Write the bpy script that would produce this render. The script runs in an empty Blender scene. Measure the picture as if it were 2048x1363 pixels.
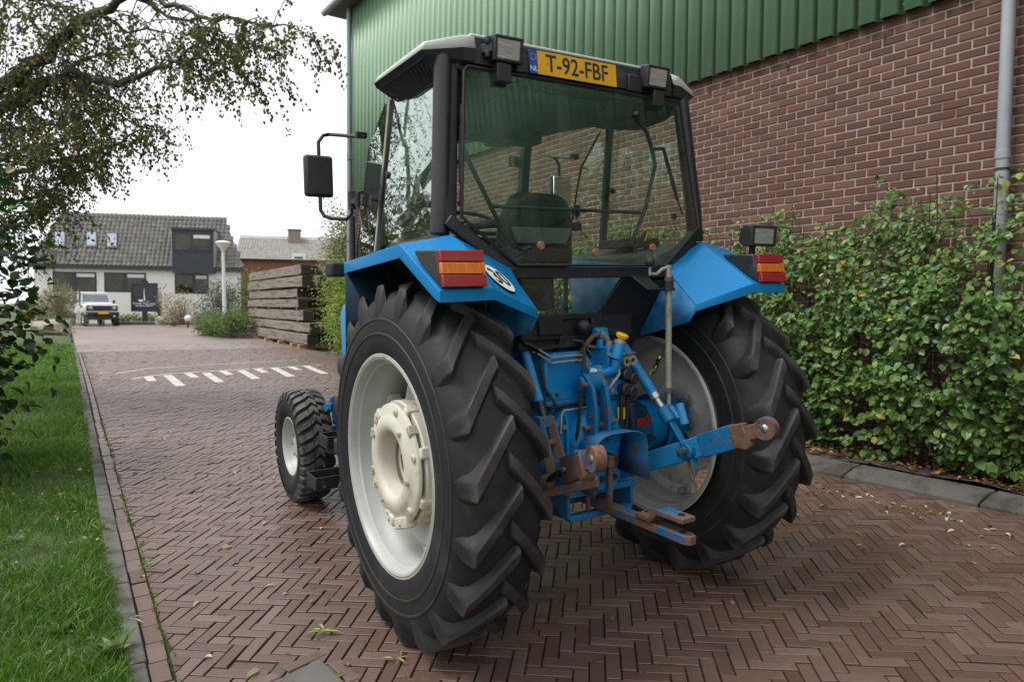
import bpy, bmesh, math, random
import numpy as np
from mathutils import Vector, Matrix
R_ = math.radians
random.seed(7); rng = np.random.default_rng(7)
scene = bpy.context.scene
# ------------------------------------------------------------------ camera
CAM = np.array([-2.2687, -3.0684, 1.5234])
FW = np.array([0.5290, 0.8473, -0.0476]); RT = np.array([0.8484, -0.5292, 0.0094]); UP = np.cross(RT, FW)
FW /= np.linalg.norm(FW); RT /= np.linalg.norm(RT); UP /= np.linalg.norm(UP)
FPX = 1434.75
cd = bpy.data.cameras.new('camera'); cam = bpy.data.objects.new('camera', cd); scene.collection.objects.link(cam)
cd.sensor_width = 36; cd.lens = FPX / 2048 * 36; cd.clip_end = 2000; cd.clip_start = .05
cam.matrix_world = Matrix(((RT[0], UP[0], -FW[0], CAM[0]), (RT[1], UP[1], -FW[1], CAM[1]), (RT[2], UP[2], -FW[2], CAM[2]), (0, 0, 0, 1)))
cd.dof.use_dof = True; cd.dof.focus_distance = 3.6; cd.dof.aperture_fstop = 4.0
scene.camera = cam
# ------------------------------------------------------------------ sky, sun, exposure
SUN_AZ, SUN_EL = R_(-70), R_(58)          # azimuth from +Y, clockwise; the sun stands to the left, veiled by cloud
w = bpy.data.worlds.new('World'); scene.world = w; w.use_nodes = True
nt = w.node_tree; nt.nodes.clear()
sky = nt.nodes.new('ShaderNodeTexSky'); sky.sky_type = 'NISHITA'; sky.sun_disc = False
sky.sun_elevation = SUN_EL; sky.sun_rotation = SUN_AZ; sky.dust_density = 4; sky.air_density = 1.0
hsv = nt.nodes.new('ShaderNodeHueSaturation'); hsv.inputs['Saturation'].default_value = .25
mixc = nt.nodes.new('ShaderNodeMix'); mixc.data_type = 'RGBA'; mixc.inputs[0].default_value = .72
mixc.inputs[7].default_value = (8.6, 8.8, 9.0, 1)     # even cloud cover
bg = nt.nodes.new('ShaderNodeBackground'); bg.inputs[1].default_value = .1
ow = nt.nodes.new('ShaderNodeOutputWorld')
nt.links.new(sky.outputs[0], hsv.inputs['Color']); nt.links.new(hsv.outputs[0], mixc.inputs[6])
nt.links.new(mixc.outputs[2], bg.inputs[0]); nt.links.new(bg.outputs[0], ow.inputs[0])
sd = bpy.data.lights.new('sun', 'SUN'); sd.energy = 1.5; sd.angle = R_(24); sd.color = (1, .97, .92)
sun = bpy.data.objects.new('sun', sd); scene.collection.objects.link(sun)
sv = Vector((math.sin(SUN_AZ) * math.cos(SUN_EL), math.cos(SUN_AZ) * math.cos(SUN_EL), math.sin(SUN_EL)))
sun.rotation_euler = sv.to_track_quat('Z', 'Y').to_euler(); sun.location = (-8, 0, 12)
scene.view_settings.view_transform = 'Standard'; scene.view_settings.look = 'None'
scene.view_settings.exposure = 0.84; scene.view_settings.gamma = 1.0
scene.view_settings.use_curve_mapping = False
scene.cycles.max_bounces = 10; scene.cycles.transparent_max_bounces = 24; scene.cycles.glossy_bounces = 4
scene.cycles.transmission_bounces = 6; scene.cycles.diffuse_bounces = 3
scene.cycles.caustics_reflective = False; scene.cycles.caustics_refractive = False
scene.cycles.sample_clamp_indirect = 6

# ------------------------------------------------------------------ geometry helpers
def at(px, py, depth):
    """world point seen at photograph pixel (2048 wide) at a distance along the view axis"""
    return CAM + depth * (FW + RT * (px - 1024) / FPX - UP * (py - 681.5) / FPX)
def onplane(px, py, P0, n):
    v = FW + RT * (px - 1024) / FPX - UP * (py - 681.5) / FPX
    return CAM + v * ((np.asarray(P0) - CAM) @ n) / (v @ n)
def smooth(t): t = np.clip(t, 0, 1); return t * t * (3 - 2 * t)
def hg(x, y):
    """height of the ground: it falls gently to the left near the barn and lies level further down the road"""
    return .037 * np.clip(x, -6, 6) * (1 - smooth((y - 5) / 9)) + .018 * np.clip(y, -8, 9)
def V(*a): return np.array(a, float)
def unit(v): v = np.asarray(v, float); return v / (np.linalg.norm(v) + 1e-12)

class MB:
    def __init__(s): s.v = []; s.f = []
    def add(s, vs, fs):
        o = len(s.v); s.v += [tuple(map(float, p)) for p in vs]; s.f += [tuple(i + o for i in f) for f in fs]; return s
    def box(s, c, size, rot=None, taper=None):
        c = np.asarray(c, float); hx = np.asarray(size, float) / 2; P = []
        for z in (-1, 1):
            for y in (-1, 1):
                for x in (-1, 1):
                    k = taper if (taper and z > 0) else (1, 1)
                    p = np.array([x * hx[0] * k[0], y * hx[1] * k[1], z * hx[2]])
                    P.append(c + (np.asarray(rot) @ p if rot is not None else p))
        return s.add(P, [(0, 2, 3, 1), (4, 5, 7, 6), (0, 1, 5, 4), (2, 6, 7, 3), (0, 4, 6, 2), (1, 3, 7, 5)])
    def bar(s, p, q, wd, ht, up=(0, 0, 1)):
        p, q = np.asarray(p, float), np.asarray(q, float); d = q - p; L = np.linalg.norm(d); d = d / L
        sx = np.cross(d, up); sx = sx / np.linalg.norm(sx); uz = np.cross(sx, d)
        return s.box((p + q) / 2, (wd, L, ht), np.stack([sx, d, uz], 1))
    def tube(s, pts, r, seg=10, caps=True):
        pts = [np.asarray(p, float) for p in pts]; n = len(pts); rr = [r] * n if np.isscalar(r) else list(r)
        t0 = unit(pts[1] - pts[0]); a = np.cross(t0, (0, 0, 1))
        if np.linalg.norm(a) < .1: a = np.cross(t0, (1, 0, 0))
        a = unit(a); rings = []
        for i, p in enumerate(pts):
            t = unit(pts[min(i + 1, n - 1)] - pts[max(i - 1, 0)]); a = unit(a - t * (a @ t)); b = np.cross(t, a)
            rings.append([p + rr[i] * (math.cos(2 * math.pi * k / seg) * a + math.sin(2 * math.pi * k / seg) * b) for k in range(seg)])
        vs = [q for g in rings for q in g]; fs = []
        for i in range(n - 1):
            for k in range(seg):
                k2 = (k + 1) % seg; fs.append((i * seg + k, i * seg + k2, (i + 1) * seg + k2, (i + 1) * seg + k))
        if caps: fs.append(tuple(range(seg))[::-1]); fs.append(tuple((n - 1) * seg + k for k in range(seg)))
        return s.add(vs, fs)
    def lathe(s, prof, origin, axis, seg=48, closed=False, a0=0, a1=2 * math.pi):
        axis = unit(axis); e1 = np.cross(axis, (0, 0, 1))
        if np.linalg.norm(e1) < .1: e1 = np.cross(axis, (1, 0, 0))
        e1 = unit(e1); e2 = np.cross(axis, e1); o = np.asarray(origin, float); n = len(prof); vs = []; fs = []
        full = abs(a1 - a0 - 2 * math.pi) < 1e-6; ns = seg if full else seg + 1
        for k in range(ns):
            th = a0 + (a1 - a0) * k / seg; e = math.cos(th) * e1 + math.sin(th) * e2
            for (a, r) in prof: vs.append(o + axis * a + e * r)
        for k in range(seg):
            k2 = (k + 1) % ns
            for i in range(n - 1 + (1 if closed else 0)):
                j = (i + 1) % n; fs.append((k * n + i, k * n + j, k2 * n + j, k2 * n + i))
        return s.add(vs, fs)
    def disc(s, c, axis, r, th=.01, seg=20): return s.tube([np.asarray(c) - unit(axis) * th / 2, np.asarray(c) + unit(axis) * th / 2], r, seg)
    def prism(s, poly, vec):
        poly = [np.asarray(p, float) for p in poly]; n = len(poly); vec = np.asarray(vec, float)
        vs = poly + [p + vec for p in poly]
        fs = [tuple(range(n))[::-1], tuple(range(n, 2 * n))] + [(i, (i + 1) % n, n + (i + 1) % n, n + i) for i in range(n)]
        return s.add(vs, fs)
    def sphere(s, c, r, seg=16, rings=10, sc=(1, 1, 1)):
        c = np.asarray(c, float); vs = []; fs = []
        for i in range(rings + 1):
            ph = math.pi * i / rings
            for k in range(seg):
                th = 2 * math.pi * k / seg
                vs.append(c + r * np.array([sc[0] * math.sin(ph) * math.cos(th), sc[1] * math.sin(ph) * math.sin(th), sc[2] * math.cos(ph)]))
        for i in range(rings):
            for k in range(seg):
                k2 = (k + 1) % seg; fs.append((i * seg + k, (i + 1) * seg + k, (i + 1) * seg + k2, i * seg + k2))
        return s.add(vs, fs)
    def mesh(s, name, weld=True):
        me = bpy.data.meshes.new(name); me.from_pydata(s.v, [], s.f)
        bm = bmesh.new(); bm.from_mesh(me)
        if weld: bmesh.ops.remove_doubles(bm, verts=bm.verts, dist=1e-5)
        bmesh.ops.recalc_face_normals(bm, faces=bm.faces); bm.to_mesh(me); bm.free(); return me
    def build(s, name, mt, parent=None, bev=0, ang=35, weld=True, seg=2):
        me = s.mesh(name, weld); me.materials.append(mt)
        me.polygons.foreach_set('use_smooth', [True] * len(me.polygons)); me.set_sharp_from_angle(angle=R_(ang))
        return link(name, me, parent, bev, seg)
def link(name, me, parent=None, bev=0, seg=2):
    o = bpy.data.objects.new(name, me); scene.collection.objects.link(o)
    if parent is not None: o.parent = parent
    if bev:
        m = o.modifiers.new('bevel', 'BEVEL'); m.width = bev; m.segments = seg; m.limit_method = 'ANGLE'; m.angle_limit = R_(40); m.harden_normals = False
    return o
def np_mesh(name, verts, faces, mt, parent=None, smooth_=False, k=None):
    """big mesh from arrays; faces: (n,3) or (n,4) array"""
    me = bpy.data.meshes.new(name); nv, nf = len(verts), len(faces); k = faces.shape[1]
    me.vertices.add(nv); me.vertices.foreach_set('co', np.ascontiguousarray(verts, np.float32).ravel())
    me.loops.add(nf * k); me.loops.foreach_set('vertex_index', np.ascontiguousarray(faces, np.int32).ravel())
    me.polygons.add(nf); me.polygons.foreach_set('loop_start', np.arange(nf, dtype=np.int32) * k)
    me.polygons.foreach_set('use_smooth', np.full(nf, smooth_)); me.update(calc_edges=True); me.materials.append(mt)
    o = bpy.data.objects.new(name, me); scene.collection.objects.link(o)
    if parent is not None: o.parent = parent
    return o
def tag(o, label=None, cat=None, group=None, kind=None):
    if label: o['label'] = label
    if cat: o['category'] = cat
    if group: o['group'] = group
    if kind: o['kind'] = kind
    return o
def empty(name, loc=(0, 0, 0), mat=None):
    o = bpy.data.objects.new(name, None); scene.collection.objects.link(o); o.empty_display_size = .2
    if mat is not None: o.matrix_world = mat
    else: o.location = loc
    return o
def text_part(name, body, size, mt, parent, mat4, extrude=.001, align='CENTER', sx=1.0, bold=0.0):
    cu = bpy.data.curves.new(name, 'FONT'); cu.body = body; cu.size = size; cu.extrude = extrude; cu.align_x = align; cu.align_y = 'CENTER'; cu.offset = bold * size
    cu.resolution_u = 4
    to = bpy.data.objects.new('tmp', cu); scene.collection.objects.link(to); bpy.context.view_layer.update()
    me = bpy.data.meshes.new_from_object(to.evaluated_get(bpy.context.evaluated_depsgraph_get())); bpy.data.objects.remove(to)
    me.transform(Matrix.Diagonal((sx, 1, 1, 1))); me.transform(mat4); me.materials.clear(); me.materials.append(mt); me.name = name
    return link(name, me, parent)
def frame4(o, x, y):
    x = unit(x); z = unit(np.cross(x, y)); y = np.cross(z, x)
    return Matrix(((x[0], y[0], z[0], o[0]), (x[1], y[1], z[1], o[1]), (x[2], y[2], z[2], o[2]), (0, 0, 0, 1)))

# ------------------------------------------------------------------ materials
def _n(nt, t, **kw):
    n = nt.nodes.new(t)
    for k, v in kw.items(): setattr(n, k, v)
    return n
def ramp(nt, src, a, b, ca=(0, 0, 0, 1), cb=(1, 1, 1, 1)):
    r = _n(nt, 'ShaderNodeValToRGB'); r.color_ramp.elements[0].position = a; r.color_ramp.elements[1].position = b
    r.color_ramp.elements[0].color = ca; r.color_ramp.elements[1].color = cb; nt.links.new(src, r.inputs[0]); return r.outputs[0]
def mix(nt, fac, a, b, mode='MIX'):
    m = _n(nt, 'ShaderNodeMix', data_type='RGBA', blend_type=mode); m.clamp_result = False
    for sock, v in ((m.inputs[0], fac), (m.inputs[6], a), (m.inputs[7], b)):
        if isinstance(v, bpy.types.NodeSocket): nt.links.new(v, sock)
        elif isinstance(v, (int, float)): sock.default_value = v
        else: sock.default_value = (*v[:3], 1)
    return m.outputs[2]
def math_(nt, op, a, b=0.0):
    m = _n(nt, 'ShaderNodeMath', operation=op)
    for i, v in enumerate((a, b)):
        if isinstance(v, bpy.types.NodeSocket): nt.links.new(v, m.inputs[i])
        else: m.inputs[i].default_value = v
    return m.outputs[0]
def noise(nt, co, scale, detail=5, rough=.6, dist=0):
    n = _n(nt, 'ShaderNodeTexNoise'); n.inputs['Scale'].default_value = scale; n.inputs['Detail'].default_value = detail
    n.inputs['Roughness'].default_value = rough; n.inputs['Distortion'].default_value = dist
    nt.links.new(co, n.inputs['Vector']); return n.outputs[0]
def coords(nt, mode='Object', scale=None, rot=None):
    tc = _n(nt, 'ShaderNodeTexCoord'); o = tc.outputs[mode]
    if scale or rot:
        mp = _n(nt, 'ShaderNodeMapping'); nt.links.new(o, mp.inputs[0]); o = mp.outputs[0]
        if scale: mp.inputs['Scale'].default_value = scale
        if rot: mp.inputs['Rotation'].default_value = rot
    return o
def rnd_socket(nt):
    g = _n(nt, 'ShaderNodeNewGeometry'); oi = _n(nt, 'ShaderNodeObjectInfo')
    return math_(nt, 'FRACT', math_(nt, 'ADD', g.outputs['Random Per Island'], oi.outputs['Random']))
def base(name):
    m = bpy.data.materials.new(name); m.use_nodes = True; nt = m.node_tree; b = nt.nodes['Principled BSDF']; return m, nt, b
def bump(nt, b, h, strength=.3, dist=.002):
    bp = _n(nt, 'ShaderNodeBump'); bp.inputs['Strength'].default_value = strength; bp.inputs['Distance'].default_value = dist
    nt.links.new(h, bp.inputs['Height']); nt.links.new(bp.outputs[0], b.inputs['Normal'])
def PM(name, c, rough=.5, metal=0, var=.15, scale=9, bmp=0, bscale=60, dirt=None, amt=.5, dscale=5, rvar=.15, coat=0, spec=.5, mode='Object', stretch=None, dirt2=None, amt2=.6, edge=None, ea=.53, eb=.60, wob=0, dw=.12):
    """painted / plastic / metal surface with mottling, a layer of dirt or wear and fine relief"""
    m, nt, b = base(name); co = coords(nt, mode, stretch); c = np.array(c, float)
    n1 = noise(nt, co, scale); col = mix(nt, ramp(nt, n1, .25, .75), c * (1 - var), np.minimum(c * (1 + var), 1))
    rv = math_(nt, 'ADD', math_(nt, 'MULTIPLY', n1, rvar * 2), rough - rvar)
    if dirt is not None:
        f = ramp(nt, noise(nt, co, dscale, 9, .68), amt, min(amt + dw, 1)); col = mix(nt, f, col, dirt)
        rv = math_(nt, 'ADD', rv, math_(nt, 'MULTIPLY', f, .25))
    if dirt2 is not None:
        f2 = ramp(nt, noise(nt, co, dscale * 5, 8, .7), amt2, min(amt2 + .1, 1)); col = mix(nt, f2, col, dirt2)
    if edge is not None:
        gp2 = _n(nt, 'ShaderNodeNewGeometry'); f3 = math_(nt, 'MULTIPLY', ramp(nt, gp2.outputs['Pointiness'], ea, eb), ramp(nt, noise(nt, co, 12, 6, .7), .35, .6)); col = mix(nt, f3, col, edge)
    nt.links.new(col, b.inputs['Base Color']); nt.links.new(rv, b.inputs['Roughness'])
    b.inputs['Metallic'].default_value = metal; b.inputs['Coat Weight'].default_value = coat; b.inputs['Coat Roughness'].default_value = .15
    b.inputs['Specular IOR Level'].default_value = spec
    if wob:
        bump(nt, b, noise(nt, co, 4, 3, .5), wob, .01)
    elif bmp: bump(nt, b, noise(nt, co, bscale, 6, .65), bmp, .002)
    return m
def brickmat(name, cols, rough=.8, bmp=.5, bscale=90, stain=None, stain_amt=.6, sscale=.8, moss=None):
    m, nt, b = base(name); co = coords(nt, 'Object'); r = rnd_socket(nt); g = _n(nt, 'ShaderNodeNewGeometry')
    cr = _n(nt, 'ShaderNodeValToRGB'); e = cr.color_ramp.elements; cr.color_ramp.interpolation = 'LINEAR'
    for i in range(len(cols) - 2): e.new((i + 1) / (len(cols) - 1))
    for i, c in enumerate(cols): e[i].position = i / (len(cols) - 1); e[i].color = (*c, 1)
    nt.links.new(r, cr.inputs[0])
    n1 = noise(nt, g.outputs['Position'], 25, 8, .7); col = mix(nt, .55, cr.outputs[0], mix(nt, 1.0, cr.outputs[0], mix(nt, n1, (.55, .55, .55), (1.5, 1.5, 1.5)), 'MULTIPLY'))
    if stain is not None: col = mix(nt, ramp(nt, noise(nt, g.outputs['Position'], sscale, 7, .65), stain_amt, stain_amt + .25), col, stain)
    if moss is not None: col = mix(nt, ramp(nt, noise(nt, g.outputs['Position'], 6, 9, .75), .62, .72), col, moss)
    nt.links.new(col, b.inputs['Base Color'])
    nt.links.new(math_(nt, 'ADD', math_(nt, 'MULTIPLY', n1, .35), rough - .18), b.inputs['Roughness'])
    bump(nt, b, noise(nt, g.outputs['Position'], bscale, 7, .7), bmp, .003); return m
def leafmat(name, cols, trans=.35, rough=.45, gloss=.5, patches=True):
    m, nt, b = base(name); r = rnd_socket(nt); g = _n(nt, 'ShaderNodeNewGeometry')
    cr = _n(nt, 'ShaderNodeValToRGB'); e = cr.color_ramp.elements
    n = len(cols)
    for i in range(n - 2): e.new(.5)
    for i, (p, c) in enumerate(cols): e[i].position = p; e[i].color = (*c, 1)
    nt.links.new(r, cr.inputs[0]); col = cr.outputs[0]
    if patches: col = mix(nt, .5, col, mix(nt, 1.0, col, mix(nt, ramp(nt, noise(nt, g.outputs['Position'], 3.0, 4), .3, .7), (.55, .6, .5), (1.4, 1.35, 1.3)), 'MULTIPLY'))
    nt.links.new(col, b.inputs['Base Color']); b.inputs['Roughness'].default_value = rough; b.inputs['Specular IOR Level'].default_value = gloss
    t = _n(nt, 'ShaderNodeBsdfTranslucent'); nt.links.new(mix(nt, 1.0, col, (1.5, 1.6, .8), 'MULTIPLY'), t.inputs[0])
    mx = _n(nt, 'ShaderNodeMixShader'); mx.inputs[0].default_value = trans
    nt.links.new(b.outputs[0], mx.inputs[1]); nt.links.new(t.outputs[0], mx.inputs[2]); nt.links.new(mx.outputs[0], nt.nodes['Material Output'].inputs[0]); return m
def glassmat(name, tint, rough=0.0, ior=1.5, dirt=0.0, dirtcol=(.5, .52, .5), boost=1.0):
    m, nt, b = base(name); nt.nodes.remove(b)
    tr = _n(nt, 'ShaderNodeBsdfTransparent'); tr.inputs[0].default_value = (*tint, 1)
    gl = _n(nt, 'ShaderNodeBsdfGlossy'); gl.inputs['Roughness'].default_value = rough; gl.inputs['Color'].default_value = (.95, 1, .97, 1)
    fr = _n(nt, 'ShaderNodeFresnel'); gm_ = _n(nt, 'ShaderNodeNewGeometry'); nt.links.new(math_(nt, 'ADD', math_(nt, 'MULTIPLY', gm_.outputs['Backfacing'], 1 / ior - ior), ior), fr.inputs[0])
    f = math_(nt, 'MINIMUM', math_(nt, 'MULTIPLY', fr.outputs[0], boost), 1.0)
    mx = _n(nt, 'ShaderNodeMixShader'); nt.links.new(f, mx.inputs[0]); nt.links.new(tr.outputs[0], mx.inputs[1]); nt.links.new(gl.outputs[0], mx.inputs[2])
    out = mx.outputs[0]
    if dirt:
        co = coords(nt, 'Object', (1, 1, .12)); nz = ramp(nt, noise(nt, co, 9, 2, .5), .45, .8)
        df = _n(nt, 'ShaderNodeBsdfDiffuse'); df.inputs[0].default_value = (*dirtcol, 1)
        m2 = _n(nt, 'ShaderNodeMixShader'); nt.links.new(math_(nt, 'MULTIPLY', nz, dirt), m2.inputs[0]); nt.links.new(out, m2.inputs[1]); nt.links.new(df.outputs[0], m2.inputs[2]); out = m2.outputs[0]
    nt.links.new(out, nt.nodes['Material Output'].inputs[0]); return m

MT = {}
MT['blue'] = PM('blue_paint', (.0, .185, .46), .42, var=.12, scale=5, dirt=(.015, .20, .42), amt=.58, dscale=5, dirt2=(.10, .24, .38), amt2=.70, coat=.05, spec=.28, wob=.16, rvar=.1, edge=(.10, .30, .55), ea=.54, eb=.66)
MT['blue_worn_shade'] = PM('blue_paint_worn_shade', (.001, .125, .30), .50, var=.25, scale=7, dirt=(.14, .058, .028), amt=.58, dscale=11, dirt2=(.025, .03, .035), amt2=.58, bmp=.15, bscale=60, edge=(.13, .075, .05), ea=.60, eb=.72, dw=.04)  # worn, rusted paint; base also darkened to stand for shade under the tractor
MT['blue_rust'] = PM('blue_paint_rusted', (.004, .11, .26), .55, var=.25, scale=10, dirt=(.135, .072, .046), amt=.465, dscale=6, dirt2=(.075, .042, .03), amt2=.56, bmp=.4, bscale=50, dw=.035, edge=(.16, .12, .10), ea=.55, eb=.65)
MT['rust'] = PM('rusty_steel', (.135, .070, .046), .75, var=.45, scale=18, dirt=(.006, .12, .27), amt=.56, dscale=7, dirt2=(.05, .03, .02), amt2=.55, bmp=.6, bscale=45)
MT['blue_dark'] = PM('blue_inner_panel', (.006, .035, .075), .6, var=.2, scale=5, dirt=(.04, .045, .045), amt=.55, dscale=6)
MT['black'] = PM('black_paint', (.013, .014, .018), .42, var=.3, scale=8, dirt=(.05, .05, .055), amt=.62, dscale=9, bmp=.05)
MT['plastic'] = PM('black_plastic', (.017, .018, .021), .5, var=.25, scale=12, dirt=(.06, .06, .062), amt=.6, dscale=8, bmp=.1, bscale=300)
MT['grey_plastic'] = PM('grey_plastic', (.05, .055, .062), .5, var=.2, scale=10, dirt=(.11, .11, .11), amt=.6, dscale=9, bmp=.08, bscale=200)
MT['roof_white'] = PM('roof_grey_white', (.54, .55, .525), .45, var=.08, scale=4, dirt=(.28, .28, .24), amt=.60, dscale=5, dirt2=(.2, .2, .17), amt2=.72)
MT['rubber'] = PM('tyre_rubber', (.0150, .0148, .0168), .55, var=.3, scale=6, dirt=(.031, .028, .027), amt=.52, dscale=4, dirt2=(.085, .08, .072), amt2=.66, bmp=.35, bscale=55, spec=.32, edge=(.12, .115, .105), ea=.535, eb=.62)
def tyremat():
    m = MT['rubber'].copy(); m.name = 'rear_tyre_rubber'; nt = m.node_tree; b = nt.nodes['Principled BSDF']; src = b.inputs['Base Color'].links[0].from_socket
    tc = _n(nt, 'ShaderNodeTexCoord'); sp = _n(nt, 'ShaderNodeSeparateXYZ'); nt.links.new(tc.outputs['Object'], sp.inputs[0])
    zz = math_(nt, 'SUBTRACT', sp.outputs[2], .835); r = math_(nt, 'SQRT', math_(nt, 'ADD', math_(nt, 'MULTIPLY', sp.outputs[1], sp.outputs[1]), math_(nt, 'MULTIPLY', zz, zz)))
    wear = math_(nt, 'MULTIPLY', ramp(nt, r, .814, .829), ramp(nt, noise(nt, tc.outputs['Object'], 9, 8, .7), .35, .75)); col = mix(nt, math_(nt, 'MULTIPLY', wear, .8), src, (.075, .070, .066))
    mud = math_(nt, 'MULTIPLY', ramp(nt, r, .800, .790, (0, 0, 0, 1), (1, 1, 1, 1)), ramp(nt, noise(nt, tc.outputs['Object'], 5, 9, .72), .55, .72)); col = mix(nt, math_(nt, 'MULTIPLY', mud, .55), col, (.055, .042, .034))
    sc = ramp(nt, noise(nt, tc.outputs['Object'], 3, 12, .78, 1.5), .66, .70); nt.links.new(mix(nt, math_(nt, 'MULTIPLY', sc, .5), col, (.12, .112, .10)), b.inputs['Base Color']); return m
MT['rear_rubber'] = tyremat()
MT['rim'] = PM('rim_grey_white', (.41, .42, .40), .42, var=.08, scale=5, dirt=(.33, .29, .22), amt=.60, dscale=4, dirt2=(.16, .10, .06), amt2=.72, bmp=.05)
MT['rim_edge'] = PM('rim_edge', (.36, .33, .29), .55, var=.2, scale=14, dirt=(.2, .1, .05), amt=.55, dscale=14)
MT['disc_grey'] = PM('wheel_disc_grey', (.56, .56, .54), .5, var=.10, scale=5, dirt=(.13, .12, .11), amt=.56, dscale=6, dirt2=(.1, .09, .08), amt2=.7)
MT['cream'] = PM('cast_weight_cream', (.56, .53, .45), .55, var=.09, scale=9, dirt=(.42, .34, .23), amt=.55, dscale=5, dirt2=(.30, .20, .11), amt2=.63, bmp=.3, bscale=110)
MT['red_lens'] = PM('red_lens', (.30, .010, .018), .22, var=.2, scale=4, coat=.6, stretch=(1, 1, 25))
MT['orange_lens'] = PM('orange_lens', (.62, .15, .008), .25, var=.18, scale=4, coat=.6, stretch=(25, 1, 1))
MT['reflector'] = PM('red_reflector', (.28, .02, .02), .3, coat=.5)
MT['plate_yellow'] = PM('plate_yellow', (.72, .36, .008), .4, var=.08, scale=10, dirt=(.5, .27, .03), amt=.62, dscale=12)
MT['plate_blue'] = PM('plate_blue', (.008, .06, .32), .4)
MT['white'] = PM('white_paint', (.75, .75, .74), .45, var=.06, scale=6)
MT['ink'] = PM('black_lettering', (.01, .01, .012), .5)
MT['chrome'] = PM('worn_steel', (.42, .40, .36), .35, metal=.85, var=.25, scale=20, dirt=(.12, .08, .05), amt=.58, dscale=18)
MT['galv'] = PM('crank_shaft_beige_steel', (.33, .31, .25), .5, metal=.25, var=.2, scale=15, dirt=(.16, .11, .07), amt=.6, dscale=12)
MT['yellow_cap'] = PM('yellow_plastic_cap', (.85, .50, .01), .35)
MT['sticker_yellow'] = PM('yellow_sticker', (.75, .45, .01), .4)
MT['knob_brown'] = PM('brown_rubber_knob', (.30, .13, .075), .6, var=.3, scale=60)
MT['seat'] = PM('black_seat_cover', (.014, .016, .016), .6, var=.3, scale=14, bmp=.15, bscale=120)
MT['cab_grey'] = PM('cab_grey_green_panel', (.10, .115, .11), .6, var=.15, scale=6, dirt=(.16, .165, .15), amt=.6, dscale=6)
MT['floor_black'] = PM('shade_black_steel', (.010, .0105, .011), .6, var=.4, scale=9, dirt=(.035, .03, .027), amt=.60, dscale=7, bmp=.2)  # black steel, colour deepened to stand for the shade under the cab
MT['lining'] = PM('cab_lining_dark', (.035, .04, .04), .75, var=.2, scale=10)
MT['glass'] = glassmat('tinted_green_glass', (.915, .980, .940), dirt=.035)
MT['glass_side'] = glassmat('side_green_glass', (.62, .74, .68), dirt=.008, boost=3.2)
MT['lamp_glass'] = PM('lamp_reflector', (.55, .56, .54), .22, metal=.55, var=.35, scale=16, stretch=(1, 1, 9))
MT['mirror_back'] = PM('mirror_housing_black', (.018, .02, .021), .38, var=.35, scale=18, dirt=(.05, .055, .05), amt=.6, dscale=10)
MT['mirror_glass'] = PM('mirror_glass', (.55, .60, .58), .05, metal=1.0, var=.03)
MT['hose'] = PM('black_hose', (.012, .012, .013), .45)
MT['hose_brown'] = PM('brown_hose', (.09, .065, .045), .6, var=.3, scale=30)
MT['step'] = PM('step_black', (.02, .02, .022), .5, var=.3, scale=15, dirt=(.22, .22, .22), amt=.6, dscale=12, bmp=.1)
# ================================================================== THE SETTING
MT['soil'] = PM('dark_soil', (.040, .030, .022), .95, var=.45, scale=9, dirt=(.09, .06, .035), amt=.52, dscale=20, bmp=.8, bscale=60, mode='Object')
MT['joint'] = PM('sandy_joint', (.026, .021, .017), .95, var=.4, scale=14, dirt=(.025, .045, .012), amt=.55, dscale=5, bmp=.6, bscale=120)
MT['paver'] = brickmat('clinker_paver', [(.084, .045, .035), (.120, .071, .056), (.142, .093, .077), (.100, .056, .044), (.126, .076, .060), (.090, .056, .046)], .44, .30, 110, stain=(.165, .130, .112), stain_amt=.58, sscale=.9, moss=(.05, .048, .03))
MT['concrete'] = PM('weathered_concrete', (.115, .110, .098), .85, var=.22, scale=6, dirt=(.06, .057, .046), amt=.48, dscale=4, dirt2=(.22, .21, .19), amt2=.66, bmp=.5, bscale=90)
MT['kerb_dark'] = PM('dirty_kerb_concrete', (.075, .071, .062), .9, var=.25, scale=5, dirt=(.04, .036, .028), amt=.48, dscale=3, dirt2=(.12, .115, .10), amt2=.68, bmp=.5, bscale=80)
MT['marking'] = PM('white_road_stone', (.58, .55, .51), .7, var=.1, scale=20, dirt=(.34, .29, .26), amt=.50, dscale=14, bmp=.2)
def surf(name, xs, ys, mt, dz=0.0, edge=None, zf=None):
    """sheet following the ground; xs per row may be a function of y"""
    vs = []; nx = None
    for y in ys:
        X = xs(y) if callable(xs) else xs; nx = len(X)
        for x in X: vs.append((x, y, float(hg(x, y)) + (zf(x, y) if zf else 0) + dz))
    fs = [(j * nx + i, j * nx + i + 1, (j + 1) * nx + i + 1, (j + 1) * nx + i) for j in range(len(ys) - 1) for i in range(nx - 1)]
    return np_mesh(name, np.array(vs), np.array(fs), mt, smooth_=True)
g_x = np.r_[-600, -200, -60, -20, np.arange(-10, 10.1, 1), 20, 60, 200, 600]; g_y = np.r_[-300, -60, -20, np.arange(-10, 30, 1), 40, 60, 100, 200, 700]
MT['field'] = PM('far_green_ground', (.05, .075, .025), .95, var=.4, scale=.7, dirt=(.06, .05, .03), amt=.55, dscale=.4, bmp=.3)
tag(surf('ground', g_x, g_y, MT['field'], -.09), kind='structure')
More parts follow.
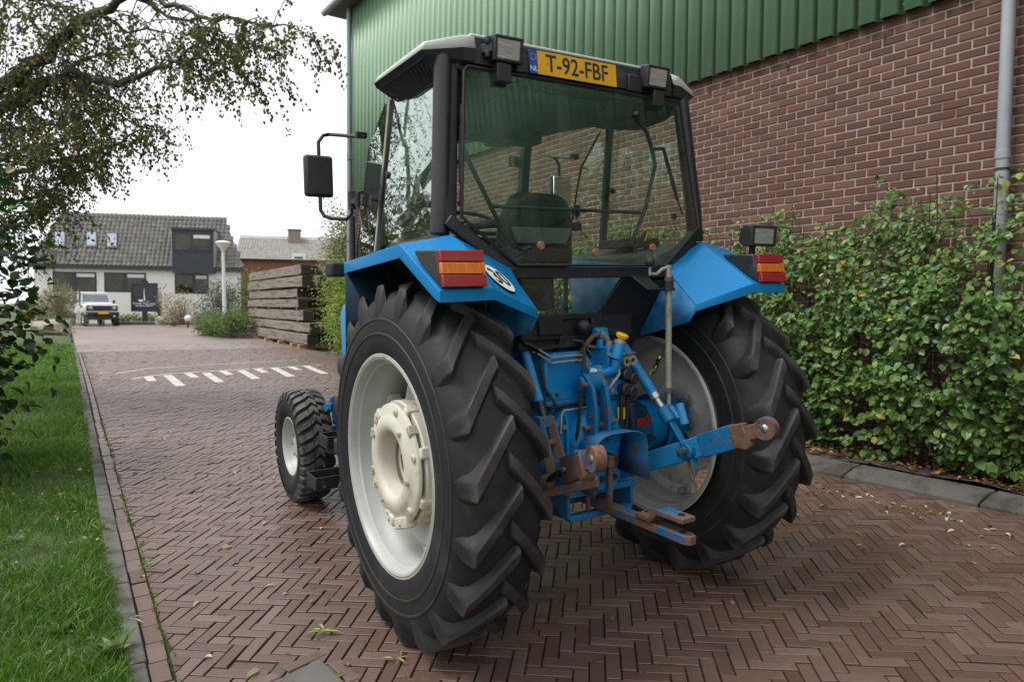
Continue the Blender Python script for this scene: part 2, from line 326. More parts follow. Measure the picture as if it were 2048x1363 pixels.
# --- the brick road: bedding sheet with procedural bond for the far part, bricks of their own in the near part
Y_END = 24.0
def far_road():
    m, nt, b = base('far_brick_paving'); g = _n(nt, 'ShaderNodeNewGeometry')
    mp = _n(nt, 'ShaderNodeMapping'); nt.links.new(g.outputs['Position'], mp.inputs[0]); mp.inputs['Rotation'].default_value = (0, 0, R_(38))
    br = _n(nt, 'ShaderNodeTexBrick'); nt.links.new(mp.outputs[0], br.inputs[0]); br.inputs['Scale'].default_value = 1
    br.inputs['Brick Width'].default_value = .2; br.inputs['Row Height'].default_value = .068; br.inputs['Mortar Size'].default_value = .005
    br.inputs['Color1'].default_value = (.165, .122, .112, 1); br.inputs['Color2'].default_value = (.225, .175, .163, 1); br.inputs['Mortar'].default_value = (.075, .065, .055, 1)
    n1 = ramp(nt, noise(nt, g.outputs['Position'], .35, 6), .4, .65); col = mix(nt, n1, br.outputs[0], mix(nt, .55, br.outputs[0], (.31, .22, .19)))
    nt.links.new(mix(nt, ramp(nt, noise(nt, g.outputs['Position'], 3, 8), .5, .8), col, (.24, .205, .19)), b.inputs['Base Color']); b.inputs['Roughness'].default_value = .40
    bump(nt, b, br.outputs[1], .4, .004); return m
MT['far_road'] = far_road()
def road_x(y):
    x1 = 3.30 - .11 * y if y < 4 else 2.86 + (y - 4) * .11
    if y > 16: x1 = 4.2 + smooth((y - 24) / 14) * 22
    x0 = -1.99 - max(0, y - 38) * .9
    return np.linspace(x0, x1, 12)
road = tag(surf('road', road_x, np.r_[np.arange(-6, 20, .5), np.arange(20, 49, 1)], MT['joint'], -.014), kind='structure')
tag(surf('road', lambda y: road_x(y), np.r_[np.arange(Y_END, 20, .5), np.arange(20, 48.6, 1)], MT['far_road'], .001), kind='structure')
# herringbone bricks, three widths to a length, laid at an angle to the kerb
MOD = .0683; LB = 3 * MOD; GAP = .008; TH = .05; ANG = R_(-38.5); ca, sa = math.cos(ANG), math.sin(ANG)
SLAB = [onplane(px, py, V(0, 0, 0), V(-.037, -.018, 1)) for px, py in ((470, 1402), (640, 1318), (705, 1380), (540, 1470))]
slab_c = np.mean(SLAB, 0)
def in_slab(x, y, m=-.03):
    c = [(p[:2] - slab_c[:2]) for p in SLAB]; q = V(x, y) - slab_c[:2]; ok = True
    for i in range(4):
        a, b2 = c[i], c[(i + 1) % 4]; e = b2 - a; nrm = unit(V(e[1], -e[0])); 
        if nrm @ a < 0: nrm = -nrm
        if q @ nrm > nrm @ a + m: ok = False
    return ok
def brick_proto(L, Wd, name, mt):
    mb = MB(); b = .0028
    x, y = L / 2, Wd / 2
    top = [(-x + b, -y + b, 0), (x - b, -y + b, 0), (x - b, y - b, 0), (-x + b, y - b, 0)]; mid = [(-x, -y, -b), (x, -y, -b), (x, y, -b), (-x, y, -b)]; lo = [(p[0], p[1], -TH) for p in mid]
    mb.add(top + mid + lo, [(0, 1, 2, 3)] + [(i, 4 + i, 4 + (i + 1) % 4, (i + 1) % 4) for i in range(4)] + [(4 + i, 8 + i, 8 + (i + 1) % 4, 4 + (i + 1) % 4) for i in range(4)])
    me = mb.mesh(name); me.materials.append(mt); return me
bp = brick_proto(LB - GAP, MOD - GAP, 'brick', MT['paver'])
pv = np.array([v.co[:] for v in bp.vertices]); pf = [tuple(p.vertices) for p in bp.polygons]
def clip_x(poly, lo, hi):
    for sgn, lim in ((1, lo), (-1, hi)):
        out = []
        for a, b2 in zip(poly, poly[1:] + poly[:1]):
            da, db = sgn * (a[0] - lim), sgn * (b2[0] - lim)
            if da >= 0: out.append(a)
            if da * db < 0: out.append(a + (b2 - a) * da / (da - db))
        poly = out
        if len(poly) < 3: return []
    return poly
bricks = []
GX0, GX1 = -1.894, lambda y: (3.24 - .11 * y if y < 4 else 2.80 + (y - 4) * .11 if y < 16 else 4.10)
for m_ in range(-75, 75):
    for k in range(-240, 240):
        for kind in (0, 1):
            if kind == 0: cx, cy, r0 = k + 3 * m_ + 1.5, k - 3 * m_ + .5, 0
            else: cx, cy, r0 = 3 + k + 3 * m_ + .5, -2 + k - 3 * m_ + 1.5, math.pi / 2
            cx *= MOD; cy *= MOD; x = ca * cx - sa * cy - .3; y = sa * cx + ca * cy + 5
            if y < -2.6 or y > Y_END or x < GX0 - .11 or x > GX1(y) + .11: continue
            dx, dy, dz_ = x - CAM[0], y - CAM[1], float(hg(x, y)) - CAM[2]
            dep = dx * FW[0] + dy * FW[1] + dz_ * FW[2]
            if dep < .8: continue
            u = (dx * RT[0] + dy * RT[1] + dz_ * RT[2]) / dep
            if abs(u) > .95: continue
            if in_slab(x, y): continue
            bricks.append((x, y, r0 + ANG, dep, abs(u)))
bricks = np.array(bricks)
def brick_mat(x, y, r):
    z = float(hg(x, y)) + random.gauss(0, .0020)
    sx = .037 * (1 - float(smooth((y - 5) / 9))); sy = .018 if y < 9 else 0
    n = unit(V(-sx + random.gauss(0, .006), -sy + random.gauss(0, .006), 1)); r += random.gauss(0, .008)
    d = V(math.cos(r), math.sin(r), 0); d = unit(d - n * (d @ n)); e = np.cross(n, d); return np.stack([d, e, n], 1), V(x, y, z)
vis = (bricks[:, 4] < .72) & (bricks[:, 3] > 1.75)
order = np.argsort(np.where(vis, bricks[:, 3], 1e9)); near = set(order[:300].tolist())
vs, fs = [], []
for i, (x, y, r, dep, u) in enumerate(bricks):
    Rm, p = brick_mat(x, y, r)
    gx1 = GX1(y)
    if x < GX0 + .13 or x > gx1 - .13:      # bricks cut along the gutter course and along the hedge kerb
        poly = [Rm @ V(sx_ * (LB - GAP) / 2, sy_ * (MOD - GAP) / 2, 0) + p for sx_, sy_ in ((-1, -1), (1, -1), (1, 1), (-1, 1))]
        poly = clip_x(poly, GX0 + .004, gx1 - .0)
        if len(poly) < 3: continue
        o0 = len(vs); m = len(poly); vs += [q.tolist() for q in poly] + [(q - V(0, 0, TH)).tolist() for q in poly]
        fs += [tuple(range(o0, o0 + m))] + [(o0 + a, o0 + m + a, o0 + m + (a + 1) % m, o0 + (a + 1) % m) for a in range(m)]; continue
    if i in near:
        o = link('brick', bp, road); o.matrix_world = Matrix([[*Rm[0], p[0]], [*Rm[1], p[1]], [*Rm[2], p[2]], [0, 0, 0, 1]])
    else:
        if random.random() < .05:          # a brick laid as two halves
            for hs_ in (-1, 1):
                o0 = len(vs); vs += ((pv * V(.485, 1, 1) + V(hs_ * LB * .25, 0, random.gauss(0, .0015))) @ Rm.T + p).tolist(); fs += [tuple(a + o0 for a in f) for f in pf]
            continue
        o0 = len(vs); vs += (pv @ Rm.T + p).tolist(); fs += [tuple(a + o0 for a in f) for f in pf]
# gutter course along the kerb
y = -1.5; gm = brick_proto(.190, .078, 'gutter_brick', MT['paver'])
while y < Y_END:
    x = -1.937 + random.gauss(0, .003); Rm, p = brick_mat(x, y, math.pi / 2)
    if y < 6:
        o = link('gutter_brick', gm, road); o.matrix_world = Matrix([[*Rm[0], p[0]], [*Rm[1], p[1]], [*Rm[2], p[2]], [0, 0, 0, 1]])
    else:
        o0 = len(vs); vs += (pv @ Rm.T + p).tolist(); fs += [tuple(a + o0 for a in f) for f in pf]
    y += .200
me = bpy.data.meshes.new('brick_bond'); me.from_pydata(vs, [], fs); me.materials.append(MT['paver']); tag(link('brick_bond', me, road), kind='stuff')
# square concrete inspection cover with its brick border
cs = [slab_c + (p - slab_c) * 1.0 for p in SLAB]
mb = MB(); mb.prism([p + V(0, 0, -.05) for p in cs], (0, 0, .057)); mb.build('concrete_cover', MT['concrete'], road, bev=.006)
for i in range(4):
    a, b2 = cs[i], cs[(i + 1) % 4]; e = unit(b2 - a); nrm = np.cross(e, (0, 0, 1)); nrm = nrm if nrm @ (a - slab_c) > 0 else -nrm
    L = np.linalg.norm(b2 - a) + .07; nb = max(1, int(L / .2))
    for k in range(nb):
        c = a + e * (L * (k + .5) / nb - .035 * (i % 2)) + nrm * .042
        o = link('border_brick', bp, road); Rm = np.stack([e, np.cross((0, 0, 1), e), V(0, 0, 1)], 1); o.matrix_world = Matrix([[*Rm[0], c[0]], [*Rm[1], c[1]], [*Rm[2], float(hg(c[0], c[1])) + .006], [0, 0, 0, 1]])
# white stones of the painted hump marking, set flush between the bricks
def onroad(px, py, z=.16): return onplane(px, py, V(0, 0, z), V(0, 0, 1))
def stripe(px0, py0, px1, py1, wd):
    a, b2 = onroad(px0, py0), onroad(px1, py1); n = max(1, int(np.linalg.norm(b2 - a) / .3)); s = np.cross(unit(b2 - a), (0, 0, 1)) * wd / 2
    for k in range(n):
        p, q = a + (b2 - a) * k / n, a + (b2 - a) * (k + .93) / n; mb = MB(); quad = [p - s, q - s, q + s, p + s]
        for v in quad: v[2] = float(hg(v[0], v[1])) + .002
        mb.prism(quad, (0, 0, .003)); mb.build('white_stone', MT['marking'], road)
for a in ((232, 747, 300, 737, .07), (300, 737, 420, 729, .07), (420, 729, 600, 720, .07), (262, 757, 330, 748, .08), (330, 748, 470, 740, .08), (470, 740, 648, 730, .08),
          (200, 745, 214, 744.5, .08), (335, 750, 362, 771, .15), (412, 746, 440, 764.5, .15), (482, 741, 513, 759, .15), (548, 736, 583, 755, .15), (611, 732, 650, 750, .15),
          (296, 753, 305, 761, .15), (376, 746, 391, 755, .14), (445, 742, 461, 750, .14), (514, 738, 531, 746, .14), (581, 734, 598, 741, .14)): stripe(*a)
# --- left kerb of concrete edging stones
kerb = tag(empty('kerb', (-2.03, 0, float(hg(-2, 0)))), kind='structure')
kerb['kind'] = 'structure'
y = -1.6
while y < 24:
    x = -2.03; L = .985; z0, z1 = float(hg(x, y)), float(hg(x, y + L)); mb = MB()
    mb.prism([(x - .045, y, z0 - .2), (x + .045, y, z0 - .2), (x + .045, y, z0 + .022), (x - .045, y, z0 + .026)], (random.gauss(0, .004), L, z1 - z0)); o = mb.build('kerb_stone', MT['concrete'], kerb, bev=.008); o.matrix_parent_inverse = Matrix.Translation(kerb.location).inverted(); y += 1.0
# --- right kerb, with its sloped face, and the soil bed behind it
rk = tag(empty('planting_bed_kerb', (3.25, 0, float(hg(3.25, 0)))), kind='structure')
y = -3.5
while y < 7:
    def kp(y): return 3.25 - .11 * y if y < 4 else 2.81 + (y - 4) * .11
    a, b2 = kp(y), kp(y + .985); mb = MB(); P = []
    for xx, yy in ((a, y), (b2, y + .985)):
        z = float(hg(xx, yy)); P.append([(xx, yy, z - .2), (xx + .02, yy, z + .02), (xx + .16, yy, z + .070), (xx + .30, yy, z + .085), (xx + .30, yy, z - .2)])
    n5 = 5; mb.add(P[0] + P[1], [tuple(range(5))[::-1], tuple(range(5, 10))] + [(i, (i + 1) % 5, 5 + (i + 1) % 5, 5 + i) for i in range(5)])
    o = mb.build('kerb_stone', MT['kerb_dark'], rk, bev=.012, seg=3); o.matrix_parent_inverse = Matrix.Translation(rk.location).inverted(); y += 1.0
tag(surf('planting_bed', lambda y: np.linspace(kp(y) + .27, 4.3, 8), np.arange(-4, 14, .4), MT['soil'], .085, zf=lambda x, y: .03 * math.sin(7 * x + 3 * y) * math.sin(5 * y)), kind='structure')
# --- left verge
def lawnmat():
    m, nt, b = base('verge_turf'); g = _n(nt, 'ShaderNodeNewGeometry')
    n1 = noise(nt, g.outputs['Position'], 2.2, 8, .7); n2 = noise(nt, g.outputs['Position'], 40, 6, .7)
    c = mix(nt, ramp(nt, n1, .35, .65), (.030, .050, .012), (.060, .115, .020)); c = mix(nt, ramp(nt, n2, .45, .75), c, (.045, .035, .018))
    nt.links.new(c, b.inputs['Base Color']); b.inputs['Roughness'].default_value = .95; bump(nt, b, n2, 1, .02); return m
MT['lawn'] = lawnmat()
def lawn_z(x, y): return .05 * smooth((-2.2 - x) / 1.5) + .02 * math.sin(2.3 * x + 1.1 * y) - .008
tag(surf('lawn', lambda y: np.r_[np.linspace(-2.076, -3, 6)[::-1] * 1.0, ][::1] if False else np.linspace(-9 - max(0, y - 5) * .5, -2.076, 26), np.r_[np.arange(-5, 24, .4), np.arange(24, 37, 1)], MT['lawn'], .012, zf=lawn_z), kind='structure')
# ================================================================== THE BARN
WD = V(-.0361, .9993, 0); WN = V(.9993, .0361, 0); WDIST = 4.10          # wall plane: WN.P = WDIST, its outer face looks to -WN
def wall(u, off, z): return WD * u + WN * (WDIST + off) + V(0, 0, z)
UL, UR = 13.55, -24.0                                                      # far (left) and near (right) end of the wall
barn = tag(empty('barn', wall(3, 0, .12)), 'large barn of dark red brick with green ribbed steel cladding above', 'barn')
MI = Matrix.Translation(barn.location).inverted()
def bpart(o): o.matrix_parent_inverse = MI; return o
MT['brick_red'] = brickmat('dark_red_brick', [(.080, .030, .021), (.116, .046, .032), (.094, .036, .026), (.145, .068, .050), (.104, .041, .031), (.076, .033, .028)], .85, .5, 130, stain=(.13, .075, .065), stain_amt=.66, sscale=3.5)
MT['mortar'] = PM('grey_mortar', (.35, .295, .245), .95, var=.2, scale=10, dirt=(.18, .15, .125), amt=.54, dscale=2.5, bmp=.5, bscale=200)
CLAD_Z = 4.13
mb = MB()
for z0, z1, off in ((-.3, CLAD_Z + .3, .006),):
    mb.prism([wall(UR, off, z0), wall(UL - .05, off, z0), wall(UL - .05, off, z1), wall(UR, off, z1)], WN * .25)
bpart(mb.build('mortar_wall', MT['mortar'], barn))
CH, BL = .0765, .2165
bwp = MB(); hx, hz, e = (BL - .0175) / 2, (CH - .0175) / 2, .0025
fr = [(-hx + e, 0, -hz + e), (hx - e, 0, -hz + e), (hx - e, 0, hz - e), (-hx + e, 0, hz - e)]; bk = [(-hx, .003, -hz), (hx, .003, -hz), (hx, .003, hz), (-hx, .003, hz)]; b3 = [(p[0], .03, p[2]) for p in bk]
bwp.add(fr + bk + b3, [(0, 1, 2, 3)] + [(i, 4 + i, 4 + (i + 1) % 4, (i + 1) % 4) for i in range(4)] + [(4 + i, 8 + i, 8 + (i + 1) % 4, 4 + (i + 1) % 4) for i in range(4)])
wbm = bwp.mesh('brick'); wbm.materials.append(MT['brick_red'])
wv = np.array([v.co[:] for v in wbm.vertices]); wf = [tuple(p.vertices) for p in wbm.polygons]
cand = []
for c in range(int(CLAD_Z / CH) + 2):
    z = .04 + c * CH
    for k in range(int((UL - UR) / BL) + 1):
        u = UR + .35 + (k + .5 * (c % 2)) * BL + .05
        if u > UL - .12: continue
        p = wall(u, 0, z); d = p - CAM; dep = d @ FW
        if dep < .5: px = py = -9e9; cand.append((u, z, 1e6, False)) if u > -8 else None; continue
        px = 1024 + FPX * (d @ RT) / dep; py = 681 - FPX * (d @ UP) / dep
        if u < -8 or px < 600: continue
        vis = 1380 < px < 2060 and 0 < py < 330 + (2048 - px) * .05 and u < 4
        cand.append((u, z, dep, vis))
C_ = np.array(cand); order = np.argsort(np.where(C_[:, 3] > 0, C_[:, 2], 1e9)); near = set(order[:300].tolist()); vs, fs = [], []
wx = np.stack([-WD, WN, V(0, 0, 1)], 1)          # local x along wall, y into wall, z up (right handed: -WD x WN = up)
for i, (u, z, dep, vis) in enumerate(C_):
    off = -random.uniform(.000, .004); tl = random.gauss(0, .006); p = wall(u, off - .001, z + random.gauss(0, .0008))
    Rz = np.array([[1, 0, -tl * .4], [0, 1, 0], [tl * .4, 0, 1]]); Rm = wx @ Rz
    if i in near:
        o = link('brick', wbm, barn); o.matrix_parent_inverse = MI; o.matrix_basis = Matrix([[*Rm[0], p[0]], [*Rm[1], p[1]], [*Rm[2], p[2]], [0, 0, 0, 1]])
    else:
        o0 = len(vs); vs += (wv @ Rm.T + p).tolist(); fs += [tuple(a + o0 for a in f) for f in wf]
me = bpy.data.meshes.new('brick_wall'); me.from_pydata(vs, [], fs); me.materials.append(MT['brick_red']); tag(bpart(link('brick_wall', me, barn)), kind='stuff')
def farbrick():
    m, nt, b = base('barn_brick_bond'); tc = _n(nt, 'ShaderNodeTexCoord'); mp = _n(nt, 'ShaderNodeMapping'); mp.inputs['Rotation'].default_value = (R_(90), 0, R_(88)); sx_ = _n(nt, 'ShaderNodeSeparateXYZ'); cx_ = _n(nt, 'ShaderNodeCombineXYZ'); nt.links.new(tc.outputs['Object'], sx_.inputs[0]); nt.links.new(sx_.outputs[1], cx_.inputs[0]); nt.links.new(sx_.outputs[2], cx_.inputs[1])
    br = _n(nt, 'ShaderNodeTexBrick'); nt.links.new(cx_.outputs[0], br.inputs[0]); br.inputs['Scale'].default_value = 1; br.inputs['Brick Width'].default_value = .2165; br.inputs['Row Height'].default_value = .0765; br.inputs['Mortar Size'].default_value = .0065
    br.inputs['Color1'].default_value = (.068, .025, .023, 1); br.inputs['Color2'].default_value = (.10, .04, .036, 1); br.inputs['Mortar'].default_value = (.40, .36, .32, 1); nt.links.new(br.outputs[0], b.inputs['Base Color']); b.inputs['Roughness'].default_value = .85; return m
mb = MB(); mb.prism([wall(UR, 0, -.3), wall(-7.9, 0, -.3), wall(-7.9, 0, CLAD_Z + .2), wall(UR, 0, CLAD_Z + .2)], WN * .006); bpart(mb.build('brick_bond', farbrick(), barn))
# steel cladding: sheets of five ribs
MT['clad'] = PM('green_steel_cladding', (.205, .345, .22), .50, var=.08, scale=2, dirt=(.27, .41, .27), amt=.60, dscale=1.5, stretch=(1, 1, .08), coat=.15, dirt2=(.19, .29, .19), amt2=.74)
PITCH = .207; CTOP = 8.42
def clad_sheet(u0, n, zlo):
    prof = []
    for k in range(n):
        a = u0 + k * PITCH
        prof += [(a, -.030), (a + .046, -.030), (a + .055, -.088), (a + .192, -.088), (a + .201, -.030)]
    prof.append((u0 + n * PITCH, -.030)); m = len(prof); mb = MB()
    vs = [wall(u, o, zlo) for u, o in prof] + [wall(u, o, CTOP) for u, o in prof]
    mb.add(vs, [(i, i + 1, m + i + 1, m + i) for i in range(m - 1)])
    o = bpart(mb.build('cladding_sheet', MT['clad'], barn, ang=20)); s = o.modifiers.new('thick', 'SOLIDIFY'); s.thickness = .003; s.offset = 0
    sm = MB()
    for k in range(n):
        c = wall(u0 + k * PITCH + .014, -.040, zlo + .06 + .02 * (k % 2)); sm.disc(c, WN, .006, .006, 6)
    sc_ = sm.build('screw', MT['galv'], o); sc_.matrix_parent_inverse = MI
u = UR
while u < UL - .1:
    n = min(5, int(round((UL - u) / PITCH))); clad_sheet(u, n, CLAD_Z + random.uniform(-.004, .004)); u += n * PITCH
mb = MB(); mb.prism([wall(UL - .02, -.085, CLAD_Z - .0), wall(UL + .05, -.085, CLAD_Z), wall(UL + .05, .2, CLAD_Z), wall(UL - .02, .2, CLAD_Z)], (0, 0, CTOP - CLAD_Z)); bpart(mb.build('corner_flashing', MT['clad'], barn))
# far gable side, roof edge, gutter and downpipes
mb = MB(); mb.prism([wall(UL - .06, .01, -.3), wall(UL - .06, 14, -.3), wall(UL - .06, 14, CTOP + 2.2), wall(UL - .06, 7, CTOP + 3.6), wall(UL - .06, .01, CTOP)], WD * -.2); bpart(mb.build('gable_wall', MT['clad'], barn))
MT['fascia'] = PM('grey_brown_fascia', (.16, .14, .13), .7, var=.2, scale=6); MT['zinc'] = PM('zinc_downpipe', (.30, .315, .34), .48, metal=.25, var=.12, scale=5, dirt=(.20, .20, .21), amt=.56, dscale=4, stretch=(1, 1, .3))
mb = MB(); mb.prism([wall(UL + .45, -.42, CTOP), wall(UL + .45, -.42, CTOP + .14), wall(UL + .45, 7, CTOP + 3.6), wall(UL + .45, 7, CTOP + 3.45), wall(UL + .45, .2, CTOP)], WD * (UR - UL - .8)); bpart(mb.build('roof', MT['fascia'], barn))
mb = MB(); mb.tube([wall(UL + .5, -.47, CTOP + .05), wall(UR, -.47, CTOP + .05)], .075, 10); bpart(mb.build('gutter', MT['zinc'], barn))
def downpipe(u, off, r, zt, zb, joints):
    mb = MB(); mb.tube([wall(u, off, zt), wall(u, off, zb)], r, 20); o = bpart(mb.build('downpipe', MT['zinc'], barn))
    for z in joints:
        m2 = MB(); m2.tube([wall(u, off, z), wall(u, off, z + .07)], r + .006, 20); c = m2.build('pipe_collar', MT['zinc'], o, bev=.002); c.matrix_parent_inverse = MI
        m3 = MB(); m3.tube([wall(u, off, z - .09), wall(u, off, z - .07)], r + .004, 20); m3.bar(wall(u - r, off, z - .08), wall(u - r - .05, off + .04, z - .08), .012, .02); c = m3.build('pipe_bracket', MT['black'], o); c.matrix_parent_inverse = MI
downpipe(-.405, -.085, .049, CTOP, .15, (2.72, 1.62)); downpipe(UL - .30, -.16, .055, CTOP, .2, (5.0, 3.1))
# weep slots under the cladding
for u in (2.63, 1.62, .62, -.4):
    mb = MB(); mb.box(wall(u, -.004, CLAD_Z - .145), (.012, .012, .066)); bpart(mb.build('weep_slot', MT['ink'], barn))

# ================================================================== HOUSES
def qbox(name, P0, ux, uy, w0, h0, w1, h1, d0, d1, mt, parent, bev=0):
    """box on a facade: ux across, uz up, uy outwards"""
    mb = MB(); q = [P0 + ux * a + V(0, 0, b) + uy * d0 for a, b in ((w0, h0), (w1, h0), (w1, h1), (w0, h1))]; mb.prism(q, uy * (d1 - d0)); o = mb.build(name, mt, parent, bev); return o
HA, HB = at(82, 606, 50), at(482, 608, 53); HU = unit((HB - HA) * V(1, 1, 0)); HN = V(HU[1], -HU[0], 0)      # HN looks to the camera
HN = HN if HN @ (CAM - HA) > 0 else -HN
def hf(px, py, off=0): p = onplane(px, py, HA + HN * off, HN); return (p - HA) @ HU, p[2]
house = tag(empty('house', (HA[0], HA[1], .16)), 'white house with steep mansard roof of grey tiles and anthracite dormer', 'house'); HMI = Matrix.Translation(house.location).inverted(); H0 = V(HA[0], HA[1], 0)
def hp_(o): o.matrix_parent_inverse = HMI; return o
MT['render'] = PM('off_white_rendered_wall', (.82, .79, .74), .9, var=.05, scale=3, dirt=(.62, .58, .53), amt=.6, dscale=.8, bmp=.2, bscale=20)
MT['anth'] = PM('anthracite_panel', (.035, .04, .05), .5, var=.12, scale=2); MT['wframe'] = PM('anthracite_frame', (.03, .033, .04), .45)
MT['tile'] = brickmat('grey_roof_tile', [(.10, .097, .09), (.145, .14, .128), (.12, .115, .105), (.17, .165, .15)], .85, .4, 12, stain=(.13, .135, .07), stain_amt=.66, sscale=.6)
def wglass():
    m, nt, b = base('window_glass_dark_room'); g = _n(nt, 'ShaderNodeNewGeometry')
    n = ramp(nt, noise(nt, g.outputs['Position'], .8, 4), .4, .65); nt.links.new(mix(nt, n, (.012, .014, .011), (.05, .055, .035)), b.inputs['Base Color']); b.inputs['Roughness'].default_value = .04; b.inputs['IOR'].default_value = 1.5; return m
MT['wglass'] = wglass(); MT['blind'] = PM('white_blind', (.7, .7, .68), .7)
MT['sky_glass'] = PM('skylight_glass', (.35, .38, .42), .08, metal=.8, var=.03)
_, zE = hf(82, 528); _, zR = hf(120, 429, -2.2); uL = hf(68, 560)[0]; uR_ = hf(482, 560)[0]
mb = MB(); mb.prism([H0 + HU * uL + V(0, 0, -.2), H0 + HU * uR_ + V(0, 0, -.2), H0 + HU * (uR_ - 3.2) - HN * 9 + V(0, 0, -.2), H0 + HU * uL - HN * 9 + V(0, 0, -.2)], (0, 0, zE + .1)); hp_(mb.build('wall', MT['render'], house))
qbox('fascia', H0, HU, HN, uL - .3, zE - .22, uR_ + .25, zE + .02, -.1, .38, MT['anth'], house).matrix_parent_inverse = HMI
# mansard front slope with real tiles
SB = .30; RUN = 2.2; ruL0, ruR0 = uL - .3, uR_ + .25; ruL1 = hf(120, 429, -RUN)[0]; ruR1 = hf(451, 441, -RUN)[0]
mb = MB(); r0 = [H0 + HU * ruL0 + HN * SB + V(0, 0, zE), H0 + HU * ruR0 + HN * SB + V(0, 0, zE), H0 + HU * ruR1 - HN * RUN + V(0, 0, zR), H0 + HU * ruL1 - HN * RUN + V(0, 0, zR)]
rb = [H0 + HU * ruL0 - HN * 9 + V(0, 0, zE), H0 + HU * (ruR0 - 3.4) - HN * 9 + V(0, 0, zE), H0 + HU * (ruR1 - 2.2) - HN * 7 + V(0, 0, zR), H0 + HU * ruL1 - HN * 7 + V(0, 0, zR)]
mb.add(r0 + rb, [(0, 1, 2, 3), (4, 7, 6, 5), (0, 3, 7, 4), (1, 5, 6, 2), (3, 2, 6, 7), (0, 4, 5, 1)]); roof = hp_(mb.build('roof', MT['tile'], house))
sl = unit(r0[3] - r0[0] - HU * ((r0[3] - r0[0]) @ HU)); sn = np.cross(HU, sl); sn = sn if sn @ HN > 0 else -sn; SL = (zR - zE) / sl[2]
vs, fs = [], []; TWd, TH_ = .30, .36
for j in range(int(SL / TH_) + 1):
    t = j * TH_; f = t / SL; ul = ruL0 + (ruL1 - ruL0) * f; ur = ruR0 + (ruR1 - ruR0) * f; base_ = H0 + HN * SB + V(0, 0, zE) + sl * t
    for k in range(int((ruR0 - ruL0) / TWd) + 1):
        u0 = ruL0 + k * TWd
        if u0 < ul - .1 or u0 + TWd > ur + .1: continue
        ru0 = u0; o0 = len(vs); jt = random.gauss(0, .006)
        row = []
        for (s_, h_) in ((0, .02), (.06, .075), (.14, .09), (.20, .06), (.25, .015), (.31, .018)):
            for (tt, lift) in ((-.03, .045), (TH_ + .02, .005)): row.append(base_ + HU * (u0 + s_) + sl * tt + sn * (h_ + lift + jt))
        vs += [tuple(p) for p in row]
        for q in range(5): fs.append((o0 + 2 * q, o0 + 2 * q + 2, o0 + 2 * q + 3, o0 + 2 * q + 1))
        for q in range(5): pass
me = bpy.data.meshes.new('roof_tiles'); me.from_pydata(vs, [], fs); me.materials.append(MT['tile']); o = link('roof_tiles', me, roof); o.matrix_parent_inverse = HMI; o['kind'] = 'stuff'
# ridge caps
mb = MB(); mb.tube([r0[3] + V(0, 0, .02), r0[2] + V(0, 0, .02)], .11, 8); o = mb.build('ridge', MT['tile'], roof); o.matrix_parent_inverse = HMI
def window(px0, py0, px1, py1, mull=None, blind=None, off=.0, parent=house):
    a, z1 = hf(px0, py0); b2, z0 = hf(px1, py1)
    fr = qbox('window', H0, HU, HN, a - .05, z0 - .05, b2 + .05, z1 + .05, off - .12, off + .03, MT['wframe'], parent); fr.matrix_parent_inverse = HMI
    seg = [(a, b2)] if mull is None else [(a, hf(mull, py0)[0] - .06), (hf(mull, py0)[0] + .06, b2)]
    for i, (u0, u1) in enumerate(seg):
        g = qbox('pane', H0, HU, HN, u0 + .04, z0 + .06, u1 - .04, z1 - .04, off + .02, off + .042, MT['wglass'], fr); g.matrix_parent_inverse = HMI
        if blind and i == len(seg) - 1:
            g = qbox('roller_blind', H0, HU, HN, u0 + .06, z1 - .30, u1 - .06, z1 - .06, off + .043, off + .056, MT['blind'], fr); g.matrix_parent_inverse = HMI
window(107, 544, 192, 583, 150, 1); window(210, 545.5, 291, 583, 251, 1); window(351, 548, 416, 586, 388, 1)
# dormer box from the eaves line up through the roof
a, zt = hf(344, 459, .42); b2, zb = hf(428, 546, .42)
dm = qbox('dormer', H0, HU, HN, a, zb, b2, zt, -2.0, .42, MT['anth'], house); dm.matrix_parent_inverse = HMI
d2 = qbox('dormer_rim', H0, HU, HN, a - .08, zt, b2 + .08, zt + .14, -2.0, .52, MT['anth'], dm); d2.matrix_parent_inverse = HMI
for s_ in (a - .07, b2 + .01):
    d2 = qbox('lead_flashing', H0, HU, HN, s_, zE, s_ + .06, zt, -1.0, .46, MT['zinc'], dm); d2.matrix_parent_inverse = HMI
window(352, 468, 424, 503, 386, 1, off=.43)
# three roof windows lying in the slope
for (x0, y0, x1, y1) in ((109, 461, 131, 493), (172, 462, 194, 494), (213, 464.5, 235, 496)):
    P = [onplane(px, py, r0[0] + sn * .13, sn) for px, py in ((x0, y1), (x1, y1), (x1, y0), (x0, y0))]; mb = MB(); mb.prism([p - sn * .12 for p in P], sn * .16); fr = hp_(mb.build('roof_window', MT['wframe'], house))
    c = np.mean(P, 0); mb = MB(); mb.prism([c + (p - c) * .80 + sn * .03 for p in P], sn * .02); g = mb.build('pane', MT['sky_glass'], fr); g.matrix_parent_inverse = HMI
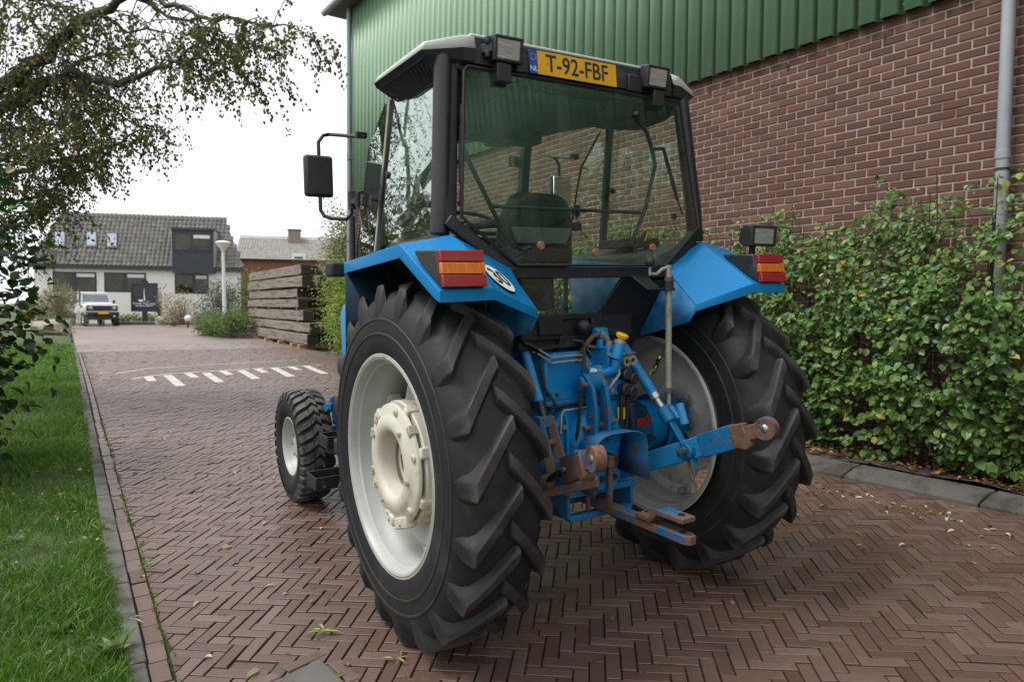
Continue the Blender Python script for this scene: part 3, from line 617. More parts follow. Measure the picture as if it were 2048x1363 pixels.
# the second house further back
GA, GB = at(470, 606, 64), at(690, 610, 66); GU = unit((GB - GA) * V(1, 1, 0)); GN = V(GU[1], -GU[0], 0); GN = GN if GN @ (CAM - GA) > 0 else -GN; G0 = V(GA[0], GA[1], 0)
h2 = tag(empty('brick_house', (GA[0], GA[1], .16)), 'red brick house with low pale tiled roof and square chimney behind the timber stack', 'house'); GMI = Matrix.Translation(h2.location).inverted()
def gf(px, py, off=0): p = onplane(px, py, GA + GN * off, GN); return (p - GA) @ GU, p[2]
MT['brick_far'] = PM('far_red_brick', (.24, .085, .06), .9, var=.2, scale=6); MT['tile_pale'] = brickmat('pale_roof_tile', [(.24, .23, .21), (.32, .31, .28), (.28, .265, .24)], .85, .3, 10)
_, ze = gf(480, 518); _, zr = gf(480, 474, -3)
qbox('wall', G0, GU, GN, 0, -.2, 11, ze, -7, 0, MT['brick_far'], h2).matrix_parent_inverse = GMI
mb = MB(); q = [G0 + GU * 0 + GN * .35 + V(0, 0, ze), G0 + GU * 11 + GN * .35 + V(0, 0, ze - .05), G0 + GU * 11 - GN * 3 + V(0, 0, zr), G0 - GN * 3 + V(0, 0, zr), G0 - GN * 7 + V(0, 0, ze), G0 + GU * 11 - GN * 7 + V(0, 0, ze)]
mb.add(q, [(0, 1, 2, 3), (3, 2, 5, 4), (0, 3, 4), (1, 5, 2), (0, 4, 5, 1)]); rf = mb.build('roof', MT['tile_pale'], h2); rf.matrix_parent_inverse = GMI
vs, fs = [], []; sl = unit(q[3] - q[0]); SL = np.linalg.norm(q[3] - q[0]); sn = np.cross(GU, sl); sn = sn if sn[2] > 0 else -sn
for j in range(int(SL / .33) + 1):
    for k in range(44):
        o0 = len(vs); b0 = q[0] + sl * j * .33 + GU * k * .25
        for s_, h_ in ((0, .01), (.09, .06), (.17, .05), (.25, .01)):
            for tt, lf in ((0, .04), (.35, 0)): vs.append(tuple(b0 + GU * s_ + sl * tt + sn * (h_ + lf)))
        for i in range(3): fs.append((o0 + 2 * i, o0 + 2 * i + 2, o0 + 2 * i + 3, o0 + 2 * i + 1))
me = bpy.data.meshes.new('roof_tiles'); me.from_pydata(vs, [], fs); me.materials.append(MT['tile_pale']); o = link('roof_tiles', me, rf); o.matrix_parent_inverse = GMI; o['kind'] = 'stuff'
a, zt = gf(577, 461, -2.6); b2, zb = gf(601, 487, -2.6); c = qbox('chimney', G0, GU, GN, a, zb - .8, b2, zt, -3.1, -2.1, PM('chimney_brick', (.25, .19, .16), .9, var=.3, scale=7), rf, .01); c.matrix_parent_inverse = GMI
c = qbox('chimney_cap', G0, GU, GN, a - .06, zt, b2 + .06, zt + .1, -3.16, -2.04, MT['concrete'], rf); c.matrix_parent_inverse = GMI
a, zt = gf(584, 507, .2); b2, zb = gf(611, 522, .2); c = qbox('dormer', G0, GU, GN, a, zb, b2, zt, -2, .2, MT['white'], h2, .02); c.matrix_parent_inverse = GMI
a, zt = gf(589, 513, .2); b2, zb = gf(606, 523, .2); c2 = qbox('pane', G0, GU, GN, a, zb + .05, b2, zt, .19, .22, MT['wglass'], c); c2.matrix_parent_inverse = GMI
# ================================================================== THE TRACTOR (own frame: x right, y forward, z up, origin under the rear axle)
TM = Matrix(((.9993, 0, -.037, 0), (-.0007, .9998, -.018, 0), (.037, .018, .9992, 0), (0, 0, 0, 1)))
TR = tag(empty('tractor', mat=TM), 'blue farm tractor with large lugged rear tyres, glazed cab and rear hitch', 'tractor')
def TB(mb, name, mt, bev=0, parent=None, ang=35, seg=2): return mb.build(name, MT[mt] if isinstance(mt, str) else mt, parent or TR, bev, ang, seg=seg)
# ---- rear wheels
RW, RCX = .835, .80
CARC = [(-.176, .488), (-.188, .510), (-.195, .565), (-.197, .630), (-.190, .685), (-.174, .732), (-.144, .770), (-.095, .793), (0, .801), (.095, .793), (.144, .770), (.174, .732), (.190, .685), (.197, .630), (.195, .565), (.188, .510), (.176, .488)]
def carc_r(x):
    xs = [p[0] for p in CARC[5:12]]; rs = [p[1] for p in CARC[5:12]]; return float(np.interp(x, xs, rs))
def rear_tyre(cx, s, shift):
    mb = MB(); mb.lathe(CARC, (cx, 0, RW), (1, 0, 0), 96)
    for rr in (.60, .665): # moulding rings on both sidewalls
        for sd in (-1, 1):
            xx = sd * float(np.interp(rr, [.51, .565, .63, .685], [.188, .195, .197, .190])); mb.lathe([(xx, rr - .008), (xx + sd * .004, rr - .004), (xx + sd * .004, rr + .004), (xx, rr + .008)], (cx, 0, RW), (1, 0, 0), 96)
    N = 20
    def P(x, r, a): return (cx + x, -r * math.cos(a), RW + r * math.sin(a))
    for k in range(N):
        for sd in (-1, 1):
            a0 = 2 * math.pi * (k + (.5 if sd > 0 else 0)) / N + shift; jit = random.gauss(0, .004); vs = []; ns = 11
            for i in range(ns):
                t = i / (ns - 1)
                if i < ns - 2: x = sd * (-.026 + t / ((ns - 3) / (ns - 1)) * .186); tt = t / ((ns - 3) / (ns - 1)); rt = .8335 - .013 * tt * tt; hw = .034 + .009 * tt
                elif i == ns - 2: x = sd * .174; tt = 1.10; rt = .776; hw = .042
                else: x = sd * .190; tt = 1.20; rt = .690; hw = .032
                a = a0 - (.235 * (min(tt, 1) ** 1.12) + .02 * max(0, tt - 1)) / .84 + jit
                rb = min(carc_r(x) - .012, rt - .008); fl = .026
                if i == ns - 1: rb = .645; rt = .662
                da = hw / .84; db = (hw + fl) / .84
                xo = sd * (.004 if i < ns - 2 else .006 if i == ns - 2 else .003)
                vs += [P(x, rb, a + db), P(x + xo * .5, rb + (rt - rb) * .55, a + da * 1.12), P(x + xo, rt - .007, a + da * .95), P(x + xo, rt, a + da * .70), P(x + xo, rt + .001, a), P(x + xo, rt, a - da * .70), P(x + xo, rt - .007, a - da * .95), P(x + xo * .5, rb + (rt - rb) * .55, a - da * 1.12), P(x, rb, a - db)]
            m = 9; fs = [(i * m + j, i * m + j + 1, (i + 1) * m + j + 1, (i + 1) * m + j) for i in range(ns - 1) for j in range(m - 1)]
            fs += [tuple(range(m)), tuple((ns - 1) * m + j for j in range(m))[::-1]]; mb.add(vs, fs)
    return mb
def rear_wheel(s):
    cx = s * RCX; ax = (s, 0, 0)
    hub = MB(); hub.lathe([(-.10, .0), (-.10, .12), (-.06, .135), (.02, .135), (.05, .10), (.09, .095), (.09, 0)], (cx, 0, RW), ax, 40)
    w_ = TB(hub, 'rear_wheel', 'blue' if s > 0 else 'rust')
    TB(rear_tyre(cx + s * .016, s, .05 if s < 0 else .19), 'tyre', 'rear_rubber', parent=w_, ang=42)
    rim = MB(); RP = [(.203, .500), (.206, .494), (.203, .484), (.190, .476), (.168, .470), (.160, .460), (.118, .455), (.100, .442), (.045, .430), (-.03, .430), (-.075, .442), (-.09, .455), (-.160, .460), (-.168, .470), (-.190, .476), (-.203, .484), (-.206, .494), (-.203, .500)]
    rim.lathe(RP + [(p[0], p[1] + .012) for p in RP[::-1]], (cx, 0, RW), ax, 96, closed=True); TB(rim, 'rim', 'rim', parent=w_)
    ed = MB(); ed.lathe([(.2055, .490), (.2080, .495), (.2060, .501), (.200, .503), (.199, .496)], (cx, 0, RW), ax, 96, closed=True); ed.lathe([(-.2055, .490), (-.2080, .495), (-.2060, .501), (-.200, .503), (-.199, .496)], (cx, 0, RW), ax, 96, closed=True); TB(ed, 'rim_edge', 'rim_edge', parent=w_)
    # pressed disc: a rounded square that meets the rim at four lobes and leaves gaps between
    d = MB(); n = 72; off = -.015; prof = []
    for j, (q, o) in enumerate(((.0, .0), (.30, .0), (.36, .0), (.62, .045), (.80, .055), (.96, .030), (1.0, .030))):
        prof.append((q, o))
    vs = []
    for k in range(n):
        th = 2 * math.pi * k / n; ro = .452 - .135 * (max(0, math.cos(4 * (th - .61))) ** .8)
        for q, o in prof:
            r = .13 + (ro - .13) * q; vs.append((cx + s * (off + o), -r * math.cos(th), RW + r * math.sin(th)))
    m = len(prof); d.add(vs, [(k * m + i, k * m + i + 1, ((k + 1) % n) * m + i + 1, ((k + 1) % n) * m + i) for k in range(n) for i in range(m - 1)])
    do = TB(d, 'wheel_disc', 'rim' if s < 0 else 'disc_grey', parent=w_); sm_ = do.modifiers.new('t', 'SOLIDIFY'); sm_.thickness = .012; sm_.offset = 0
    for k in range(8):
        th = 2 * math.pi * k / 8 + .16; r = .415; c = V(cx + s * (off + .03), -r * math.cos(th), RW + r * math.sin(th)); b = MB(); b.disc(c, ax, .020, .07, 6); b.disc(c, ax, .028, .05, 12); TB(b, 'clamp_bolt', 'chrome' if s > 0 else 'rim', parent=w_)
    for k in range(8):
        th = 2 * math.pi * k / 8; r = .165; b = MB(); b.disc(V(cx - s * .01, -r * math.cos(th), RW + r * math.sin(th)), ax, .016, .08, 6); TB(b, 'wheel_nut', 'chrome', parent=w_)
    if s < 0:
        # two cast ring weights and the backing weight
        for (o0, th_, r1) in ((.012, .058, .285), (.082, .052, .290)):
            b = MB(); b.lathe([(o0, .15), (o0, r1 - .006), (o0 + .006, r1), (o0 + th_ - .006, r1), (o0 + th_, r1 - .006), (o0 + th_, .15)], (cx, 0, RW), ax, 64, closed=True); TB(b, 'wheel_weight', 'cream', parent=w_, ang=40)
        b = MB(); b.lathe([(.146, .142), (.146, .272), (.152, .279), (.163, .278), (.168, .272), (.172, .236), (.180, .222), (.188, .204), (.190, .180), (.186, .162), (.176, .150), (.160, .143), (.10, .138), (.10, .142)], (cx, 0, RW), ax, 64, closed=True); ww = TB(b, 'wheel_weight', 'cream', parent=w_, ang=50)
        for (a, rr, dx, sz) in ((2.30, .262, .150, (.05, .07, .05)), (1.15, .272, .11, (.09, .045, .05)), (.35, .272, .11, (.09, .05, .055)), (-.45, .272, .11, (.09, .05, .055)), (-1.25, .268, .155, (.05, .14, .055)), (-1.75, .268, .155, (.05, .10, .05)), (3.5, .262, .15, (.05, .06, .045)), (-2.6, .262, .15, (.05, .06, .045))):
            c = V(cx - dx, -rr * math.cos(a), RW + rr * math.sin(a)); er = V(0, -math.cos(a), math.sin(a)); et = V(0, math.sin(a), math.cos(a)); b = MB(); b.box(c, sz, np.stack([V(1, 0, 0), et, er], 1)); TB(b, 'cast_lug', 'cream', .008, parent=w_)
            b = MB(); b.disc(c + V(-.022, 0, 0), (1, 0, 0), .013, .02, 6); TB(b, 'weight_bolt', 'cream', parent=w_)
        for k in range(6):
            a = k * math.pi / 3 + .3; c = V(cx - .172, -.253 * math.cos(a), RW + .253 * math.sin(a)); b = MB(); b.disc(c, (1, 0, 0), .017, .016, 14); TB(b, 'cast_boss', 'cream', .003, parent=w_); b = MB(); b.disc(c - V(.008, 0, 0), (1, 0, 0), .009, .006, 6); TB(b, 'weight_bolt', 'rim_edge', parent=w_)
        for a in (-1.50, .75, 2.75):
            er = V(0, -math.cos(a), math.sin(a)); et = V(0, math.sin(a), math.cos(a)); b = MB(); b.box(V(cx - .150, 0, RW) + er * .268, (.052, .045, .03), np.stack([V(1, 0, 0), et, er], 1)); TB(b, 'lifting_notch', 'rim_edge', .003, parent=w_)
        for a in (.9, 2.6, -.2, -2.0):
            c = V(cx - .190, -.205 * math.cos(a), RW + .205 * math.sin(a)); b = MB(); b.disc(c, (1, 0, 0), .011, .02, 10); TB(b, 'plug', 'rim_edge', parent=w_)
        b = MB(); b.lathe([(.02, .127), (.085, .127), (.092, .120), (.092, .098), (.085, .092), (.0, .090)], (cx, 0, RW), ax, 48); TB(b, 'hub_sleeve', 'cream', parent=w_); b = MB(); b.lathe([(.0, .092), (.03, .09), (.05, .05), (.055, 0)], (cx, 0, RW), ax, 32); TB(b, 'hub_cap', 'rust', parent=w_)
    return w_
rear_wheel(-1); rear_wheel(1)
# ---- front wheels
def front_wheel(s):
    cx, cy, r0 = s * .70, 2.45, .428; ax = (s, 0, 0)
    h = MB(); h.lathe([(-.06, 0), (-.06, .06), (.02, .07), (.05, .05), (.06, 0)], (cx, cy, r0), ax, 24); w_ = TB(h, 'front_wheel', 'blue')
    t = MB(); CP = [(-.09, .212), (-.108, .23), (-.128, .285), (-.130, .33), (-.120, .372), (-.095, .398), (0, .405), (.095, .398), (.120, .372), (.130, .33), (.128, .285), (.108, .23), (.09, .212)]
    t.lathe(CP, (cx, cy, r0), (1, 0, 0), 72); N = 32
    def P(x, r, a): return (cx + x, cy - r * math.cos(a), r0 + r * math.sin(a))
    for k in range(N):
        a = 2 * math.pi * k / N; da = 2 * math.pi / N
        for sd in (-1, 1):
            vs = []
            for i, (x, rt, rb, sh) in enumerate(((.040, .428, .40, .0), (.085, .425, .395, .25), (.118, .412, .38, .42), (.131, .370, .36, .50))):
                aa = a + (.5 if sd > 0 else 0) * da - sh * da; q = .31 * da; x *= sd; vs += [P(x, rb, aa + q * 1.1), P(x, rt, aa + q * .9), P(x, rt, aa - q * .9), P(x, rb, aa - q * 1.1)]
            t.add(vs, [(i * 4 + j, i * 4 + j + 1, i * 4 + 5 + j, i * 4 + 4 + j) for i in range(3) for j in range(3)] + [(0, 1, 2, 3), (12, 15, 14, 13)])
        vs = []
        for x, sh in ((-.034, -.18), (0, .22), (.034, -.18)):
            aa = a + .25 * da + sh * da; q = .33 * da; vs += [P(x, .40, aa + q * 1.1), P(x, .428, aa + q * .9), P(x, .428, aa - q * .9), P(x, .40, aa - q * 1.1)]
        t.add(vs, [(i * 4 + j, i * 4 + j + 1, i * 4 + 5 + j, i * 4 + 4 + j) for i in range(2) for j in range(3)] + [(0, 1, 2, 3), (8, 11, 10, 9)])
    TB(t, 'tyre', 'rubber', parent=w_, ang=28)
    r = MB(); RP = [(.105, .226), (.108, .218), (.10, .208), (.07, .198), (.045, .19), (.02, .165), (.03, .12), (.055, .10), (.06, .07), (.06, 0)]
    r.lathe(RP, (cx, cy, r0), ax, 48); r.lathe([(-.105, .226), (-.10, .208), (-.05, .195), (.02, .19)], (cx, cy, r0), ax, 48); TB(r, 'rim', 'rim', parent=w_)
    for k in range(6):
        a = k * math.pi / 3; b = MB(); b.disc((cx + s * .055, cy - .085 * math.cos(a), r0 + .085 * math.sin(a)), ax, .012, .03, 6); TB(b, 'wheel_nut', 'chrome', parent=w_)
front_wheel(-1); front_wheel(1)
b = MB(); b.bar((-.55, 2.45, .50), (.55, 2.45, .50), .12, .12); b.tube([(-.60, 2.45, .36), (-.60, 2.45, .66)], .05, 12); b.tube([(.60, 2.45, .36), (.60, 2.45, .66)], .05, 12)
b.bar((-.62, 2.06, .77), (-.44, 2.14, .79), .05, .05); b.bar((-.60, 2.06, .78), (-.58, 2.42, .64), .05, .06); b.prism([(-.585, 2.05, .79), (-.50, 2.08, .80), (-.50, 2.10, .60), (-.56, 2.10, .62)], (0, .06, 0)); b.disc((-.585, 2.07, .82), (0, 0, 1), .022, .05, 6); TB(b, 'front_axle', 'blue_worn_shade', .006)
# ---- bonnet, engine, front frame
b = MB(); b.prism([(-.33, 1.45, 1.05), (-.345, 1.45, 1.50), (-.30, 1.45, 1.60), (.30, 1.45, 1.60), (.345, 1.45, 1.50), (.33, 1.45, 1.05)], (0, .001, 0)); b = MB(); ra = [(-.33, 1.05), (-.345, 1.50), (-.30, 1.60), (.30, 1.60), (.345, 1.50), (.33, 1.05)]; b.add([(x, 1.45, z) for x, z in ra] + [(x * .86, 2.45, z - .06) for x, z in ra] + [(x * .62, 2.95, z - .12) for x, z in ra], [(i + 6 * k, (i + 1) % 6 + 6 * k, (i + 1) % 6 + 6 + 6 * k, i + 6 + 6 * k) for k in (0, 1) for i in range(6)] + [(5, 4, 3, 2, 1, 0), (12, 13, 14, 15, 16, 17)]); bo = TB(b, 'bonnet', 'blue', .015)
for z0, z1, mt in ((1.475, 1.495, 'white'), (1.33, 1.46, 'ink'), (1.29, 1.315, 'white'), (1.09, 1.27, 'cab_grey')):
    q = MB(); q.prism([(-.318, 2.0, z0 - .035), (-.301, 2.42, z0 - .06), (-.301, 2.42, z1 - .06), (-.318, 2.0, z1 - .035)], (-.003, 0, 0)); TB(q, 'bonnet_stripe', mt, parent=bo)
text_part('model_number', '6640', .10, MT['white'], bo, frame4((-.3095, 2.32, 1.345), (.04, -1, 0), (0, 0, 1)), .001)
b = MB(); b.box((0, 2.0, .85), (.42, 1.5, .45)); b.box((0, 2.6, .62), (.5, .5, .3)); TB(b, 'engine', 'blue_dark', .02)
b = MB(); b.prism([(-.50, 1.75, .98), (-.50, 2.05, .98), (-.50, 2.05, 1.16), (-.50, 1.75, 1.16)], (.16, 0, 0)); b.bar((-.50, 1.86, .75), (-.50, 1.86, 1.0), .06, .05, (0, 1, 0)); TB(b, 'side_bracket', 'blue', .01)
# ---- fenders
def fender(s):
    def q(x, y, z): return (s * x, y, z)
    A, Bp, L, Lb = q(1.0, .49, 1.762), q(1.0, -.215, 1.820), q(1.0, -.585, 1.628), q(1.0, -.585, 1.584)
    Ai, P1, P2 = q(.76, .62, 1.80), q(.765, -.225, 1.862), q(.748, -.295, 1.824)
    UI, LI, LIb, EI, EIb = q(.485, -.316, 1.657), q(.768, -.5825, 1.634), q(.766, -.590, 1.589), q(.48, -.468, 1.534), q(.48, -.468, 1.50)
    W2 = q(.75, -.215, 1.92); Ui2 = q(.49, -.25, 1.73)
    Ao, Bo, Lo = q(1.0, .49, 1.712), q(1.0, -.22, 1.765), q(1.0, -.545, 1.60)
    F0, F1, F2 = q(1.0, .52, 1.25), q(.49, .56, 1.25), q(.49, .60, 1.80)
    I0, I1, I2, I3 = q(.478, -.42, 1.445), q(.478, .55, 1.2), q(.478, .60, 1.80), q(.478, -.25, 1.72)
    mb = MB()
    mb.add([A, Bp, P1, Ai], [(0, 1, 2, 3)]); mb.add([Bp, L, LI, P2], [(0, 1, 2, 3)]); mb.add([Bp, P2, P1], [(0, 1, 2)])
    mb.add([P2, LI, EI, UI], [(0, 1, 2, 3)]); mb.add([P1, P2, UI, Ui2], [(0, 1, 2, 3)])
    mb.add([L, Lb, LIb, LI], [(0, 1, 2, 3)]); mb.add([LI, LIb, EIb, EI], [(0, 1, 2, 3)])
    mb.add([A, Ao, Bo, Bp], [(0, 1, 2, 3)]); mb.add([Bp, Bo, Lo, Lb, L], [(0, 1, 2, 3, 4)])
    f = TB(mb, 'fender', 'blue', .016, ang=25, seg=3); sm_ = f.modifiers.new('t', 'SOLIDIFY'); sm_.thickness = .006; sm_.offset = 1 if s > 0 else 1; f.modifiers.move(1, 0)
    mb = MB(); mb.add([UI, EI, EIb, I0, I1, I2, I3], [(0, 1, 2, 3, 4, 5, 6)]); p = TB(mb, 'inner_panel', 'blue', parent=f); p.modifiers.new('t', 'SOLIDIFY').thickness = .006
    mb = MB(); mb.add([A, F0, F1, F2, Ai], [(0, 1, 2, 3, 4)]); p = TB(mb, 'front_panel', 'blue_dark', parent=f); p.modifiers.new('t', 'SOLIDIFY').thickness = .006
    for c in (q(.475, -.40, 1.475),):
        k = MB(); k.disc(c, (1, 0, 0), .008, .016, 8); TB(k, 'bolt', 'chrome', parent=f)
    for (x, y, z) in ((.80, .30, 1.807), (.80, -.05, 1.842), (.965, .25, 1.788), (.965, -.10, 1.814)):
        k = MB(); k.disc(q(x, y, z), (0, -.08, 1), .011, .012, 6); TB(k, 'bolt', 'blue_worn_shade', parent=f)
    # tail lamp: wedge housing and three lens bands
    h = MB(); h.prism([q(.803, -.553, 1.787), q(.803, -.345, 1.792), q(.803, -.385, 1.752), q(.803, -.585, 1.640)], (s * .196, 0, 0)); lamp = TB(h, 'tail_lamp', 'plastic', .008)
    for z1, z0, mt in ((1.787, 1.7405, 'red_lens'), (1.739, 1.693, 'orange_lens'), (1.6915, 1.644, 'red_lens')):
        l = MB(); yy = lambda z: -.556 - (1.786 - z) * .21
        ww = lambda z: .004 * (1.786 - z) / .14
        l.prism([q(.806, yy(z1) - .004, z1), q(.806, yy(z1) - .026, z1 - .002), q(.806, yy(z0) - .026, z0), q(.806, yy(z0) + .002, z0)], (s * .190, 0, 0)); TB(l, 'lens', mt, .003, parent=lamp)
    return f
fl = fender(-1); fr_ = fender(1)
# the round 30 disc on the left fender
n30 = unit(np.cross(V(.26, -.016, -.165), V(-.023, -.2825, -.186))); n30 = n30 if n30[1] < 0 else -n30
c30 = V(-.6586, -.4428, 1.668) + n30 * .010
xr = unit(V(.60, -.42, -.62) - n30 * (V(.60, -.42, -.62) @ n30)); yr = np.cross(n30, xr)
e1 = unit(V(.112, -.098, -.138)); e1 = unit(e1 - n30 * (e1 @ n30)); e2 = np.cross(n30, e1)
R30 = .088
b = MB(); b.tube([c30 - n30 * .002, c30 + n30 * .001], R30, 40); st = TB(b, 'speed_disc', 'ink', parent=fl); b = MB(); b.tube([c30, c30 + n30 * .002], R30 * .95, 40); TB(b, 'disc_face', 'white', parent=fl)
ut = unit(V(-.045, -.10, .17)); ut = V(0, 0, 1) - n30 * n30[2]; ut = unit(ut); rt_ = unit(np.cross(ut, n30)); rot = R_(14)
rt2 = rt_ * math.cos(rot) - ut * math.sin(rot); ut2 = np.cross(n30, rt2)
text_part('speed_figure', '30', .135, MT['ink'], fl, frame4(c30 + n30 * .003, rt2, ut2), .0008, sx=.95, bold=.012)
# ---- lamps
def work_lamp(c, wd, ht, dp, d, upv=(0, 0, 1), name='work_lamp'):
    c = np.asarray(c, float); d = unit(d); x = unit(np.cross(d, upv)); z = np.cross(x, d); Rm = np.stack([x, d, z], 1); b = MB(); b.box(c - d * dp * .05, (wd, dp * .55, ht), Rm); b.box(c - d * dp * .45, (wd * .8, dp * .4, ht * .8), Rm)
    o = TB(b, name, 'plastic', .008, seg=3); b = MB(); b.box(c + d * dp * .215, (wd * .80, dp * .06, ht * .76), Rm); TB(b, 'lens', 'lamp_glass', .004, parent=o)
    for k in (-1, 1):
        b = MB(); b.box(c + d * dp * .225 + z * k * ht * .42, (wd * .98, .014, ht * .10), Rm); b.box(c + d * dp * .225 + x * k * wd * .44, (wd * .09, .014, ht * .9), Rm); TB(b, 'bezel', 'plastic', .003, parent=o)
    return o
for s in (-1, 1):
    o = work_lamp((s * .4526, -.195, 2.704), .152, .116, .11, V(.0, -1, -.14))
    b = MB(); b.bar((s * .56, -.15, 2.70), (s * .52, -.20, 2.705), .03, .04); b.disc((s * .545, -.19, 2.735), (0, 0, 1), .013, .03, 8); b.disc((s * .545, -.19, 2.675), (0, 0, 1), .013, .03, 8); TB(b, 'lamp_bracket', 'step', .003, parent=o)
o = work_lamp((.965, -.46, 1.888), .20, .112, .11, V(.02, -1, -.06)); b = MB(); b.bar((.945, -.42, 1.77), (.945, -.43, 1.85), .035, .02, (0, 1, 0)); b.bar((.925, -.40, 1.77), (.905, -.40, 1.80), .02, .02, (0, 1, 0)); TB(b, 'lamp_bracket', 'plastic', .003, parent=o)
# ---- cab frame
def ywin(z): return -.135 - .118 * (2.62 - z)
b = MB()
for s in (-1, 1):
    b.tube([(s * .790, -.165, 1.87), (s * .775, -.160, 2.05), (s * .725, -.105, 2.66)], [.044, .044, .042], 16)
    b.bar((s * .775, -.205, 1.935), (s * .462, ywin(1.70), 1.705), .05, .055); b.bar((s * .757, -.200, 1.90), (s * .692, -.118, 2.64), .055, .035, (0, 1, 0))
b.bar((-.49, ywin(1.7), 1.700), (.49, ywin(1.7), 1.700), .055, .052); b.bar((-.68, -.12, 2.625), (.68, -.12, 2.625), .05, .05)
TB(b, 'cab_frame', 'black', .006)
for s in (-1, 1):
    b = MB(); b.tube([(s * .765, .60, 1.82), (s * .762, .58, 2.1), (s * .715, .47, 2.62)], [.014, .014, .014], 10); b.bar((s * .745, .60, 1.82), (s * .695, .46, 2.62), .035, .035, (0, 1, 0)); TB(b, 'cab_post', 'black', .004)
    b = MB(); b.bar((s * .525, 1.25, 1.25), (s * .52, 1.25, 1.87), .06, .06, (0, 1, 0)); b.bar((s * .52, 1.25, 1.85), (s * .49, 1.08, 2.63), .06, .06, (0, 1, 0)); TB(b, 'cab_post', 'black', .006)
    # door edge trim, bright
    b = MB(); b.bar((s * .778, .630, 1.83), (s * .733, .485, 2.60), .016, .022, (0, 1, 0)); TB(b, 'door_trim', 'galv')
    # side glass (rear quarter) and door glass
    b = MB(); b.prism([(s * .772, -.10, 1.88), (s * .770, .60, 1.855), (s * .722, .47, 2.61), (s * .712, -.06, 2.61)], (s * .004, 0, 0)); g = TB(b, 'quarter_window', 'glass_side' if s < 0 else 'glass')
    for (yy, zz) in ((.50, 2.22), (-.02, 2.02)):
        k = MB(); k.disc((s * (.772 - (zz - 1.87) * .072 + .006), yy, zz), (1, 0, 0), .018, .018, 14); TB(k, 'window_hinge', 'plastic', .003, parent=g)
    b = MB(); D1 = [(.768, .635, 1.40), (.760, 1.00, 1.40), (.752, .985, 1.86), (.735, .80, 2.40), (.722, .58, 2.59), (.722, .49, 2.61), (.766, .630, 1.86)]
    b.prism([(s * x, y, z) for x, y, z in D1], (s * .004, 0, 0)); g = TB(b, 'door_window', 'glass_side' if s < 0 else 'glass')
    b = MB(); b.add([(s * x, y, z) for x, y, z in ((.760, 1.00, 1.40), (.54, 1.27, 1.40), (.53, 1.26, 1.86), (.50, 1.08, 2.58), (.722, .58, 2.59), (.735, .80, 2.40), (.752, .985, 1.86))], [(0, 1, 2, 6), (6, 2, 3, 5), (5, 3, 4)]); TB(b, 'door_window_front', 'glass', parent=g)
    b = MB(); b.tube([(s * .757, 1.002, 1.40), (s * .750, .988, 1.86), (s * .733, .803, 2.40), (s * .720, .58, 2.60)], .006, 6); TB(b, 'door_edge', 'black', parent=g)
b = MB(); b.prism([(-.52, 1.285, 1.75), (.52, 1.285, 1.75), (.48, 1.10, 2.60), (-.48, 1.10, 2.60)], (0, .004, 0)); TB(b, 'windscreen', 'glass')
# rear window with its handles
b = MB(); b.prism([(-.452, ywin(1.735) - .030, 1.735), (.452, ywin(1.735) - .030, 1.735), (.722, ywin(1.945) - .03, 1.945), (.655, ywin(2.595) - .03, 2.595), (.64, ywin(2.61) - .03, 2.61), (-.64, ywin(2.61) - .03, 2.61), (-.655, ywin(2.595) - .03, 2.595), (-.722, ywin(1.945) - .03, 1.945)], (0, -.005, 0)); rw = TB(b, 'rear_window', 'glass')
def seal(pts, r=.007):
    b = MB(); b.tube(pts, r, 6); return b
P_ = [(x, ywin(z) - .036, z) for x, z in ((-.455, 1.735), (.455, 1.735), (.724, 1.945), (.66, 2.59), (.64, 2.612), (-.64, 2.612), (-.66, 2.59), (-.724, 1.945), (-.455, 1.735))]
TB(seal(P_, .008), 'window_seal', 'ink', parent=rw)
b = MB(); b.tube([(-.677, -.19, 2.44), (-.682, -.19, 2.28), (-.665, -.19, 2.22), (-.467, -.19, 1.875), (-.41, -.185, 1.822), (-.371, -.185, 1.812), (-.335, -.21, 1.822)], .0105, 8); b.tube([(-.53, -.19, 2.004), (.36, -.19, 2.010)], .009, 8)
b.tube([(.33, -.19, 2.50), (.405, -.19, 2.42), (.445, -.19, 2.33), (.462, -.19, 2.26), (.40, -.19, 2.05), (.318, -.19, 1.885), (.305, -.19, 1.845), (.33, -.19, 1.815), (.36, -.21, 1.823)], .0105, 8); b.sphere((.33, -.19, 2.505), .018, 10, 8)
TB(b, 'window_handle', 'black', parent=rw)
b = MB(); b.tube([(.455, -.18, 2.345), (.526, -.185, 2.352), (.55, -.187, 2.29)], .010, 8); b.tube([(.532, -.186, 2.335), (.625, -.19, 2.09)], .010, 10); b.tube([(.625, -.19, 2.09), (.664, -.19, 2.015)], .005, 8); TB(b, 'gas_strut', 'black', parent=rw)
b = MB(); b.tube([(-.682, -.185, 2.35), (-.690, -.185, 2.10)], .010, 10); b.tube([(-.690, -.185, 2.10), (-.694, -.185, 2.02)], .005, 8); b.sphere((-.694, -.185, 2.01), .014, 10, 8); TB(b, 'gas_strut', 'black', parent=rw)
for (x, z) in ((-.322, 1.826), (-.003, 1.797), (.372, 1.826)):
    b = MB(); b.disc((x, ywin(z) - .042, z), (0, 1, 0), .020, .016, 14); TB(b, 'knob', 'knob_brown', .004, parent=rw)
for s in (-1, 1):
    b = MB(); b.box((s * .47, -.178, 2.60), (.075, .07, .085)); TB(b, 'window_hinge', 'plastic', .006)
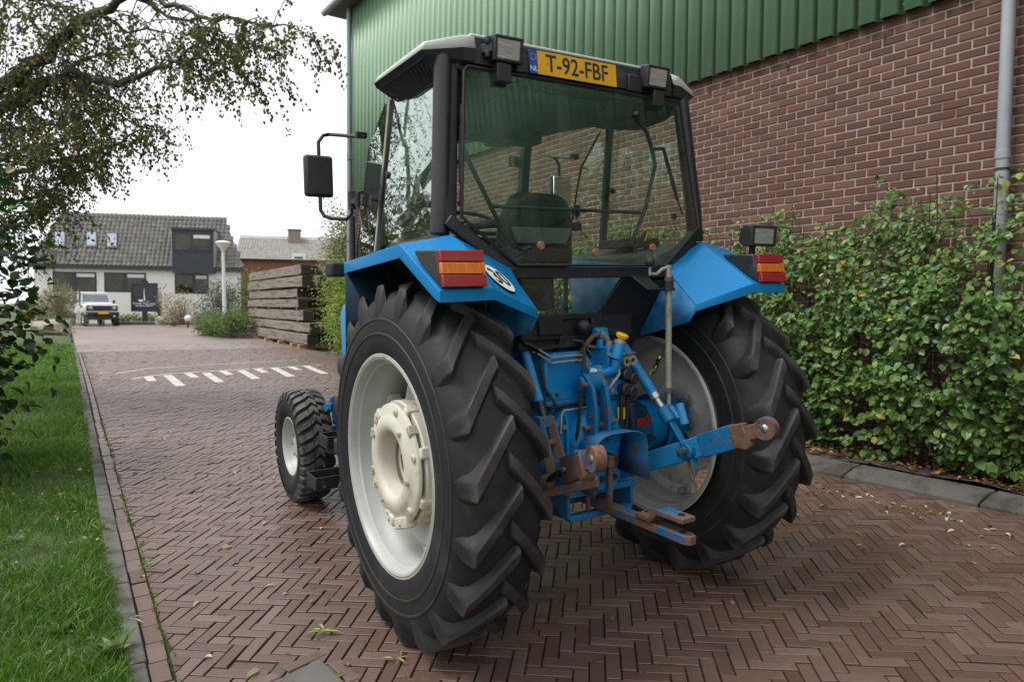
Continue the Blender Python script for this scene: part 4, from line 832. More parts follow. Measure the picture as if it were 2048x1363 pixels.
# lower rear window and the dark sheet metal round it
b = MB(); b.prism([(-.43, -.225, 1.672), (.20, -.225, 1.672), (.105, -.15, 1.50), (-.34, -.15, 1.50)], (0, .004, 0)); TB(b, 'lower_rear_window', 'glass')
b = MB(); b.prism([(.20, -.235, 1.675), (.478, -.235, 1.675), (.40, -.05, 1.25), (.27, -.05, 1.25), (.105, -.16, 1.495)], (0, .02, 0)); b.bar((-.36, -.15, 1.485), (.12, -.15, 1.485), .05, .03); b.bar((.45, -.235, 1.67), (.43, .06, 1.24), .075, .05, (0, 1, 0)); b.bar((-.45, -.235, 1.67), (-.43, .06, 1.24), .075, .05, (0, 1, 0))
TB(b, 'rear_bulkhead', 'black', .005)
b = MB(); b.prism([(-.46, -.06, 1.40), (.44, -.06, 1.40), (.44, 1.22, 1.40), (-.46, 1.22, 1.40)], (0, 0, .05)); b.bar((-.36, -.13, 1.43), (.34, -.13, 1.43), .05, .12); b.bar((-.36, -.11, 1.37), (.25, -.11, 1.37), .04, .10); TB(b, 'cab_floor', 'floor_black', .01)
b = MB(); b.box((-.20, -.165, 1.44), (.14, .02, .08)); b.box((.10, -.165, 1.43), (.10, .02, .09)); b.box((-.06, -.14, 1.36), (.16, .05, .06)); b.tube([(-.34, -.14, 1.37), (-.26, -.16, 1.33), (-.10, -.15, 1.345)], .012, 8); b.tube([(.30, -.12, 1.36), (.26, -.10, 1.25), (.24, -.08, 1.10)], .014, 8); TB(b, 'floor_bracket', 'floor_black', .006)
b = MB(); b.sphere((-.02, -.20, 1.432), .038, 16, 10); b.tube([(-.02, -.12, 1.43), (-.02, -.19, 1.43)], .028, 10); TB(b, 'trailer_socket', 'plastic')
# cab interior
for s in (-1, 1):
    b = MB(); b.prism([(s * .50, -.14, 1.60), (s * .745, -.14, 1.78), (s * .745, -.14, 1.868), (s * .50, -.14, 1.805)], (0, .78, 0)); TB(b, 'side_console', 'cab_grey', .02)
b = MB(); b.box((.60, .18, 1.872), (.16, .34, .05)); b.tube([(.56, .02, 1.88), (.56, -.02, 1.93)], .012, 8); TB(b, 'lever_quadrant', 'plastic', .01)
for i, (x, y) in enumerate(((.54, -.03), (.58, .03), (.62, .08))):
    b = MB(); b.tube([(x, y, 1.88), (x, y - .03, 1.93)], .006, 8); b.sphere((x, y - .035, 1.94), .014, 10, 8, (1, 1.6, .8)); TB(b, 'lever', 'sticker_yellow')
seat = MB(); seat.box((0, .42, 1.80), (.46, .44, .13)); seat.box((0, .42, 1.62), (.30, .30, .25)); so = TB(seat, 'seat', 'seat', .04, seg=4)
b = MB(); b.prism([(-.235, .22, 1.82), (.235, .22, 1.82), (.225, .20, 1.98), (.17, .175, 2.105), (.10, .17, 2.125), (-.10, .17, 2.125), (-.17, .175, 2.105), (-.225, .20, 1.98)], (0, .10, .02)); TB(b, 'backrest', 'seat', .03, parent=so, seg=4)
b = MB(); b.prism([(-.16, .185, 1.86), (.16, .185, 1.86), (.20, .18, 1.95), (-.20, .18, 1.95)], (0, .02, 0)); TB(b, 'backrest_shell', 'cab_grey', .01, parent=so)
for s in (-1, 1):
    b = MB(); b.bar((s * .27, .22, 1.965), (s * .27, .52, 1.975), .055, .045); TB(b, 'armrest', 'seat', .015, parent=so)
b = MB(); b.lathe([(r * math.cos(0) * 0 + .014 * math.cos(t), .19 + .014 * math.sin(t)) for t in np.linspace(0, 2 * math.pi, 9)[:-1] for r in (0,)], (0, .93, 2.03), unit(V(0, -.45, 1)), 40, closed=True); b.tube([(0, 1.12, 1.70), (0, .93, 2.03)], .03, 10); b.bar((-.18, .93, 2.03), (.18, .93, 2.03), .03, .012); b.box((0, 1.12, 1.75), (.42, .18, .40)); TB(b, 'steering_wheel', 'plastic', .004)
# headliner, posts and mirror inside
b = MB(); b.prism([(-.63, -.10, 2.60), (.63, -.10, 2.60), (.62, .48, 2.60), (.47, .97, 2.60), (-.47, .97, 2.60), (-.62, .48, 2.60)], (0, 0, .03)); b.box((0, .86, 2.565), (.84, .14, .08)); b.box((-.05, .05, 2.565), (.7, .2, .06)); TB(b, 'headliner', 'lining', .02)
for x in (-.12, .10):
    b = MB(); b.disc((x, .86, 2.52), (0, 0, 1), .06, .03, 16); TB(b, 'loudspeaker', 'plastic')
b = MB(); b.box((.48, 1.16, 2.475), (.17, .02, .075)); mo = TB(b, 'inside_mirror', 'mirror_back', .008, seg=3); b = MB(); b.box((.48, 1.147, 2.475), (.155, .004, .062)); TB(b, 'mirror_glass', 'mirror_glass', parent=mo)
q = MB(); q.bar((.748, .555, 2.17), (.722, .50, 2.46), .045, .006, (0, 1, 0)); TB(q, 'warning_sticker', 'sticker_yellow'); q = MB(); q.bar((.752, .565, 2.04), (.748, .557, 2.165), .045, .006, (0, 1, 0)); TB(q, 'instruction_sticker', 'cab_grey')
# ---- roof
b = MB(); b.prism([(-.65, -.135, 2.635), (.65, -.135, 2.635), (.66, .48, 2.632), (.50, 1.10, 2.632), (-.50, 1.10, 2.632), (-.66, .48, 2.632)], (0, 0, .105)); ro = TB(b, 'roof', 'black', .015)
def pod(s):
    def q(x, y, z): return V(s * x, y, z)
    T = [q(.60, -.165, 2.752), q(.66, -.16, 2.750), q(.815, -.10, 2.712), q(.842, .385, 2.674), q(.66, .52, 2.742), q(.60, .52, 2.768)]
    M_ = [q(.60, -.182, 2.694), q(.66, -.180, 2.690), q(.832, -.108, 2.672), q(.850, .410, 2.646), q(.66, .56, 2.69), q(.60, .56, 2.69)]
    B_ = [q(.60, -.175, 2.640), q(.655, -.170, 2.636), q(.815, -.095, 2.660), q(.838, .415, 2.628), q(.70, .50, 2.598), q(.60, .50, 2.60)]
    U_ = [q(.60, -.10, 2.60), q(.69, -.05, 2.560), q(.705, .0, 2.545), q(.705, .22, 2.535), q(.70, .495, 2.592), q(.60, .48, 2.59)]
    c = MB(); c.add(T + M_, [tuple(range(6))] + [(i, i + 1, 7 + i, 6 + i) for i in range(4)]); o = TB(c, 'roof_cap', 'roof_white', .006, parent=ro, ang=30); o.modifiers.new('t', 'SOLIDIFY').thickness = .004
    c = MB(); c.add(M_ + B_ + U_, [(i, i + 1, 7 + i, 6 + i) for i in range(5)] + [(6 + i, 7 + i, 13 + i, 12 + i) for i in range(5)] + [tuple(range(12, 18))]); o = TB(c, 'roof_pod', 'plastic', .005, parent=ro, ang=25)
    # air intake grille let into the underside
    a0, a1, b0, b1 = B_[2], B_[3], U_[2], V(*U_[3]); nn = unit(np.cross(a1 - a0, b0 - a0)); nn = nn if nn[2] < 0 else -nn
    def g(u, v): return a0 + (a1 - a0) * u + ((b0 - a0) * (1 - u) + (b1 + V(0, .2, .03) - a1) * u) * v
    for v0, v1 in ((.14, .42), (.47, .75)):
        for i in range(12):
            u0 = .06 + i * .072; c = MB(); c.prism([g(u0, v0) + nn * .001, g(u0 + .056, v0) + nn * .001, g(u0 + .056, v1) + nn * .001, g(u0, v1) + nn * .001], nn * .003); TB(c, 'grille_slot', 'ink', parent=ro)
    c = MB(); c.tube([g(.02, .08), g(.97, .08), g(.97, .82), g(.02, .82), g(.02, .08)], .006, 6); TB(c, 'grille_frame', 'plastic', parent=ro)
pod(-1); pod(1)
b = MB(); b.prism([(-.61, -.150, 2.752), (.61, -.150, 2.752), (.56, .55, 2.775), (.45, 1.0, 2.74), (-.45, 1.0, 2.74), (-.56, .55, 2.775)], (0, 0, .016)); TB(b, 'roof_skin', 'roof_white', .006, parent=ro)
b = MB(); b.prism([(-.62, -.168, 2.632), (.62, -.168, 2.632), (.62, -.160, 2.752), (-.62, -.160, 2.752)], (0, .03, 0)); TB(b, 'rear_panel', 'plastic', .004, parent=ro)
for x in (-.345, .335):
    b = MB(); b.box((x, -.172, 2.665), (.09, .02, .085)); TB(b, 'panel_block', 'plastic', .005, parent=ro)
# ---- number plate
pl0 = V(-.060, -.180, 2.679); px_ = V(1, 0, 0); pz = unit(V(0, .09, 1)); pn = np.cross(px_, pz)
def pbox(x0, x1, z0, z1, d0, d1):
    m = MB(); m.prism([pl0 + px_ * a + pz * c + pn * d0 for a, c in ((x0, z0), (x1, z0), (x1, z1), (x0, z1))], pn * (d1 - d0)); return m
pn = pn if pn[1] < 0 else -pn
plate = TB(pbox(-.262, .262, -.057, .057, 0, .006), 'number_plate', 'ink', .002)
TB(pbox(-.215, .260, -.055, .055, .006, .0085), 'plate_face', 'plate_yellow', parent=plate); TB(pbox(-.260, -.216, -.055, .055, .006, .0085), 'country_band', 'plate_blue', parent=plate)
text_part('plate_lettering', 'T-92-FBF', .114, MT['ink'], plate, frame4(pl0 + px_ * .02 + pn * .0095 - pz * .001, px_, pz), .0006, sx=.88, bold=.008)
text_part('country_code', 'NL', .036, MT['white'], plate, frame4(pl0 - px_ * .238 - pz * .034 + pn * .0095, px_, pz), .0004)
b = MB()
for k in range(12): b.disc(pl0 - px_ * .238 + pz * .022 + pn * .0092 + (px_ * math.cos(k * math.pi / 6) + pz * math.sin(k * math.pi / 6)) * .0145, pn, .0022, .001, 5)
TB(b, 'star_ring', 'sticker_yellow', parent=plate)
for x in (-.16, .17):
    b = MB(); b.disc(pl0 + px_ * x + pn * .0095, pn, .005, .004, 10); TB(b, 'plate_screw', 'chrome', parent=plate)
# ---- mirrors
def mirror(s):
    c = V(s * .885, 1.25, 2.300); b = MB(); b.box(c, (.172, .05, .245)); o = TB(b, 'mirror', 'mirror_back', .02, seg=4)
    b = MB(); b.box(c - V(0, .028, 0), (.150, .008, .222)); TB(b, 'mirror_face', 'mirror_back' if s < 0 else 'mirror_glass', .004, parent=o)
    x0 = s * .878
    b = MB(); b.tube([(x0, 1.25, 2.40), (x0, 1.25, 2.50), (x0 - s * .03, 1.25, 2.542), (x0 - s * .07, 1.25, 2.552), (s * .735, .86, 2.475)], .011, 10); b.box((s * .745, .89, 2.49), (.06, .03, .03)); TB(b, 'upper_arm', 'black', parent=o); b = MB()
    b.tube([(x0, 1.25, 2.19), (x0, 1.25, 2.10), (x0 - s * .02, 1.24, 2.065), (x0 - s * .05, 1.21, 2.050), (s * .79, 1.05, 2.035), (s * .768, 1.02, 2.06), (s * .765, 1.02, 2.14)], .011, 10)
    b.tube([(s * .765, 1.02, 2.05), (s * .772, 1.03, 1.45)], .016, 10); b.tube([(s * .763, 1.02, 2.09), (s * .763, 1.02, 2.19)], .022, 10); b.tube([(s * .775, .90, 2.10), (s * .775, .90, 2.17)], .018, 10); b.bar((s * .765, 1.02, 2.13), (s * .775, .90, 2.13), .03, .03); b.tube([(s * .77, .90, 2.10), (s * .772, .84, 1.98), (s * .768, .78, 1.95)], .008, 8); TB(b, 'lower_arm', 'black', parent=o)
mirror(-1); mirror(1)
# front marker box beside the left fender, steps
b = MB(); b.box((-.958, .66, 1.735), (.15, .11, .076)); TB(b, 'marker_lamp', 'plastic', .012, seg=3)
def step(x0, x1, y0, y1, z0, z1, bars):
    b = MB(); t = .008
    b.bar((x0, y0, (z0 + z1) / 2), (x1, y0, (z0 + z1) / 2), t, z1 - z0); b.bar((x0, y1, (z0 + z1) / 2), (x1, y1, (z0 + z1) / 2), t, z1 - z0); b.bar((x0, y0, (z0 + z1) / 2), (x0, y1, (z0 + z1) / 2), t, z1 - z0); b.bar((x1, y0, (z0 + z1) / 2), (x1, y1, (z0 + z1) / 2), t, z1 - z0)
    for k in range(1, bars + 1):
        xx = x0 + (x1 - x0) * k / (bars + 1); b.bar((xx, y0, z0 + .02), (xx, y1, z0 + .02), t, .03)
    return TB(b, 'step', 'step', .002)
step(-.97, -.66, 1.23, 1.42, .405, .485, 3); step(-.90, -.62, 1.20, 1.36, .66, .735, 2)
b = MB(); b.bar((-.64, 1.26, .36), (-.60, 1.28, 1.30), .05, .03, (0, 1, 0)); b.bar((-.64, 1.38, .36), (-.60, 1.36, 1.30), .05, .03, (0, 1, 0)); TB(b, 'step_bracket', 'step', .004)
# ---- rear axle, lift cover, hitch
b = MB()
b.lathe([(-.62, .10), (-.60, .13), (-.34, .135), (-.24, .20), (-.16, .235), (.16, .235), (.24, .20), (.34, .135), (.60, .13), (.62, .10)], (0, 0, .84), (1, 0, 0), 32)
b.box((0, .25, .86), (.44, .9, .44)); b.box((0, .95, .84), (.46, .8, .42)); ax_o = TB(b, 'rear_axle_housing', 'blue_worn_shade', .02, ang=45)
b = MB(); b.prism([(-.235, -.16, .72), (.20, -.16, .72), (.22, -.16, .98), (.15, -.16, 1.06), (-.18, -.16, 1.06), (-.25, -.16, .96)], (0, -.10, 0)); b.lathe([(0, .17), (.05, .16), (.08, .12), (.08, 0)], (-.02, -.25, .88), (0, -1, 0), 32); TB(b, 'rear_cover', 'blue', .02, seg=3)
for (x, z) in ((-.10, 1.02), (-.115, .93), (.07, .78), (-.17, .80), (-.12, .76), (-.20, .96)):
    k = MB(); k.disc((x, -.268, z), (0, 1, 0), .013, .03, 6); TB(k, 'bolt', 'chrome', parent=ax_o)
b = MB(); b.prism([(-.26, -.22, 1.065), (.14, -.22, 1.065), (.14, -.20, 1.27), (.06, -.19, 1.31), (-.20, -.19, 1.31), (-.26, -.20, 1.26)], (0, .62, 0)); b.box((-.06, .1, 1.325), (.26, .34, .03)); lc = TB(b, 'lift_cover', 'blue', .025, seg=3)
b = MB(); b.bar((-.29, -.235, 1.075), (.17, -.235, 1.075), .05, .022); TB(b, 'cover_flange', 'blue_worn_shade', .005, parent=lc)
b = MB(); b.tube([(-.28, -.262, 1.062), (-.10, -.265, 1.06), (.05, -.265, 1.058)], .008, 8); TB(b, 'hydraulic_line', 'hose', parent=lc)
for x in (-.25, -.20, -.06, .04):
    k = MB(); k.disc((x, -.225, 1.115), (0, 1, 0), .010, .03, 6); TB(k, 'bolt', 'rust', parent=lc)
# rock shaft with lift arms
b = MB(); b.tube([(-.37, .12, 1.30), (.37, .12, 1.30)], .06, 20); TB(b, 'rock_shaft', 'blue_worn_shade')
for s in (-1, 1):
    b = MB(); b.prism([(s * .310, .16, 1.24), (s * .310, .18, 1.35), (s * .310, .02, 1.44), (s * .310, -.05, 1.43), (s * .310, -.05, 1.38), (s * .310, .04, 1.35)], (s * .03, 0, 0)); b.prism([(s * .255, .10, 1.33), (s * .255, .02, 1.44), (s * .255, -.05, 1.43), (s * .255, -.05, 1.38), (s * .255, .04, 1.35)], (s * .018, 0, 0)); b.tube([(s * .26, -.02, 1.406), (s * .36, -.02, 1.406)], .020, 14); TB(b, 'lift_arm', 'blue_worn_shade', .008)
# left lift rod: round rod, threaded collar, open fork
a0, a1 = V(-.288, -.03, 1.406), V(-.396, -.505, .818)
def al(t): return a0 + (a1 - a0) * t
b = MB(); b.tube([al(0), al(.55)], [.021, .023], 14); b.sphere(a0, .034, 14, 10, (.6, 1, 1)); lr = TB(b, 'lift_rod', 'blue'); b = MB(); b.tube([al(.53), al(.66)], .025, 14); TB(b, 'threaded_collar', 'black', parent=lr)
ov = V(1, .1, .1)
b = MB()
for k in (-1, 1): b.bar(al(.64) + V(.030 * k, 0, 0), al(1.0) + V(.034 * k, 0, 0), .012, .045, (0, 1, .8))
b.box(al(.66), (.085, .05, .05)); b.bar(al(.80) + V(-.03, 0, 0), al(.80) + V(.03, 0, 0), .03, .02); TB(b, 'fork', 'blue_rust', .004, parent=lr)
# right lift rod with levelling box and crank
c0, c1 = V(.308, -.02, 1.406), V(.396, -.515, .810)
def cl(t): return c0 + (c1 - c0) * t
b = MB(); b.tube([cl(0), cl(.56)], [.026, .029], 16); b.sphere(c0, .036, 14, 10, (.6, 1, 1)); rr_ = TB(b, 'lift_rod', 'blue'); b = MB(); b.tube([cl(.56), cl(.60)], .031, 16); b.tube([cl(.60), cl(.70)], .019, 14); TB(b, 'threaded_spindle', 'chrome', parent=rr_)
b = MB(); b.tube([cl(.67), cl(.78)], .036, 16); b.prism([cl(.74) + V(-.022, 0, .03), cl(.74) + V(-.022, -.04, -.03), cl(1.06) + V(-.022, -.02, -.03), cl(1.06) + V(-.022, .03, .02), cl(.86) + V(-.022, .04, .02)], (.044, 0, 0)); b.tube([cl(1.0) + V(-.035, 0, 0), cl(1.0) + V(.04, 0, 0)], .042, 18); TB(b, 'levelling_box', 'blue_worn_shade', .006, parent=rr_)
b = MB(); b.bar(cl(.90) + V(.024, .0, .02), cl(1.0) + V(.024, 0, .012), .004, .03, (0, 1, .5)); TB(b, 'slot', 'ink', parent=rr_)
b = MB(); b.tube([(.415, -.36, 1.00), (.425, -.42, .955)], .024, 12); b.tube([(.43, -.41, 1.03), (.43, -.45, .93)], .022, 14); TB(b, 'bevel_housing', 'blue', parent=rr_)
b = MB(); b.tube([(.40, -.358, 1.66), (.401, -.362, 1.10)], .0165, 14); b.tube([(.401, -.362, 1.10), (.405, -.362, 1.02)], .011, 12); b.tube([(.400, -.358, 1.735), (.40, -.358, 1.66)], .015, 14); b.tube([(.40, -.358, 1.725), (.365, -.350, 1.715), (.335, -.34, 1.69), (.29, -.34, 1.69)], .009, 10); b.tube([(.29, -.34, 1.685), (.29, -.34, 1.735)], .007, 10); ck = TB(b, 'levelling_crank', 'galv')
b = MB(); b.sphere((.29, -.34, 1.75), .026, 16, 12); TB(b, 'crank_knob', 'plastic', parent=ck); b = MB(); b.tube([(.40, -.358, 1.605), (.40, -.358, 1.622)], .033, 16); b.tube([(.40, -.358, 1.622), (.40, -.358, 1.655)], .026, 16); TB(b, 'rubber_bush', 'plastic', parent=ck); b = MB(); b.tube([(.40, -.358, 1.655), (.40, -.358, 1.675)], .024, 14); TB(b, 'collar', 'rust', parent=ck); b = MB(); b.tube([(.401, -.362, 1.11), (.401, -.362, 1.085)], .02, 12); TB(b, 'collar', 'rust', parent=ck)
b = MB(); b.prism([(.22, -.255, 1.69), (.33, -.255, 1.69), (.36, -.345, 1.612), (.27, -.345, 1.612)], (0, 0, .008)); b.bar((.27, -.345, 1.614), (.40, -.352, 1.614), .03, .008); TB(b, 'crank_bracket', 'black', .003)
# lower links
def lower_link(s):
    p0, p1, p2 = V(s * .25, .10, .55), V(s * .396, -.505, .818), V(s * .497, -.894, .976)
    b = MB(); b.bar(p0, p1 + (p2 - p1) * .32, .026, .100); b.tube([p0 - V(.03, 0, 0), p0 + V(.03, 0, 0)], .05, 16); ll = TB(b, 'lower_link', 'blue', .006)
    d = unit(p2 - p1); nx = unit(np.cross(d, (0, 0, 1))); uz = np.cross(nx, d); q = lambda t, h: p1 + (p2 - p1) * t + uz * h
    b = MB(); b.prism([q(.18, -.062) - nx * .020, q(.18, .055) - nx * .020, q(.62, .060) - nx * .020, q(.70, .045) - nx * .020, q(.70, -.055) - nx * .02], nx * .040); TB(b, 'link_plate', 'blue_worn_shade' if s > 0 else 'blue_rust', .005, parent=ll)
    b = MB(); b.prism([q(.60, -.05) - nx * .030, q(.60, .058) - nx * .030, q(.78, .05) - nx * .026, q(.80, -.06) - nx * .026, q(.72, -.075) - nx * .03], nx * .056); b.bar(q(.74, 0), q(.98, 0), .034, .070); b.tube([p2 - nx * .022, p2 + nx * .022], .050, 22); TB(b, 'link_end', 'rust', .006, parent=ll)
    b = MB(); b.sphere(p2, .030, 16, 12); TB(b, 'ball', 'chrome', parent=ll)
    b = MB(); b.lathe([(-.024, .040), (-.024, .052), (.024, .052), (.024, .040)], p2, nx, 24); TB(b, 'ball_ring', 'rust', parent=ll)
    for t in (-.62, -.10, .06 if s > 0 else .3):
        c = p1 + (p2 - p1) * t; k = MB(); k.tube([c - nx * .03, c + nx * .03], .012, 6); k.tube([c - nx * .02, c + nx * .02], .018, 12); TB(k, 'bolt', 'chrome', parent=ll)
    if s > 0:
        b = MB(); b.tube([p1 + nx * .06, p1 - nx * .075], .016, 14); b.tube([p1 - nx * .05, p1 - nx * .058], .028, 18); TB(b, 'lift_pin', 'chrome', parent=ll)
        b = MB(); b.lathe([(.0 + .0035 * math.cos(t), .031 + .0035 * math.sin(t)) for t in np.linspace(0, 2 * math.pi, 7)[:-1]], p1 - nx * .07, nx, 28, closed=True); TB(b, 'linch_ring', 'chrome', parent=ll)
        b = MB(); b.tube([p1 + V(.01, .01, -.05), p1 + V(.0, -.02, -.12), p1 + V(.01, -.055, -.19)], [.008, .009, .006], 8); TB(b, 'pin_tail', 'rust', parent=ll)
    else:
        b = MB(); e = p1 + V(-.05, .05, -.03); b.tube([e + V(.00, -.10, .045), e + V(.06, -.11, .04), e + V(.085, -.08, .005), e + V(.08, -.02, -.035), e + V(.02, 0, -.045), e + V(-.02, -.04, -.01), e + V(.0, -.10, .045)], .014, 10); TB(b, 'chain_shackle', 'black', parent=ll)
        b = MB(); b.sphere(e + V(.0, -.04, -.005), .036, 14, 10); b.tube([e + V(-.10, .05, -.03), e + V(.0, -.04, -.005)], .028, 12); b.bar(e + V(-.02, .0, -.06), e + V(.20, -.14, -.01), .05, .05); TB(b, 'stabiliser_block', 'rust', .01, parent=ll)
lower_link(-1); lower_link(1)
# top link bracket: two drilled, curved plates on the lift cover boss
b = MB(); b.tube([(-.11, -.30, 1.165), (.0, -.30, 1.165)], .052, 22); b.tube([(-.13, -.30, 1.165), (-.11, -.30, 1.165)], .036, 18); tb = TB(b, 'top_link_bracket', 'blue_worn_shade', .004); 
for x in (-.105, -.025):
    prof = [(-.290, 1.205), (-.335, 1.200), (-.375, 1.150), (-.395, 1.06), (-.395, .885), (-.330, .885), (-.330, 1.04), (-.320, 1.10), (-.29, 1.135)]
    b = MB(); b.prism([(x, y, z) for y, z in prof], (.020, 0, 0)); TB(b, 'bracket_plate', 'blue_worn_shade', .003, parent=tb)
    for z in (1.02, .965, .91):
        k = MB(); k.tube([(x - .0015, -.362, z), (x + .0215, -.362, z)], .014, 12); TB(k, 'hole', 'rust', parent=tb)
for (y, z) in ((-.33, 1.165), (-.37, .90)):
    b = MB(); b.tube([(-.135, y, z), (.015, y, z)], .015, 12); TB(b, 'pin', 'rust', parent=tb)
# PTO guard and what hangs in it
def pto():
    n = 16; b = MB(); o, i_ = [], []
    for k in range(n + 1):
        t = math.pi * k / n; cx = math.cos(t); sz = math.sin(t); x = -.165 * (abs(cx) ** .55) * (1 if cx > 0 else -1); z = .80 + .145 * sz ** .55; o.append((x, z))
    o = [(-.172, .650)] + o + [(.172, .69)]
    for (y0, y1, k0, k1) in ((-.24, -.47, .88, 1.0),):
        vs = [(x * k0, y0, .80 + (z - .80) * .9) for x, z in o] + [(x * k1, y1, z) for x, z in o]; m = len(o); b.add(vs, [(i, i + 1, m + i + 1, m + i) for i in range(m - 1)])
    p = TB(b, 'pto_guard', 'blue_worn_shade', ang=45); sm_ = p.modifiers.new('t', 'SOLIDIFY'); sm_.thickness = .006
    b = MB(); b.tube([(-.135, -.345, .955), (.06, -.345, .975)], .013, 12); TB(b, 'hinge_rod', 'rust', parent=p)
    b = MB(); b.tube([(-.02, -.20, .80), (-.02, -.40, .80)], .022, 12); TB(b, 'pto_shaft', 'chrome', parent=p); b = MB(); b.tube([(-.02, -.37, .80), (-.02, -.43, .80)], .035, 8); TB(b, 'pto_cap', 'plastic', parent=p)
    b = MB(); b.prism([(-.09, -.40, .66), (.02, -.40, .66), (.05, -.40, .72), (.02, -.40, .77), (-.09, -.40, .77), (-.12, -.40, .72)], (0, .03, 0)); TB(b, 'hitch_plate', 'blue_worn_shade', .004, parent=p)
    for x in (-.07, .01):
        b = MB(); b.disc((x, -.405, .715), (0, 1, 0), .014, .012, 12); TB(b, 'hole', 'ink', parent=p)
    b = MB(); b.tube([(-.035, -.42, .82), (-.035, -.42, .60)], .014, 12); b.box((-.035, -.42, .80), (.035, .03, .06)); TB(b, 'drawbar_pin', 'rust', .003, parent=p); b = MB(); b.bar((.09, -.43, .78), (.09, -.43, .84), .022, .01); TB(b, 'catch', 'blue', .003, parent=p)
pto()
# drawbar frame and swinging drawbar
b = MB(); b.prism([(-.215, -.315, .625), (.205, -.315, .625), (.205, .05, .625), (-.215, .05, .625)], (0, 0, .018)); b.box((-.205, -.14, .575), (.018, .36, .12)); b.box((.195, -.14, .575), (.018, .36, .12)); b.bar((-.20, -.30, .515), (.19, -.30, .515), .05, .030); b.box((0, .10, .60), (.44, .12, .30)); b.bar((-.215, -.325, .637), (.205, -.325, .637), .012, .032); fr = TB(b, 'drawbar_frame', 'blue_worn_shade', .005)
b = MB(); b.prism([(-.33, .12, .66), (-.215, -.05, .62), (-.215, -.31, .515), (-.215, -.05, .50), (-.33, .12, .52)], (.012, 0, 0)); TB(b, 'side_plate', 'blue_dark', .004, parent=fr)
b = MB(); b.prism([(-.19, -.20, .645), (-.08, -.20, .645), (-.10, -.20, .70), (-.17, -.20, .70)], (0, .1, 0)); TB(b, 'gusset', 'blue', .004, parent=fr)
for x in (-.06, .06):
    b = MB(); b.tube([(x, -.28, .50), (x, -.28, .66)], .012, 10); TB(b, 'stop_pin', 'rust', parent=fr)
b = MB(); b.prism([(-.032, .2, .536), (.032, .2, .536), (.032, -.895, .536), (.018, -.925, .536), (-.018, -.925, .536), (-.032, -.895, .536)], (0, 0, .040)); db = TB(b, 'drawbar', 'blue_rust', .004)
prof = [(-.60, .578), (-.60, .600), (-.685, .600), (-.735, .650), (-.90, .650), (-.90, .626), (-.745, .626), (-.700, .578)]
b = MB(); b.prism([(-.040, y, z) for y, z in prof], (.080, 0, 0)); TB(b, 'hammer_strap', 'blue_rust', .004, parent=db)
for (y, z, r) in ((-.865, .578, .016), (-.855, .652, .016), (-.625, .602, .009), (-.66, .602, .009)):
    b = MB(); b.disc((0 if r > .01 else .012, y, z), (0, 0, 1), r, .003, 16); TB(b, 'hole', 'ink', parent=db)
# hydraulics: valve block, filler, couplers, rubber caps, lines
b = MB(); b.box((.105, -.24, 1.275), (.105, .12, .12)); b.box((.02, -.24, 1.215), (.12, .06, .045)); b.box((.125, -.22, 1.155), (.12, .12, .14)); b.box((.19, -.12, 1.02), (.06, .05, .40)); b.tube([(.05, -.24, 1.32), (.05, -.24, 1.36), (.075, -.23, 1.385), (.11, -.22, 1.39)], .018, 10); b.tube([(.13, -.14, 1.40), (.20, -.10, 1.41)], .035, 16); b.tube([(.05, -.20, 1.40), (.13, -.18, 1.40)], .026, 14); vb = TB(b, 'valve_block', 'blue', .008)
b = MB(); b.tube([(.075, -.33, 1.275), (.085, -.33, 1.30), (.105, -.325, 1.35)], [.030, .030, .026], 16); TB(b, 'filler_neck', 'blue', parent=vb); b = MB(); b.tube([(.105, -.325, 1.350), (.109, -.325, 1.368)], .028, 16); TB(b, 'filler_collar', 'galv', parent=vb); b = MB(); b.tube([(.109, -.328, 1.368), (.114, -.33, 1.385)], .018, 12); b.lathe([(0, 0), (0, .030), (.014, .032), (.018, .026), (.018, 0)], (.114, -.33, 1.382), unit(V(.2, -.35, 1)), 20); TB(b, 'filler_cap', 'yellow_cap', parent=vb)
b = MB(); b.tube([(.0, -.27, 1.215), (.04, -.29, 1.205), (.075, -.32, 1.225), (.082, -.33, 1.275)], .024, 12); TB(b, 'corrugated_pipe', 'blue', parent=vb)
for (x, z) in ((.150, 1.258), (.187, 1.262)):
    b = MB(); b.tube([(x - .01, -.18, z), (x, -.315, z)], .022, 14); TB(b, 'coupler_body', 'blue', parent=vb); b = MB(); b.lathe([(0, .014), (0, .023), (.022, .023), (.022, .014), (.005, .012)], (x, -.312, z), (0, -1, 0), 18); TB(b, 'coupler', 'galv', parent=vb); b = MB(); b.disc((x, -.318, z), (0, 1, 0), .013, .01, 12); TB(b, 'coupler_bore', 'ink', parent=vb)
for (x, z) in ((.155, 1.192), (.200, 1.168), (.150, 1.118), (.195, 1.100)):
    b = MB(); b.lathe([(0, .024), (.03, .030), (.055, .030), (.062, .022), (.062, 0)], (x, -.27, z), (0.05, -1, 0), 18); TB(b, 'rubber_cap', 'plastic', parent=vb)
b = MB(); b.disc((-.025, -.285, 1.212), (0, 1, 0), .022, .012, 16); TB(b, 'dial', 'white', parent=vb)
b = MB(); b.tube([(.10, -.25, 1.335), (.085, -.25, 1.375), (.055, -.25, 1.395)], .014, 8); b.tube([(.055, -.25, 1.395), (.04, -.25, 1.40)], .020, 6); b.tube([(.10, -.25, 1.33), (.10, -.25, 1.36)], .02, 6); TB(b, 'fitting', 'galv', parent=vb); b = MB(); b.tube([(.045, -.25, 1.398), (.0, -.25, 1.39), (-.03, -.23, 1.345), (-.06, -.20, 1.27), (-.065, -.15, 1.22)], .013, 10); TB(b, 'hose', 'hose_brown', parent=vb)
